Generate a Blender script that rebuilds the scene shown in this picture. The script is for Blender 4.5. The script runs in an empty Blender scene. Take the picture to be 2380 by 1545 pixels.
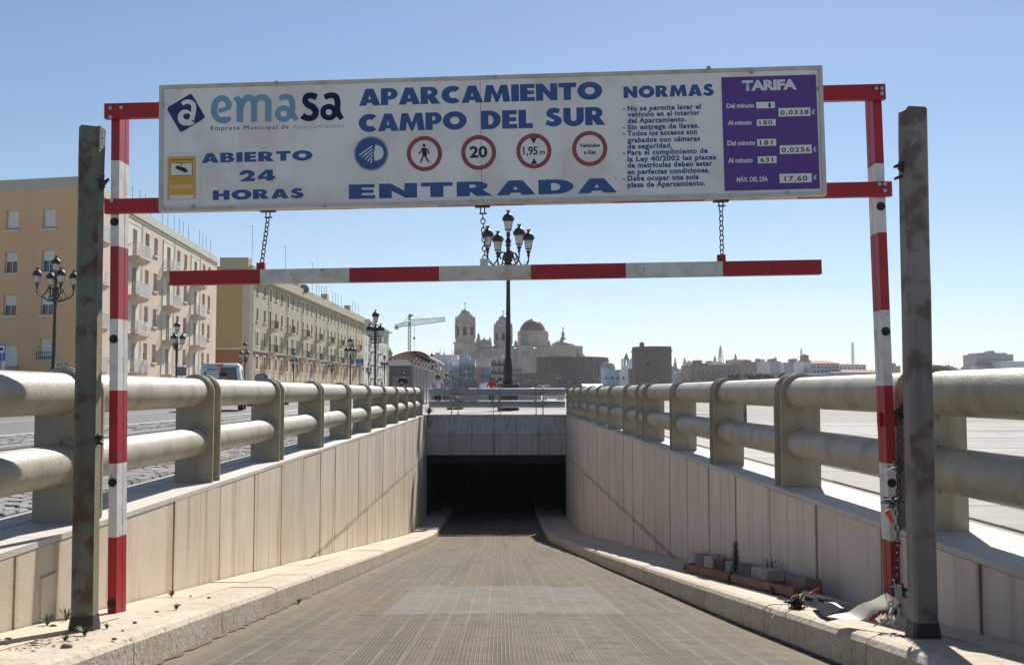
import bpy, math, random
from mathutils import Vector, Matrix
R = math.radians
rng = random.Random(7)
scene = bpy.context.scene
COL = scene.collection
# ---------------------------------------------------------------- camera
FP = 2300.0                      # focal length in units of 1/2380 of the picture's width
TH = math.atan(137.1/FP); YAW = math.atan(32/FP)
cam_d = bpy.data.cameras.new('camera'); cam = bpy.data.objects.new('camera', cam_d); COL.objects.link(cam)
cam.rotation_euler = (R(90)+TH, 0, -YAW)
cam_d.sensor_width = 36; cam_d.lens = 36*FP/2380
cam_d.clip_start = .05; cam_d.clip_end = 12000
scene.camera = cam
# ---------------------------------------------------------------- sky, sun, exposure
SUN_EL, SUN_AZ = 38.0, 15.5      # degrees above the horizon, degrees to the right of +Y
w = bpy.data.worlds.new('World'); scene.world = w; w.use_nodes = True
wt = w.node_tree; wt.nodes.clear()
wo = wt.nodes.new('ShaderNodeOutputWorld'); wb = wt.nodes.new('ShaderNodeBackground')
sk = wt.nodes.new('ShaderNodeTexSky'); sk.sky_type = 'NISHITA'; sk.sun_disc = False
sk.sun_elevation = R(SUN_EL); sk.sun_rotation = R(SUN_AZ)
sk.altitude = 0; sk.air_density = 1.0; sk.dust_density = 0.12; sk.ozone_density = 3.8
wb.inputs['Strength'].default_value = 0.054
wt.links.new(sk.outputs[0], wb.inputs[0]); wt.links.new(wb.outputs[0], wo.inputs[0])
sd = bpy.data.lights.new('sun', 'SUN'); sd.energy = 4.4; sd.angle = R(.53); sd.color = (1, .95, .87)
sun = bpy.data.objects.new('sun', sd); COL.objects.link(sun)
sun.rotation_euler = (R(-(90-SUN_EL)), 0, R(-SUN_AZ))
sun.rotation_euler = Vector((-math.sin(R(SUN_AZ))*math.cos(R(SUN_EL)), -math.cos(R(SUN_AZ))*math.cos(R(SUN_EL)), -math.sin(R(SUN_EL)))).to_track_quat('-Z', 'Y').to_euler()
scene.view_settings.view_transform = 'Standard'; scene.view_settings.look = 'None'
scene.view_settings.exposure = 0.87; scene.view_settings.gamma = 1; scene.view_settings.use_curve_mapping = False
# ---------------------------------------------------------------- picture point -> place (distances are chosen, not faked)
cT, sT = math.cos(TH), math.sin(TH); cY, sY = math.cos(YAW), math.sin(YAW)
def ray(px, py):
    x = (px-1190)/FP; v = -(py-772.5)/FP
    y = cT-v*sT; z = sT+v*cT
    return Vector((x*cY+y*sY, -x*sY+y*cY, z))
def at(px, py, Y=None, z=None, x=None):
    r = ray(px, py)
    return r*(Y/r.y if Y is not None else z/r.z if z is not None else x/r.x)
# ---------------------------------------------------------------- materials
def mat(name, c1, c2=None, ns=4.0, rough=.8, metal=0.0, bump=0.0, bs=60.0, streak=None, spots=None, rand=0.0,
        mottle=None, spec=.4, emit=None, trans=0, joints=None):
    m = bpy.data.materials.new(name); m.use_nodes = True; t = m.node_tree; N = t.nodes; L = t.links
    b = N['Principled BSDF']; b.inputs['Roughness'].default_value = rough; b.inputs['Metallic'].default_value = metal
    b.inputs['Specular IOR Level'].default_value = spec
    if trans: b.inputs['Transmission Weight'].default_value = trans
    geo = N.new('ShaderNodeNewGeometry'); pos = geo.outputs['Position']
    def noise(scale, stretch=(1,1,1), det=4, src=pos):
        mp = N.new('ShaderNodeMapping'); mp.inputs['Scale'].default_value = stretch; L.new(src, mp.inputs[0])
        n = N.new('ShaderNodeTexNoise'); n.inputs['Scale'].default_value = scale; n.inputs['Detail'].default_value = det
        L.new(mp.outputs[0], n.inputs[0]); return n.outputs[0]
    def ramp(src, a, bb):
        r = N.new('ShaderNodeMapRange'); r.inputs[1].default_value = a; r.inputs[2].default_value = bb; L.new(src, r.inputs[0]); return r.outputs[0]
    def mix(f, a, bcol, k=None):
        x = N.new('ShaderNodeMix'); x.data_type = 'RGBA'
        if k is not None:
            mm = N.new('ShaderNodeMath'); mm.operation = 'MULTIPLY'; mm.inputs[1].default_value = k; L.new(f, mm.inputs[0]); f = mm.outputs[0]
        L.new(f, x.inputs[0])
        for s, i in ((a, 6), (bcol, 7)):
            if isinstance(s, tuple): x.inputs[i].default_value = (*s, 1)
            else: L.new(s, x.inputs[i])
        return x.outputs[2]
    col = c1
    if c2: col = mix(ramp(noise(ns), .3, .7), c1, c2)
    if mottle: col = mix(ramp(noise(mottle[1], det=8), .5, .62), col, mottle[0], mottle[2])
    if streak: col = mix(ramp(noise(streak[1], (1, 1, .07), 5), .52, .75), col, streak[0], streak[2])
    if spots: col = mix(ramp(noise(spots[1], det=6), spots[2], spots[2]+.03), col, spots[0], spots[3] if len(spots) > 3 else 1)
    if joints is not None:                          # brown run-off and dirt along the panel joints
        sp_ = N.new('ShaderNodeSeparateXYZ'); L.new(pos, sp_.inputs[0])
        def mt(op, a, c=None):
            n = N.new('ShaderNodeMath'); n.operation = op
            for i, v in enumerate((a, c)):
                if v is None: continue
                if isinstance(v, (int, float)): n.inputs[i].default_value = v
                else: L.new(v, n.inputs[i])
            return n.outputs[0]
        d = mt('ABSOLUTE', mt('SUBTRACT', mt('FRACT', mt('DIVIDE', mt('SUBTRACT', sp_.outputs[1], joints-1.245*20.5), 1.245)), .5))   # .0 at a joint
        d = mt('ADD', d, mt('MULTIPLY', mt('SUBTRACT', noise(14, (1, 1, .12), 4), .5), .07))
        f1 = mt('MULTIPLY', ramp(d, .050, .004), ramp(noise(1.3, (1, 1, .5), 3), .35, .60))
        col = mix(f1, col, (.30,.19,.10), .8)
        dz = mt('ADD', mt('ABSOLUTE', mt('ADD', sp_.outputs[2], 2.2)), mt('MULTIPLY', mt('SUBTRACT', noise(6), .5), .12))
        col = mix(ramp(dz, .06, .0), col, (.17,.12,.08), .5)
        dt = ramp(mt('ADD', mt('ABSOLUTE', mt('SUBTRACT', mt('FRACT', mt('DIVIDE', mt('SUBTRACT', sp_.outputs[1], joints-1.245*20.97), 1.245)), .5)), mt('MULTIPLY', mt('SUBTRACT', noise(5, (1, 1, .6), 6), .5), .02)), .006, .001)
        col = mix(mt('MULTIPLY', dt, ramp(noise(.8, (1, 1, .1), 2), .50, .56)), col, (.12,.08,.05), .8)
    if rand:
        oi = N.new('ShaderNodeObjectInfo'); hs = N.new('ShaderNodeHueSaturation')
        mr = N.new('ShaderNodeMapRange'); mr.inputs[3].default_value = 1-rand; mr.inputs[4].default_value = 1+rand
        L.new(oi.outputs['Random'], mr.inputs[0]); L.new(mr.outputs[0], hs.inputs['Value'])
        if isinstance(col, tuple): hs.inputs['Color'].default_value = (*col, 1)
        else: L.new(col, hs.inputs['Color'])
        col = hs.outputs[0]
    if isinstance(col, tuple): b.inputs['Base Color'].default_value = (*col, 1)
    else: L.new(col, b.inputs['Base Color'])
    if bump:
        bp = N.new('ShaderNodeBump'); bp.inputs['Strength'].default_value = min(1, bump); bp.inputs['Distance'].default_value = .01*max(1, bump)
        L.new(noise(bs, det=6), bp.inputs['Height']); L.new(bp.outputs[0], b.inputs['Normal'])
    if emit:
        b.inputs['Emission Color'].default_value = (*emit[0], 1); b.inputs['Emission Strength'].default_value = emit[1]
    return m
M = {}
M['stone'] = mat('limestone_panel', (.56,.47,.35), (.62,.54,.43), 2, .75, bump=.25, bs=90, streak=((.32,.20,.11), 6, .85), rand=.07, spots=((.22,.15,.10), 60, .69, .7), joints=5.13)
M['stone_r'] = mat('limestone_panel_shade_lifted', (.65,.54,.44), (.69,.59,.49), 2, .75, bump=.25, bs=90, streak=((.33,.25,.18), 9, .5), rand=.05, spots=((.2,.15,.11), 60, .7, .7), joints=4.83)  # left wall's stone again, colour lightened to lift the wall in shade
M['lintel'] = mat('weathered_stone', (.47,.43,.39), (.54,.50,.45), 3, .8, bump=.3, bs=70, streak=((.20,.16,.14), 8, .55), rand=.05)
M['joint'] = mat('dark_joint', (.085,.06,.04), (.14,.10,.065), 8, .95)
M['coping'] = mat('coping_stone', (.50,.46,.40), (.56,.52,.46), 3, .8, bump=.3, bs=60, rand=.05, spots=((.25,.2,.15), 35, .68, .6))
M['kerb'] = mat('travertine_kerb', (.52,.46,.38), (.44,.37,.29), 2.5, .8, bump=.6, bs=45, rand=.05, mottle=((.38,.30,.21), 14, .6), spots=((.16,.12,.09), 34, .64, .85), spec=.15)
M['slab_in'] = mat('travertine_slab', (.49,.40,.29), (.53,.45,.35), 2.5, .8, bump=.4, bs=45, rand=.05, spots=((.22,.16,.11), 42, .67, .8), spec=.15)
M['paving'] = mat('pale_granite_paving', (.30,.283,.262), (.33,.313,.29), .8, .85, bump=.15, bs=50, rand=.07, mottle=((.40,.38,.35), 3, .35), spec=.2)
M['cobble'] = mat('granite_cobble', (.24,.235,.225), (.19,.185,.18), 9, .8, bump=.5, bs=60, rand=.14)
M['asphalt'] = mat('asphalt', (.14,.14,.14), (.18,.18,.175), 3, .85, bump=.8, bs=180)
M['line'] = mat('road_paint', (.62,.62,.60), (.5,.5,.48), 6, .7)
M['pipe'] = mat('cream_painted_steel', (.37,.335,.255), (.41,.37,.29), 5, .48, spec=.4, bump=.35, bs=70, streak=((.26,.22,.15), 6, .35), mottle=((.24,.205,.145), 4, .6), spots=((.20,.10,.05), 17, .70, .7))
M['plate'] = mat('cream_painted_plate', (.34,.30,.22), (.38,.34,.26), 6, .55, bump=.12, bs=30, streak=((.24,.15,.08), 9, .5), rand=.06, spots=((.16,.07,.035), 26, .70, .8))
M['pipe2'] = mat('grey_painted_steel', (.31,.32,.325), (.35,.355,.35), 5, .55, spec=.3)
M['beige'] = mat('beige_flaking_paint', (.27,.235,.14), (.22,.19,.11), 6, .6, bump=.4, bs=60, streak=((.12,.05,.025), 12, .9))
M['pylonb'] = mat('dark_blue_steel', (.035,.09,.16), None, .5, .6)
M['red'] = mat('red_paint', (.42,.012,.022), (.33,.015,.025), 5, .45, bump=.1, bs=20, spots=((.42,.22,.20), 30, .69, .6), mottle=((.26,.02,.025), 8, .6))
M['white'] = mat('white_paint', (.72,.71,.68), (.60,.59,.55), 5, .5, bump=.1, bs=20, spots=((.22,.15,.10), 26, .66, .85), mottle=((.46,.40,.33), 9, .5))
M['whitem'] = mat('chipped_white_paint', (.70,.66,.60), (.60,.54,.46), 5, .5, bump=.1, bs=20, mottle=((.42,.28,.16), 7, .45), spots=((.12,.09,.07), 36, .66, .8))
M['rust'] = mat('rusty_grey_green_steel', (.115,.13,.105), (.15,.165,.13), 4, .6, metal=.0, bump=.5, bs=60, mottle=((.09,.035,.018), 9, .85), streak=((.085,.035,.02), 9, .9), spots=((.07,.035,.02), 30, .66, .9))
M['rust2'] = mat('rusty_grey_brown_steel', (.22,.19,.175), (.26,.23,.21), 4, .6, bump=.5, bs=60, mottle=((.09,.05,.036), 8, .7), streak=((.10,.06,.05), 10, .5), spots=((.42,.38,.32), 34, .69, .7))
M['rustbar'] = mat('orange_rust', (.21,.105,.06), (.11,.055,.045), 5, .8, bump=.5, bs=60)
M['sign'] = mat('white_sheet_sign', (.84,.82,.79), (.80,.77,.74), 1.5, .5, mottle=((.52,.46,.38), 3, .30), streak=((.5,.40,.27), 6, .30))
M['alu'] = mat('aluminium_edge', (.58,.55,.50), (.50,.46,.40), 9, .4, metal=.2, streak=((.36,.20,.10), 8, .6))
M['blue'] = mat('faded_blue_print', (.035,.085,.26), (.045,.10,.29), 9, .45)
M['navy'] = mat('navy_print', (.025,.03,.13), None, 9, .45)
M['sky'] = mat('light_blue_print', (.36,.64,.80), (.40,.68,.84), 9, .45)
M['flare_navy'] = mat('flare_tinted_navy_print', (.10,.04,.24), (.12,.05,.26), 3, .45)  # panel is navy; the violet tint of lens flare is mixed into its colour
M['printw'] = mat('white_print', (.72,.70,.72), None, 9, .5)
M['faint'] = mat('faded_grey_print', (.42,.43,.44), None, 9, .5)
M['dark'] = mat('black_print', (.02,.02,.035), None, 9, .5)
M['ringred'] = mat('faded_red_print', (.30,.045,.06), (.34,.07,.08), 12, .45)
M['poster'] = mat('yellow_poster', (.72,.42,.06), (.66,.38,.05), 9, .5)
M['paper'] = mat('white_paper', (.76,.75,.72), None, 9, .6)
M['iron'] = mat('dark_cast_iron', (.022,.020,.022), (.04,.034,.032), 7, .5, bump=.2, bs=30)
M['iron2'] = mat('brown_cast_iron', (.045,.035,.033), (.06,.048,.044), 7, .5, bump=.3, bs=30)
M['bolt'] = mat('zinc_bolt', (.42,.42,.41), None, 9, .35, metal=.7)
M['rubber'] = mat('dark_rubber', (.03,.022,.02), None, 9, .6)
M['lampglass'] = mat('frosted_lamp_glass', (.72,.72,.66), (.6,.6,.55), 8, .35, trans=.35)
M['pink'] = mat('peach_plaster', (.60,.385,.215), (.64,.415,.24), .5, .9, bump=.2, bs=12, streak=((.42,.31,.24), .8, .3))
M['pinkp'] = mat('pale_peach_plaster', (.56,.45,.37), (.52,.41,.33), .5, .9, bump=.2, bs=12, streak=((.40,.33,.28), .9, .35))
M['trimw'] = mat('pale_trim', (.60,.58,.52), (.55,.53,.47), .8, .85)
M['bayw'] = mat('off_white_bay_plaster', (.58,.56,.50), (.54,.52,.46), .8, .9)
M['parap'] = mat('grey_green_parapet', (.40,.40,.33), (.44,.43,.36), .8, .9)
M['ochre'] = mat('ochre_plaster', (.42,.30,.14), (.45,.33,.155), .4, .9)
M['brownp'] = mat('brick_brown_plaster', (.33,.15,.07), (.36,.17,.08), .4, .9)
M['olive'] = mat('pale_olive_plaster', (.375,.335,.23), (.405,.365,.255), .5, .9)
M['tanp'] = mat('tan_base_plaster', (.42,.28,.17), (.45,.31,.20), .5, .9)
M['umber'] = mat('umber_band_plaster', (.28,.19,.14), (.30,.21,.16), .5, .9)
M['bandw'] = mat('cream_stone_trim', (.62,.58,.46), (.58,.54,.42), .8, .85)
M['glass'] = mat('dark_window_glass', (.05,.06,.07), (.09,.10,.11), 1.5, .15, spec=.6)
M['glassb'] = mat('dull_window_glass', (.12,.13,.14), (.18,.19,.20), 1.5, .2, spec=.6)
M['shutter'] = mat('pale_roller_shutter', (.66,.66,.62), (.58,.58,.55), 1.3, .7)
M['railw'] = mat('white_balcony_rail', (.66,.66,.64), None, 5, .6)
M['raild'] = mat('dark_balcony_rail', (.07,.05,.045), None, 5, .6)
M['cath'] = mat('cathedral_limestone', (.37,.30,.25), (.46,.385,.325), .3, .9, streak=((.20,.155,.13), 1.1, .75))
M['cathw'] = mat('dark_round_wall_stone', (.075,.058,.054), (.10,.078,.07), .15, .9, streak=((.09,.07,.06), .3, .5))
M['cathb'] = mat('brown_sea_stone', (.15,.115,.10), (.18,.14,.12), .15, .9, streak=((.16,.12,.10), .3, .5))
M['dome'] = mat('golden_glazed_tiles', (.22,.085,.035), (.17,.07,.035), .3, .28, spec=.6)
M['slate'] = mat('grey_dome_tiles', (.30,.29,.30), (.34,.33,.33), .3, .45)
M['cwhite'] = mat('city_white_plaster', (.62,.62,.62), (.56,.56,.57), .1, .9)
M['cgrey'] = mat('city_grey_plaster', (.34,.31,.31), (.40,.37,.36), .1, .9)
M['cblue'] = mat('city_pale_blue_plaster', (.34,.43,.54), (.38,.46,.56), .1, .9)
M['cbeige'] = mat('city_beige_plaster', (.46,.38,.29), (.50,.42,.33), .1, .9)
M['corange'] = mat('city_orange_plaster', (.48,.24,.14), (.50,.27,.17), .1, .9)
M['ctan'] = mat('city_brown_stone', (.27,.21,.165), (.31,.245,.195), .1, .9)
M['cgreen'] = mat('city_pale_green_plaster', (.46,.49,.42), (.49,.52,.45), .1, .9)
M['tile'] = mat('terracotta_tiles', (.36,.13,.08), (.40,.16,.10), .4, .85)
M['green'] = mat('green_crane_paint', (.10,.30,.18), (.14,.34,.22), .5, .5)
M['craney'] = mat('grey_crane_paint', (.35,.38,.36), None, .5, .5)
M['steelb'] = mat('blue_grey_steel', (.18,.24,.30), None, .5, .6)
M['vanw'] = mat('white_van_paint', (.68,.69,.70), None, .5, .25, spec=.6)
M['tyre'] = mat('tyre_rubber', (.02,.02,.02), None, 5, .8)
M['lamp_red'] = mat('red_lamp_lens', (.7,.02,.03), None, 5, .3)
M['leaf'] = mat('weed_leaf', (.07,.13,.035), (.11,.16,.05), 30, .7)
M['leafd'] = mat('dry_weed', (.24,.13,.07), (.18,.11,.06), 30, .8)
M['leafg'] = mat('dusty_green_leaf', (.08,.12,.05), (.12,.15,.07), 30, .7)
M['palm'] = mat('palm_frond', (.05,.07,.035), (.08,.09,.05), 1, .8)
M['trunk'] = mat('palm_trunk', (.16,.12,.09), None, 1, .9)
M['stone_s'] = mat('pebble', (.30,.24,.18), (.2,.16,.12), 30, .9)
M['cloth'] = mat('cream_plastic_sheet', (.62,.57,.44), (.55,.50,.38), 8, .55)
M['clothd'] = mat('dark_plastic_sheet', (.03,.03,.04), None, 8, 1, spec=.02)
M['orange'] = mat('orange_plastic', (.75,.12,.03), None, 8, .4)
M['cable'] = mat('blue_grey_cable', (.06,.08,.09), None, 8, .5)
M['chain'] = mat('rusty_chain', (.05,.035,.03), (.10,.06,.045), 40, .6, metal=.3)
M['concw'] = mat('dirty_white_concrete', (.48,.44,.38), (.38,.34,.29), 9, .85, bump=.5, bs=50)
M['concr'] = mat('dirty_red_concrete', (.17,.125,.115), (.22,.16,.14), 9, .85, bump=.5, bs=50)
M['skin'] = mat('skin', (.42,.25,.17), None, 5, .6)
M['hairb'] = mat('dark_hair', (.018,.012,.010), None, 5, .6)
M['hairr'] = mat('auburn_hair', (.07,.018,.012), None, 5, .6)
M['hairg'] = mat('grey_hair', (.45,.43,.40), None, 5, .6)
M['tblack'] = mat('black_shirt', (.02,.018,.022), None, 5, .9)
M['twhite'] = mat('white_top', (.74,.73,.76), None, 5, .9)
M['tred'] = mat('red_top', (.55,.02,.03), None, 5, .9)
M['tcheck'] = mat('checked_shirt', (.06,.06,.13), (.45,.42,.48), 9, .9)
M['jeans'] = mat('dark_trousers', (.018,.02,.035), None, 5, .9)
M['trgrey'] = mat('grey_trousers', (.12,.12,.13), None, 5, .9)
M['adglass'] = mat('dark_shelter_glass', (.045,.05,.06), (.09,.09,.09), .8, .2, spec=.6)
M['shelterw'] = mat('shelter_white_enamel', (.60,.62,.62), None, 5, .4)
M['steel'] = mat('grey_shelter_steel', (.30,.31,.31), (.36,.36,.35), 3, .5, metal=.3)
M['canopy'] = mat('translucent_canopy', (.80,.68,.60), (.74,.62,.56), 1, .7, trans=.75)
M['tblue'] = mat('traffic_sign_blue', (.02,.12,.50), None, 5, .4)
M['signback'] = mat('grey_sign_back', (.20,.20,.20), None, 5, .6)
M['seur'] = mat('blue_vinyl', (.05,.14,.45), None, 5, .4)
M['redp'] = mat('dark_red_print', (.35,.03,.05), None, 5, .4)
M['yellow'] = mat('yellow_print', (.60,.55,.20), None, 5, .6)
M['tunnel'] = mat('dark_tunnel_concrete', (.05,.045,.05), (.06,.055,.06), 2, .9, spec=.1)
def translucent(name, c):
    m = bpy.data.materials.new(name); m.use_nodes = True; t = m.node_tree; t.nodes.remove(t.nodes['Principled BSDF'])
    d = t.nodes.new('ShaderNodeBsdfDiffuse'); q = t.nodes.new('ShaderNodeBsdfTranslucent'); x = t.nodes.new('ShaderNodeMixShader'); x.inputs[0].default_value = .6
    d.inputs[0].default_value = (*c, 1); q.inputs[0].default_value = (*c, 1)
    t.links.new(d.outputs[0], x.inputs[1]); t.links.new(q.outputs[0], x.inputs[2]); t.links.new(x.outputs[0], t.nodes['Material Output'].inputs[0]); return m
M['canopy'] = translucent('translucent_canopy_sheet', (.72,.60,.52))
def road_mat():
    m = bpy.data.materials.new('grooved_ramp_concrete'); m.use_nodes = True; t = m.node_tree; N = t.nodes; L = t.links
    b = N['Principled BSDF']; b.inputs['Roughness'].default_value = .95; b.inputs['Specular IOR Level'].default_value = .08
    g = N.new('ShaderNodeNewGeometry'); sx = N.new('ShaderNodeSeparateXYZ'); L.new(g.outputs['Position'], sx.inputs[0])
    def mth(op, a, bb=None, c=None):
        n = N.new('ShaderNodeMath'); n.operation = op
        for i, v in enumerate((a, bb, c)):
            if v is None: continue
            if isinstance(v, (int, float)): n.inputs[i].default_value = v
            else: L.new(v, n.inputs[i])
        return n.outputs[0]
    def noise(scale, st=(1,1,1), det=4):
        mp = N.new('ShaderNodeMapping'); mp.inputs['Scale'].default_value = st; L.new(g.outputs['Position'], mp.inputs[0])
        n = N.new('ShaderNodeTexNoise'); n.inputs['Scale'].default_value = scale; n.inputs['Detail'].default_value = det
        L.new(mp.outputs[0], n.inputs[0]); return n.outputs[0]
    X, Y = sx.outputs[0], sx.outputs[1]
    wob = mth('MULTIPLY', mth('SUBTRACT', noise(.9, (1, .8, 1), 3), .5), .03)
    xw = mth('ADD', X, wob)
    P = .0235
    # rows of stamped grooves, each row shifted a little sideways
    yr = mth('DIVIDE', mth('ADD', Y, mth('MULTIPLY', mth('SUBTRACT', noise(1.3), .5), .12)), .25)
    row = mth('FLOOR', yr)
    sh = mth('MULTIPLY', mth('SINE', mth('MULTIPLY', row, 12.9)), .004)
    xs = mth('ADD', xw, sh)
    s1 = mth('ABSOLUTE', mth('SINE', mth('MULTIPLY', xs, math.pi/P)))            # 0 on a ridge line
    worn = noise(2.2, (1, .5, 1), 4)                                             # ridges worn away in places
    def rg(s, a, c, lo=0, hi=1):
        n = N.new('ShaderNodeMapRange'); n.inputs[1].default_value = a; n.inputs[2].default_value = c; n.inputs[3].default_value = lo; n.inputs[4].default_value = hi; L.new(s, n.inputs[0]); return n.outputs[0]
    ridge = mth('MULTIPLY', rg(s1, .55, .15), rg(worn, .36, .50, .15, 1))
    scal = mth('ABSOLUTE', mth('SINE', mth('MULTIPLY', mth('ADD', Y, mth('MULTIPLY', s1, .008)), math.pi/.022)))
    rowj = mth('LESS_THAN', mth('FRACT', mth('ADD', yr, mth('MULTIPLY', s1, .06))), .075)
    rowj = mth('MULTIPLY', rowj, mth('GREATER_THAN', noise(2.5, (1, 3, 1)), .50))
    seam = mth('MULTIPLY', mth('LESS_THAN', mth('ABSOLUTE', mth('SUBTRACT', mth('ADD', Y, mth('MULTIPLY', noise(9), .10)), 7.70)), .018), mth('LESS_THAN', mth('ABSOLUTE', mth('SUBTRACT', X, .15)), 1.25))
    rowj = mth('MAXIMUM', rowj, seam)
    h = mth('SUBTRACT', mth('SUBTRACT', ridge, mth('MULTIPLY', mth('MULTIPLY', mth('SUBTRACT', 1, ridge), scal), .45)), mth('MULTIPLY', rowj, 1.2))
    bp = N.new('ShaderNodeBump'); bp.inputs['Strength'].default_value = .8; bp.inputs['Distance'].default_value = .008
    L.new(mth('ADD', h, mth('MULTIPLY', noise(140, det=6), .7)), bp.inputs['Height']); L.new(bp.outputs[0], b.inputs['Normal'])
    # wider pale ribs between every six grooves
    pale = mth('MULTIPLY', mth('GREATER_THAN', mth('ABSOLUTE', mth('SINE', mth('MULTIPLY', xw, math.pi/.145))), .985), rg(noise(1.6, (1, .4, 1)), .38, .55))
    big = noise(.55, (1, .7, 1), 5)
    def mix(f, a, c):
        x = N.new('ShaderNodeMix'); x.data_type = 'RGBA'; L.new(f, x.inputs[0])
        for s_, i in ((a, 6), (c, 7)):
            if isinstance(s_, tuple): x.inputs[i].default_value = (*s_, 1)
            else: L.new(s_, x.inputs[i])
        return x.outputs[2]
    col = mix(rg(big, .38, .60), (.175,.160,.132), (.190,.150,.105))
    col = mix(rg(noise(7, det=6), .45, .70), col, (.125,.105,.08))
    tyre = rg(noise(1.1, (3.0, .12, 1), 3), .48, .68)
    col = mix(mth('MULTIPLY', tyre, .6), col, (.105,.09,.075))
    patch = mth('MULTIPLY', mth('MULTIPLY', mth('GREATER_THAN', Y, 7.68), mth('LESS_THAN', mth('ADD', Y, mth('MULTIPLY', noise(4), .3)), 10.7)), mth('LESS_THAN', mth('ABSOLUTE', mth('SUBTRACT', mth('ADD', X, mth('MULTIPLY', noise(6), .06)), .08)), .93))
    col = mix(mth('MULTIPLY', mth('MULTIPLY', patch, .85), rg(noise(3, det=6), .30, .62, .25, 1)), col, (.22,.217,.20))
    col = mix(mth('MULTIPLY', ridge, .78), col, (.34,.32,.275))
    col = mix(mth('MULTIPLY', pale, .38), col, (.32,.30,.26))
    col = mix(mth('MULTIPLY', rowj, .4), col, (.045,.035,.025))
    # dirt gathers along the kerbs
    ed = rg(mth('ABSOLUTE', mth('ADD', X, mth('MULTIPLY', mth('SUBTRACT', noise(5), .5), .25))), 1.45, 1.75)
    col = mix(mth('MULTIPLY', ed, .55), col, (.30,.25,.17))
    sp = mth('GREATER_THAN', noise(45, det=3), .73)
    col = mix(mth('MULTIPLY', sp, .8), col, (.06,.05,.04))
    L.new(col, b.inputs['Base Color'])
    return m
M['road'] = road_mat()
def plaza_mat():
    m = bpy.data.materials.new('pale_plaza_paving'); m.use_nodes = True; t = m.node_tree; N = t.nodes; L = t.links
    b = N['Principled BSDF']; b.inputs['Roughness'].default_value = .9; b.inputs['Specular IOR Level'].default_value = .15
    g = N.new('ShaderNodeNewGeometry'); br = N.new('ShaderNodeTexBrick')
    br.inputs['Color1'].default_value = (.30,.283,.262,1); br.inputs['Color2'].default_value = (.33,.313,.29,1); br.inputs['Mortar'].default_value = (.13,.12,.11,1)
    br.inputs['Scale'].default_value = 1; br.inputs['Mortar Size'].default_value = .012; br.inputs['Brick Width'].default_value = 1.5; br.inputs['Row Height'].default_value = 1.0
    L.new(g.outputs['Position'], br.inputs['Vector'])
    n = N.new('ShaderNodeTexNoise'); n.inputs['Scale'].default_value = .35; n.inputs['Detail'].default_value = 6; L.new(g.outputs['Position'], n.inputs['Vector'])
    r = N.new('ShaderNodeMapRange'); r.inputs[1].default_value = .35; r.inputs[2].default_value = .7; r.inputs[3].default_value = 0; r.inputs[4].default_value = .35; L.new(n.outputs[0], r.inputs[0])
    x = N.new('ShaderNodeMix'); x.data_type = 'RGBA'; L.new(r.outputs[0], x.inputs[0]); L.new(br.outputs[0], x.inputs[6]); x.inputs[7].default_value = (.21,.20,.185,1)
    L.new(x.outputs[2], b.inputs['Base Color']); return m
M['plaza'] = plaza_mat()
M['land'] = mat('dusty_land', (.40,.38,.34), (.34,.32,.29), .02, .9)
# ---------------------------------------------------------------- object helpers
def tag(o, label=None, cat=None, group=None, kind=None):
    if label: o['label'] = label
    if cat: o['category'] = cat
    if group: o['group'] = group
    if kind: o['kind'] = kind
    return o
def thing(name, label, cat, loc=(0,0,0), rot=(0,0,0), group=None, scale=1):
    o = bpy.data.objects.new(name, None); COL.objects.link(o); o.location = loc
    o.rotation_euler = rot if isinstance(rot, tuple) else (0, 0, rot); o.scale = (scale,)*3; o.empty_display_size = .2
    return tag(o, label, cat, group)
def dup(o, loc=None, rz=None, label=None, scale=None, parent=None, group=None):
    c = o.copy(); COL.objects.link(c)
    if parent: c.parent = parent
    if loc is not None: c.location = loc
    if rz is not None: c.rotation_euler = (0, 0, rz)
    if scale is not None: c.scale = (scale,)*3
    if label: c['label'] = label
    if group: c['group'] = group
    for ch in list(o.children): dup(ch, parent=c)
    return c
def arc(cx, cy, rx, ry, a0, a1, n=12):
    return [(cx+rx*math.cos(R(a0+(a1-a0)*i/n)), cy+ry*math.sin(R(a0+(a1-a0)*i/n))) for i in range(n+1)]
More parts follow.
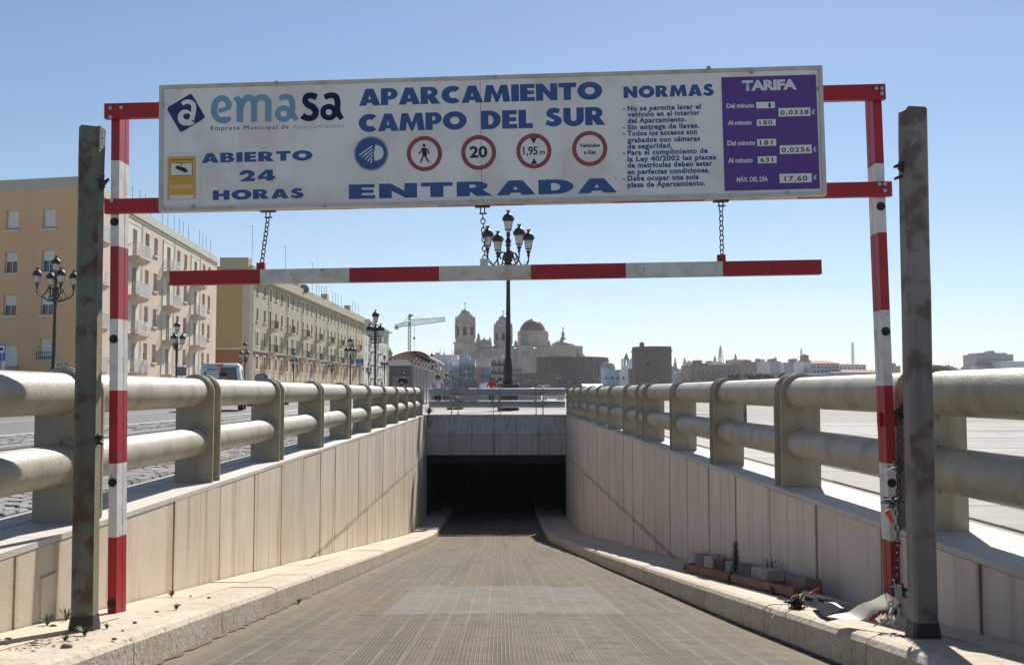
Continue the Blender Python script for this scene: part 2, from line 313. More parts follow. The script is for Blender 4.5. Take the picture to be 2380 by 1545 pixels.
class MB:
    def __init__(s): s.v=[]; s.f=[]; s.m=[]; s.s=[]
    def add(s, vs, fs, mi=0, sm=False):
        k=len(s.v); s.v += [tuple(p) for p in vs]; s.f += [tuple(i+k for i in f) for f in fs]; s.m += [mi]*len(fs); s.s += [sm]*len(fs); return s
    def hexa(s, p, mi=0):
        return s.add(p, [(0,3,2,1),(4,5,6,7),(0,1,5,4),(1,2,6,5),(2,3,7,6),(3,0,4,7)], mi)
    def box(s, x0,x1,y0,y1,z0,z1, mi=0):
        return s.hexa([(x0,y0,z0),(x1,y0,z0),(x1,y1,z0),(x0,y1,z0),(x0,y0,z1),(x1,y0,z1),(x1,y1,z1),(x0,y1,z1)], mi)
    def bbox(s, x0,x1,y0,y1,z0,z1, b=.01, mi=0):      # box with bevelled vertical and top edges
        lo=[(x0+b,y0),(x1-b,y0),(x1,y0+b),(x1,y1-b),(x1-b,y1),(x0+b,y1),(x0,y1-b),(x0,y0+b)]
        cx,cy=(x0+x1)/2,(y0+y1)/2
        top=[(cx+(x-cx)*(1-2*b/(x1-x0)), cy+(y-cy)*(1-2*b/(y1-y0)), z1) for x,y in lo]
        vs=[(x,y,z0) for x,y in lo]+[(x,y,z1-b) for x,y in lo]+top
        fs=[tuple(range(7,-1,-1)), tuple(range(16,24))]
        for k in (0,8):
            for i in range(8): fs.append((k+i,k+(i+1)%8,k+8+(i+1)%8,k+8+i))
        return s.add(vs, fs, mi)
    def ring(s, rings, mi=0, sm=True, caps=True, closed=False):
        n=len(rings[0]); vs=[p for r in rings for p in r]; fs=[]
        m=len(rings)
        for j in range(m if closed else m-1):
            a=j*n; b=((j+1)%m)*n
            for i in range(n): fs.append((a+i,a+(i+1)%n,b+(i+1)%n,b+i))
        s.add(vs, fs, mi, sm)
        if caps and not closed:
            s.add(rings[0], [tuple(range(n-1,-1,-1))], mi, False); s.add(rings[-1], [tuple(range(n))], mi, False)
        return s
    def tube(s, pts, r, n=8, mi=0, closed=False, sm=True, caps=True, ph=0):
        pts=[Vector(p) for p in pts]; rs=r if isinstance(r,(list,tuple)) else [r]*len(pts); rings=[]; up=None
        for i,p in enumerate(pts):
            if closed: d=(pts[(i+1)%len(pts)]-pts[i-1])
            else: d=pts[min(i+1,len(pts)-1)]-pts[max(i-1,0)]
            d.normalize()
            if up is None:
                up=Vector((0,0,1)) if abs(d.z)<.9 else Vector((0,1,0))
            a=d.cross(up)
            if a.length<1e-5: a=d.orthogonal()
            a.normalize(); b=a.cross(d); up=b
            rings.append([tuple(p+(a*math.cos(t)+b*math.sin(t))*rs[i]) for t in [ph+2*math.pi*k/n for k in range(n)]])
        return s.ring(rings, mi, sm, caps, closed)
    def lathe(s, prof, n=16, cx=0, cy=0, mi=0, sm=True, ph=0, caps=True):
        return s.ring([[(cx+r*math.cos(ph+2*math.pi*k/n), cy+r*math.sin(ph+2*math.pi*k/n), z) for k in range(n)] for r,z in prof], mi, sm, caps)
    def prism(s, poly, y0, y1, mi=0, sm=False):       # polygon in XZ pushed along Y (y0 = front)
        n=len(poly)
        s.add([(x,y0,z) for x,z in poly], [tuple(range(n))], mi); s.add([(x,y1,z) for x,z in poly], [tuple(range(n-1,-1,-1))], mi)
        return s.add([(x,y0,z) for x,z in poly]+[(x,y1,z) for x,z in poly], [(i,n+i,n+(i+1)%n,(i+1)%n) for i in range(n)], mi, sm)
    def ball(s, c, r, n=10, mi=0, sc=(1,1,1)):
        k=max(4,n//2)
        return s.ring([[(c[0]+sc[0]*r*max(.02,math.sin(math.pi*j/k))*math.cos(2*math.pi*i/n), c[1]+sc[1]*r*max(.02,math.sin(math.pi*j/k))*math.sin(2*math.pi*i/n), c[2]-sc[2]*r*math.cos(math.pi*j/k)) for i in range(n)] for j in range(k+1)], mi)
    def mesh(s, name, mats):
        me=bpy.data.meshes.new(name); me.from_pydata(s.v, [], s.f)
        for m in mats: me.materials.append(m)
        me.polygons.foreach_set('material_index', s.m); me.polygons.foreach_set('use_smooth', s.s); me.update(); return me
    def build(s, name, mats, parent=None, rel=None, loc=None, **kw):
        if isinstance(mats, bpy.types.Material): mats=[mats]
        if rel is None and parent is not None and parent.get('_w'): rel = parent.location
        if rel is not None: s.v=[(x-rel[0],y-rel[1],z-rel[2]) for x,y,z in s.v]
        o=bpy.data.objects.new(name, s.mesh(name, mats)); COL.objects.link(o)
        if parent: o.parent=parent
        if loc is not None: o.location=loc
        return tag(o, **kw)
def wthing(name, label, cat, loc=(0,0,0), group=None):      # parts are given in world coordinates
    o = thing(name, label, cat, loc, group=group); o['_w'] = 1; return o
def put(mesh, name, parent=None, loc=(0,0,0), rot=None, scale=None):
    o=bpy.data.objects.new(name, mesh); COL.objects.link(o); o.location=loc
    if parent: o.parent=parent
    if rot: o.rotation_euler=rot
    if scale: o.scale=scale
    return o
# ---------------------------------------------------------------- heights of the ramp
GZ = -.80
def drop(Y):
    if Y <= 26: return .121*Y
    if Y <= 31: t=(Y-26)/5; return 3.146+5*(.121*t-.5*.076*t*t)
    return 3.146+5*(.121-.038)+.045*(Y-31)
def zside(Y): return -.585-drop(Y)
def zroad(Y): return -.775-drop(Y)
def kl(Y): return -1.77                                     # kerb lines
def kr(Y):
    P=[(-20,1.78),(5,1.76),(7,1.68),(10.5,1.61),(14.2,1.52),(19,1.46),(26,1.38),(80,1.38)]
    for (a,b),(c,d) in zip(P,P[1:]):
        if Y<=c: return b+(d-b)*(Y-a)/(c-a)
    return 1.38
WL, WR = -2.46, 2.34
YS = [-8+.5*i for i in range(17)]+[.5*i+.5 for i in range(88)]+[60]
# ================================================================ SETTING
Y_END = 34.3
def sheet(name, rects, z, m, th=0):
    b=MB()
    for x0,x1,y0,y1 in rects: b.add([(x0,y0,z),(x1,y0,z),(x1,y1,z),(x0,y1,z)], [(0,1,2,3)])
    return b.build(name, m, kind='structure')
sheet('ground', [(-5000,-2.75,-4000,9000),(2.65,5000,-4000,9000),(-2.75,2.65,34.6,9000),(-2.75,2.65,-4000,-8)], GZ-.05, M['land'])
plaza=sheet('plaza', [(2.9,90,-8,150),(-9,2.9,34.7,150)], GZ-.008, M['plaza'])
street=sheet('street', [(-26,-3.1,-8,34.7),(-26,-9,34.7,330)], GZ-.02, M['asphalt'])
sheet('pavement', [(-33,-26,-8,330)], GZ+.1, M['coping'])
# painted lines and the smoother lane bands
lb=MB()
for x0,x1 in ((-9.22,-9.06),(-7.36,-7.27),(-13.2,-13.05),(-5.62,-5.53)): lb.add([(x0,-8,GZ-.012),(x1,-8,GZ-.012),(x1,110,GZ-.012),(x0,110,GZ-.012)], [(0,1,2,3)])
lb.build('road_line', M['line'], kind='structure')
# cobbles: the nearest as single stones, the rest joined
cob=wthing('cobbled_strip', None, None, (-5,8,GZ)); tag(cob, kind='structure')
cm=[MB().bbox(-a,a,-b,b,-.03,.012,.012).mesh('cobble', [M['cobble']]) for a,b in ((.054,.085),(.058,.078),(.05,.092))]
far=MB(); k=0
for Y0 in [4.6+.19*i for i in range(128)]:
    for x0 in [-3.30-.125*j for j in range(18)]+([-7.55-.125*j for j in range(12)] if Y0>9 else []):
        x=x0+rng.uniform(-.008,.008); y=Y0+rng.uniform(-.01,.01)+(.09 if int(-x0*8)%2 else 0); z=GZ-.012+rng.uniform(-.003,.003)
        if Y0<7.2 and x0>-5.6 and k<300:
            o=put(cm[k%3], 'cobblestone', cob, (x+5,y-8,z-GZ), (rng.uniform(-.05,.05),rng.uniform(-.05,.05),rng.uniform(-.06,.06))); k+=1
        else:
            a=.055; c=.083; t=rng.uniform(-.004,.006)
            far.hexa([(x-a,y-c,z-.02),(x+a,y-c,z-.02),(x+a,y+c,z-.02),(x-a,y+c,z-.02),(x-a*.88,y-c*.9,z+.008),(x+a*.88,y-c*.9,z+.008+t),(x+a*.88,y+c*.9,z+.008),(x-a*.88,y+c*.9,z+.008-t)])
far.build('cobblestones', M['cobble'], cob, kind='stuff')
# plaza slabs near the railing and beyond the tunnel mouth
sm=MB().bbox(-.747,.747,-.497,.497,-.03,.008,.004).mesh('paving_slab', [M['paving']])
hf=MB().bbox(-.247,.247,-.497,.497,-.03,.008,.004).mesh('paving_slab', [M['paving']])
for j in range(22):
    if j%2: put(hf, 'paving_slab', plaza, (2.99+.25,3.4+1.0*j,GZ+rng.uniform(-.003,.002)))
    for i in range(7):
        x=2.99+.75+1.5*i+(.5 if j%2 else 0); y=3.4+1.0*j
        put(sm, 'paving_slab', plaza, (x,y,GZ+rng.uniform(-.003,.002)), (rng.uniform(-.002,.002),rng.uniform(-.002,.002),0))
for j in range(8):
    for i in range(10):
        x=-6.2+1.5*i+(.6 if j%2 else 0); y=35.4+1.0*j
        put(sm, 'paving_slab', plaza, (x,y,GZ+rng.uniform(-.003,.002)))
# ramp road (finer near the camera)
rb=MB(); vs=[]; 
for Y in YS: vs += [(kl(Y)-.01,Y,zroad(Y)),(0,Y,zroad(Y)+.012),(kr(Y)+.01,Y,zroad(Y))]
rb.add(vs, [q for i in range(len(YS)-1) for q in ((3*i,3*i+1,3*i+4,3*i+3),(3*i+1,3*i+2,3*i+5,3*i+4))], 0, True)
rb.build('ramp_road', M['road'], kind='structure')
for side in (-1,1):
    b=MB(); Y=3.0; vs=[]
    while Y<33:
        k=(kl(Y) if side<0 else kr(Y)); wd=max(.006,rng.gauss(.022,.012)); vs += [(k,Y,zroad(Y)+.010),(k-side*wd,Y,zroad(Y)+.004+.002)]; Y+=.09
    b.add(vs,[(2*i,2*i+1,2*i+3,2*i+2) for i in range(len(vs)//2-1)]); b.build('gutter_seam', M['joint'], bpy.data.objects['ramp_road'])
# kerbs and narrow pavements on both sides
def slabs(struct, side, inner):
    y=-1.6; first=True
    while y < 37:
        L=1.45 if inner else 1.6
        L*=rng.uniform(.92,1.06); y1=y+L
        n=2 if 24<y<33 or (side>0 and y<20) else 1
        yy=[y+.006+(L-.012)*i/n for i in range(n+1)]
        dz=rng.uniform(-.004,.004)
        def edges(Y):
            k=kl(Y) if side<0 else kr(Y); W=WL if side<0 else WR
            mid=k+.37*side
            return (mid+.004*side, W-.012*side) if inner else (k, mid-.004*side)
        b=MB(); rings=[]
        for Y in yy:
            a,c=edges(Y); z=zside(Y)+dz-(0 if inner else .0)
            if inner: pr=[(a,z-.06),(c,z-.06),(c,z),(a,z)]
            else: pr=[(a,zroad(Y)-.06),(c,zroad(Y)-.06),(c,z),(a+.05*side,z),(a+.018*side,z-.012),(a,z-.038)]
            if side>0: pr=pr[::-1]
            rings.append([(x,Y,zz) for x,zz in pr])
        b.ring(rings, 0, False)
        b.build('paving_slab' if inner else 'kerb_stone', M['slab_in'] if inner else M['kerb'], struct)
        y=y1
for side,nm in ((-1,'sidewalk'),(1,'sidewalk')):
    base=MB(); vs=[]
    for Y in YS:
        k=(kl(Y) if side<0 else kr(Y)); W=(WL if side<0 else WR)
        vs += [(k+.02*side,Y,zside(Y)-.014),(W+.02*side,Y,zside(Y)-.014)]
    base.add(vs, [(2*i,2*i+1,2*i+3,2*i+2) for i in range(len(YS)-1)])
    # face behind the kerb stones
    vs=[]
    for Y in YS:
        k=(kl(Y) if side<0 else kr(Y))+.02*side; vs += [(k,Y,zroad(Y)-.1),(k,Y,zside(Y)-.014)]
    base.add(vs, [(2*i,2*i+1,2*i+3,2*i+2) for i in range(len(YS)-1)])
    st=base.build(nm, M['joint'], kind='structure')
    slabs(st, side, False); slabs(st, side, True)
# retaining walls: panels in tiers, coping slabs
def clip(Y): return zside(Y)-.05
def ramp_wall(side, label, m):
    W=WL if side<0 else WR
    t=wthing('retaining_wall', label, 'wall', (W,8,GZ))
    b=MB(); vs=[]
    X=W+.03*side
    for Y in YS: vs += [(X,Y,GZ-.035 if Y<Y_END+.2 else -2.3),(X,Y,min(zside(Y),GZ)-.3)]
    b.add(vs, [(2*i,2*i+1,2*i+3,2*i+2) for i in range(len(YS)-1)])
    b.build('wall_backing', M['joint'], t)
    P=1.245; off=5.13 if side<0 else 4.83
    for i in range(-3,25):
        q=rng.uniform(.010,.020); y0=off+P*i+q; y1=off+P*(i+1)-rng.uniform(.010,.020)
        if y1>Y_END+.1: y1=Y_END+.1
        if y1-y0<.1 or zside(y1)>GZ-.1: continue
        for z1,z0 in ((GZ-.036,-2.195),(-2.205,-3.545),(-3.555,-6)):
            lo0=max(z0,clip(y0)); lo1=max(z0,clip(y1))
            if lo1>=z1-.02: continue
            lo0=min(lo0,z1-.001)
            th=.03+rng.uniform(-.003,.003); x0=W+.034*side; x1=x0-th*side-.004*side
            p=[(x0,y0,lo0),(x1,y0,lo0),(x1,y1,lo1),(x0,y1,lo1),(x0,y0,z1),(x1,y0,z1),(x1,y1,z1),(x0,y1,z1)]
            MB().hexa(p).build('stone_panel', m, t)
    c1=-.42 if side<0 else .56
    for i in range(-3,24):
        y0=off+P*i+.4+.003; y1=y0+P-.006
        MB().hexa([(W-.004*side,y0,GZ-.032),(W+c1,y0,GZ-.032),(W+c1,y1,GZ-.032),(W-.004*side,y1,GZ-.032),(W-.004*side,y0,GZ+.002),(W+c1,y0,GZ+.002),(W+c1,y1,GZ+.002),(W-.004*side,y1,GZ+.002)]).build('coping_slab', M['coping'], t)
    if side<0:   # small service hatch low in the wall beside the rusty post
        MB().box(W-.004,W+.012,5.42,5.6,-1.22,-1.0).build('service_hatch', m, t, label='small square hatch cover in the wall')
    return t
ramp_wall(-1, 'sunlit travertine retaining wall along the left side of the ramp, under the left railing', M['stone'])
ramp_wall(1, 'shaded travertine retaining wall along the right side of the ramp, under the right railing', M['stone_r'])
MB().box(-3.1,WL-.42,-8,Y_END+.3,GZ-.1,GZ+.008).build('kerb_strip', M['coping'], kind='structure')
# tunnel mouth
t=wthing('tunnel_mouth', 'dark car park entrance at the foot of the ramp under a band of stone slabs', 'tunnel', (0,Y_END,-4.6))
b=MB(); b.box(WL-.1,WR+.1,Y_END+.052,Y_END+.6,-2.17,-1.49).box(WL-.1,WR+.1,Y_END+.33,Y_END+.6,-1.49,GZ-.03); b.build('lintel_core', M['joint'], t)
xs=[WL+.002]+[WL+.002+.78+.77*i for i in range(5)]+[WR-.002]
for a,c in zip(xs,xs[1:]):
    a+=.006; c-=.006
    MB().box(a,c,Y_END,Y_END+.05,-2.18,-1.496).build('stone_slab', M['lintel'], t)
    MB().hexa([(a,Y_END,-1.484),(c,Y_END,-1.484),(c,Y_END+.05,-1.484),(a,Y_END+.05,-1.484),(a,Y_END+.26,GZ-.03),(c,Y_END+.26,GZ-.03),(c,Y_END+.31,GZ-.03),(a,Y_END+.31,GZ-.03)]).build('sloping_slab', M['lintel'], t)
MB().box(WL+.003,WR-.003,Y_END+.22,Y_END+.62,GZ-.026,GZ+.003).build('coping_slab', M['coping'], t)
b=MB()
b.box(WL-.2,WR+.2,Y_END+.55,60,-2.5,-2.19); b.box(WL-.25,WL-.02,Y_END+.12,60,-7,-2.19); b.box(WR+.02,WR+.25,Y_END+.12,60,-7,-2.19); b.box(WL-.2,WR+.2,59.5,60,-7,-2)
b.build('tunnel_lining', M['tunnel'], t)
# ================================================================ RAILINGS
PZ1, PZ2, PR = -.012, -.440, .127
plate_poly=[(-.165,GZ)]+[(.165,GZ)]+arc(0,PZ1,.165,.165,0,180,16)
plate_me=MB().prism(plate_poly, -.011, .011).mesh('support_plate', [M['plate']])
def flange_mesh():
    b=MB(); n=28
    o=[(.156*math.cos(2*math.pi*i/n), .156*math.sin(2*math.pi*i/n)) for i in range(n)]; q=[(.124*math.cos(2*math.pi*i/n), .124*math.sin(2*math.pi*i/n)) for i in range(n)]
    for k in range(n):
        j=(k+1)%n
        b.add([(o[k][0],0,o[k][1]),(o[j][0],0,o[j][1]),(q[j][0],0,q[j][1]),(q[k][0],0,q[k][1])],[(0,1,2,3)])
        b.add([(o[k][0],0,o[k][1]),(o[j][0],0,o[j][1]),(o[j][0],.020,o[j][1]),(o[k][0],.020,o[k][1])],[(0,3,2,1)])
    for k in range(6):
        a=2*math.pi*(k+.5)/6; x,z=.138*math.cos(a),.138*math.sin(a)
        b.tube([(x,-.012,z),(x,.002,z)], .011, 6)
    return b.mesh('flange_ring', [M['plate']])
fl_me=flange_mesh()
pipes={}
def pipe(parent, L, loc, m='pipe', rot=None, cap=False):
    if (round(L,3),m) not in pipes: pipes[(round(L,3),m)] = MB().tube([(0,0,0),(0,L,0)], PR, 32, caps=cap).mesh('rail_pipe', [M[m]])
    return put(pipes[(round(L,3),m)], 'rail_pipe', parent, loc, rot)
def rail(side, xc, ys, gap, label, extra=()):
    t=thing('railing', label, 'railing', (xc,8,0))
    for y in ys:
        if y<4 and side==0: continue
        put(plate_me, 'support_plate', t, (0,y-8,0)); put(plate_me, 'support_plate', t, (0,y+gap-8,0))
        for z in (PZ1,PZ2):
            fo=put(fl_me, 'flange_ring', t, (0,y-.0315-8,z)); put(fl_me, 'flange_ring', t, (0,y+gap-.0315-8,z))
            put(fl_me, 'flange_ring', t, (0,y+gap+.0315-8,z), (0,0,math.pi))
            pipe(t, gap-.022, (0,y+.011-8,z))
    for y in extra: put(plate_me, 'support_plate', t, (0,y-8,0))
    for a,c in zip(ys,ys[1:]):
        for z in (PZ1,PZ2): pipe(t, round(c-a-gap-.022,3), (0,a+gap+.011-8,z))
    return t
LY=[8.80+2.665*k for k in range(-3,10)]; RY=[8.30+2.6*k for k in range(-3,11)]
rail(-1, -2.675, LY, .22, 'cream tubular railing beside the street, left of the ramp')
rail(1, 2.535, RY, .20, 'cream tubular railing beside the open plaza, right of the ramp', extra=(17.15,))
t=thing('railing', 'low grey tubular railing across the far end of the ramp, above the tunnel', 'railing', (0,34.75,0))
for z in (PZ1,PZ2):
    X=[-2.42,-1.62,-1.40,-.17,.07,1.33,1.57,2.34]
    for a,c in zip(X,X[1:]):
        if c-a<.3: pipe(t, round(c-a,3), (a,0,z), 'pipe2', (0,0,-math.pi/2))
        else: pipe(t, round(c-a,3), (a,0,z), 'pipe2', (0,0,-math.pi/2), True)
for x in (-1.62,-1.40,-.17,.07,1.33,1.57): put(plate_me, 'support_plate', t, (x,0,0), (0,0,math.pi/2))
# ================================================================ HEIGHT FRAME
class Plane:
    def __init__(s, o, yaw, roll):
        s.o=Vector(o); s.yaw=yaw; s.roll=roll
        s.M=Matrix.Rotation(yaw,3,'Z')@Matrix.Rotation(-roll,3,'Y'); s.U=s.M@Vector((1,0,0)); s.V=s.M@Vector((0,0,1)); s.N=s.M@Vector((0,1,0))
    def uv(s, px, py):
        r=ray(px,py); k=s.o.dot(s.N)/r.dot(s.N); p=r*k-s.o; return p.dot(s.U), p.dot(s.V)
FPn=Plane((-2.3802,6.0,1.1171), -.0431, .0167)
fr=thing('height_gantry', 'red and white striped steel portal standing over the ramp entrance', 'gantry', FPn.o, (0,-FPn.roll,FPn.yaw))
fr_uv=lambda px,py: FPn.uv(px,py)
def striped(b, x0,x1,y0,y1, zs, reds):       # stacked boxes of red / white paint
    for i in range(len(zs)-1):
        a,c=sorted((zs[i],zs[i+1])); b.box(x0,x1,y0,y1,a,c, 0 if (i%2==0)==reds else 1)
def vz(px,ys): return [fr_uv(px,y)[1] for y in ys]
# left post: front tube and wider rear channel
def post(px, cuts, reds, xa, xb, inner, zbot, zb_rear):
    zs=vz(px,cuts)+[zbot]
    b=MB(); striped(b, xa, xb, .0, .080, zs, reds)
    # rear profile, stands 5 mm off and reaches slightly further inwards
    if inner>0: striped(b, xa+.002, xb+.001, .084, .138, zs, reds)
    else: striped(b, xa-.001, xb-.002, .084, .138, zs, reds)
    return b.build('post', [M['red'],M['white']], fr)
uL0=fr_uv(257,500)[0]; uR1=fr_uv(2058,460)[0]
zl=-2.45
post(268, [262,373,572,741,907,1077,1248], True, uL0, uL0+.052, 1, zl, zl)
post(2040, [214,380,540,721,896,1077,1258], True, uR1-.052, uR1, -1, zl-.06, zl)
# cross bars
W_=4.699
b=MB(); zt=.584; b.box(-.005,W_+.0,.0-.042,.0-.002,zt-.046,zt+.046,0); b.build('crossbar', [M['red']], fr)
b=MB(); xs=[0]+[fr_uv(x,482)[0] for x in (430,622,822,1018,1218,1423,1637,1850)]+[W_+.015]
for i in range(len(xs)-1): b.box(xs[i],xs[i+1],-.042,-.002,-.044,.044, i%2)
b.build('crossbar', [M['red'],M['white']], fr)
bm_=MB().tube([(0,-.012,0),(0,.0,0)], .012, 6).mesh('bolt', [M['bolt']])
bk_=MB().tube([(0,-.006,0),(0,0,0)], .026, 14).tube([(0,-.016,0),(0,-.006,0)], .016, 6).mesh('rubber_bolt', [M['rubber']])
for px,py in ((265,257),(265,278),(290,256),(2030,212),(2043,212),(2043,224),(2037,432),(2050,432),(2050,447),(268,470)):
    u,v=fr_uv(px,py); put(bm_, 'bolt', fr, (u,-.042,v))
for px,py in ((258,516),(257,788),(254,1121),(252,1401),(2040,480),(2051,770),(2059,1122)):
    u,v=fr_uv(px,py); u=uL0+.025 if px<1000 else uR1-.03; put(bk_, 'rubber_bolt', fr, (u,0,v))
# red side bracket on the right post
u,v=fr_uv(2078,975); MB().box(u-.07,u+.05,.05,.09,v-.04,v+.04).build('side_bracket', M['red'], fr)
# hanging bar
gl=fr_uv(400,648); gr_=fr_uv(1905,622); ang=math.atan2(gr_[1]-gl[1],gr_[0]-gl[0]); Lb=math.hypot(gr_[0]-gl[0],gr_[1]-gl[1])
ho=FPn.o+FPn.U*gl[0]+FPn.V*gl[1]
hb=thing('height_bar', 'red and white striped height limit bar hanging on three chains under the sign', 'height bar', ho, (0,-(FPn.roll+ang),FPn.yaw))
def hx(px): return Lb*(fr_uv(px,635)[0]-gl[0])/(gr_[0]-gl[0])
xs=[0]+[hx(x) for x in (609,815,1022,1234,1453,1677)]+[Lb]
for i in range(7): MB().box(xs[i]+(.0005 if i else 0),xs[i+1],-.045,.015,-.0425,.0425).build('bar_section', [M['red'],M['whitem'] if i in (3,) else M['white']][i%2] , hb)
for px in (609,1127,1677):
    x=hx(px); MB().box(x-.026,x+.022,-.03,.0,.043,.085).tube([(x,-.036,.066),(x,-.03,.066)],.014,8).build('chain_lug', M['red'] if px!=1127 else M['whitem'], hb)
# chains
def link_mesh(L=.034, w=.0125, r=.0036, n=5):
    pts=[]
    for a in range(0,180,36): pts.append((w*math.cos(R(a)), 0, L/2-w+w*math.sin(R(a))))
    pts.append((-w,0,L/2-w))
    for a in range(180,360,36): pts.append((w*math.cos(R(a)), 0, -L/2+w+w*math.sin(R(a))))
    pts.append((w,0,-L/2+w))
    return MB().tube(pts, r, n, closed=True, caps=False).mesh('chain_link', [M['chain']])
lk=link_mesh()
def chain(pts, label, step=.027, group=None, sc=1, name='chain'):
    pts=[Vector(p) for p in pts]; t=thing(name, label, 'chain', pts[-1], group=group)
    seg=[(b-a).length for a,b in zip(pts,pts[1:])]; tot=sum(seg); n=max(1,int(tot/(step*sc))); k=0
    for i in range(n):
        d=tot*(i+.5)/n; j=0
        while j<len(seg)-1 and d>seg[j]: d-=seg[j]; j+=1
        p=pts[j].lerp(pts[j+1], min(1,d/max(seg[j],1e-6))); dr=(pts[j+1]-pts[j]).normalized()
        q=dr.to_track_quat('Z','Y').to_matrix().to_4x4()@Matrix.Rotation(math.pi/2*(i%2)+.25,4,'Z')
        put(lk, 'chain_link', t, p-pts[-1], q.to_euler(), (sc,)*3)
    return t
for (ax,ay,bx,by,lab) in ((625,497,609,618,'rusty chain holding the left end of the striped height bar'),(1122,488,1128,612,'rusty chain holding the middle of the striped height bar, in front of the lamp'),(1674,470,1677,600,'rusty chain holding the right part of the striped height bar')):
    u,v=fr_uv(ax,ay); u2,v2=fr_uv(bx,by)
    P=FPn.o+FPn.U*u+FPn.V*(v-.03)-FPn.N*.02; Q=FPn.o+FPn.U*u2+FPn.V*(v2-.01)-FPn.N*.015
    chain([P,Q], lab, group='chains carrying the height bar')
    b=MB(); b.box(u-.045,u+.045,-.05,.0,-.054,-.045); b.tube([(u-.012,-.02,-.05),(u-.012,-.02,v-.03)],.004,5).tube([(u+.012,-.02,-.05),(u+.012,-.02,v-.03)],.004,5).tube([(u-.02,-.02,v-.026),(u+.026,-.02,v-.026)],.005,6)
    b.build('chain_hanger', M['chain'], fr)
# ================================================================ GLYPHS
def G(ch):
    # heavy caps: list of closed outlines (first solid, rest holes), advance width
    if ch=='A': return [[(0,0),(.30,1),(.66,1),(.98,0),(.64,0),(.59,.16),(.37,.16),(.32,0)],[(.42,.37),(.54,.37),(.48,.62)]], .98
    if ch=='P': return [[(0,0),(0,1),(.44,1)]+arc(.44,.66,.32,.34,90,-90,10)+[(.33,.32),(.33,0)],[(.32,.54),(.40,.54)]+arc(.40,.66,.07,.12,-90,90,5)+[(.32,.78)]], .76
    if ch=='R': return [[(0,0),(0,1),(.46,1)]+arc(.46,.69,.32,.31,90,-55,9)+[(.90,0),(.50,0),(.33,.33),(.33,0)],[(.32,.57),(.42,.57)]+arc(.42,.68,.07,.11,-90,90,5)+[(.32,.79)]], .90
    if ch=='C': return [arc(.50,.5,.50,.52,48,312,22)+arc(.52,.5,.17,.20,-52,-308,12)], .86
    if ch=='M': return [[(0,0),(.12,1),(.42,1),(.60,.45),(.78,1),(1.08,1),(1.20,0),(.88,0),(.83,.52),(.66,0),(.54,0),(.37,.52),(.32,0)]], 1.2
    if ch=='I': return [[(0,0),(0,1),(.35,1),(.35,0)]], .35
    if ch=='E': return [[(0,0),(0,1),(.66,1),(.66,.76),(.33,.76),(.33,.62),(.63,.62),(.63,.39),(.33,.39),(.33,.24),(.67,.24),(.67,0)]], .67
    if ch=='N': return [[(0,0),(0,1),(.30,1),(.64,.48),(.64,1),(.96,1),(.96,0),(.66,0),(.32,.50),(.32,0)]], .96
    if ch=='T': return [[(0,1),(.80,1),(.80,.74),(.565,.74),(.565,0),(.235,0),(.235,.74),(0,.74)]], .8
    if ch=='O': return [arc(.56,.5,.56,.53,0,347,28),arc(.56,.5,.22,.22,0,343,20)], 1.12
    if ch=='D': return [[(0,0),(0,1),(.40,1)]+arc(.40,.5,.48,.5,90,-90,16),[(.32,.25),(.40,.25)]+arc(.40,.5,.15,.25,-90,90,8)+[(.32,.75)]], .88
    if ch=='L': return [[(0,0),(0,1),(.34,1),(.34,.27),(.64,.27),(.64,0)]], .64
    if ch=='S': return [[(.68,.94)]+arc(.40,.71,.34,.32,62,215,9)+[(.28,.44),(.40,.36),(.40,.27),(.30,.24),(.10,.36),(.0,.10)]+arc(.38,.30,.37,.33,225,400,10)+[(.52,.60),(.37,.67),(.40,.76),(.60,.70)]], .76
    if ch=='U': return [[(0,1),(.33,1),(.33,.40)]+arc(.46,.38,.13,.13,180,360,6)+[(.59,1),(.92,1),(.92,.38)]+arc(.46,.38,.46,.41,0,-180,14)], .92
    if ch=='B': return [[(0,0),(0,1),(.44,1)]+arc(.44,.755,.30,.245,90,-52,8)+arc(.46,.29,.34,.29,52,-90,8),[(.31,.60),(.40,.60)]+arc(.40,.69,.07,.09,-90,90,4)+[(.31,.78)],[(.31,.20),(.42,.20)]+arc(.42,.305,.08,.105,-90,90,4)+[(.31,.41)]], .80
    if ch=='H': return [[(0,0),(0,1),(.33,1),(.33,.64),(.60,.64),(.60,1),(.93,1),(.93,0),(.60,0),(.60,.37),(.33,.37),(.33,0)]], .93
    if ch=='2': return [[(0,0),(.40,.42),(.48,.56),(.46,.68),(.36,.72),(.28,.62),(.28,.58),(.0,.58)]+arc(.40,.66,.38,.36,180,-35,12)+[(.56,.27),(.80,.27),(.78,0)]], .8
    if ch=='4': return [[(.44,0),(.44,.17),(0,.17),(0,.40),(.40,1),(.76,1),(.76,.40),(.88,.40),(.88,.17),(.76,.17),(.76,0)],[(.26,.40),(.46,.40),(.46,.70)]], .88
    return [], .4
DG=bpy.context.evaluated_depsgraph_get
def shape_mesh(name, outlines, m):                 # flat print from closed outlines, holes by even-odd fill
    c=bpy.data.curves.new(name,'CURVE'); c.dimensions='2D'; c.fill_mode='BOTH'
    for o in outlines:
        s=c.splines.new('POLY'); s.points.add(len(o)-1)
        for p,(x,y) in zip(s.points,o): p.co=(x,y,0,1)
        s.use_cyclic_u=True
    ob=bpy.data.objects.new(name,c); COL.objects.link(ob); DG().update()
    me=bpy.data.meshes.new_from_object(ob.evaluated_get(DG())); bpy.data.objects.remove(ob); bpy.data.curves.remove(c)
    me.materials.clear(); me.materials.append(m); me.name=name; return me
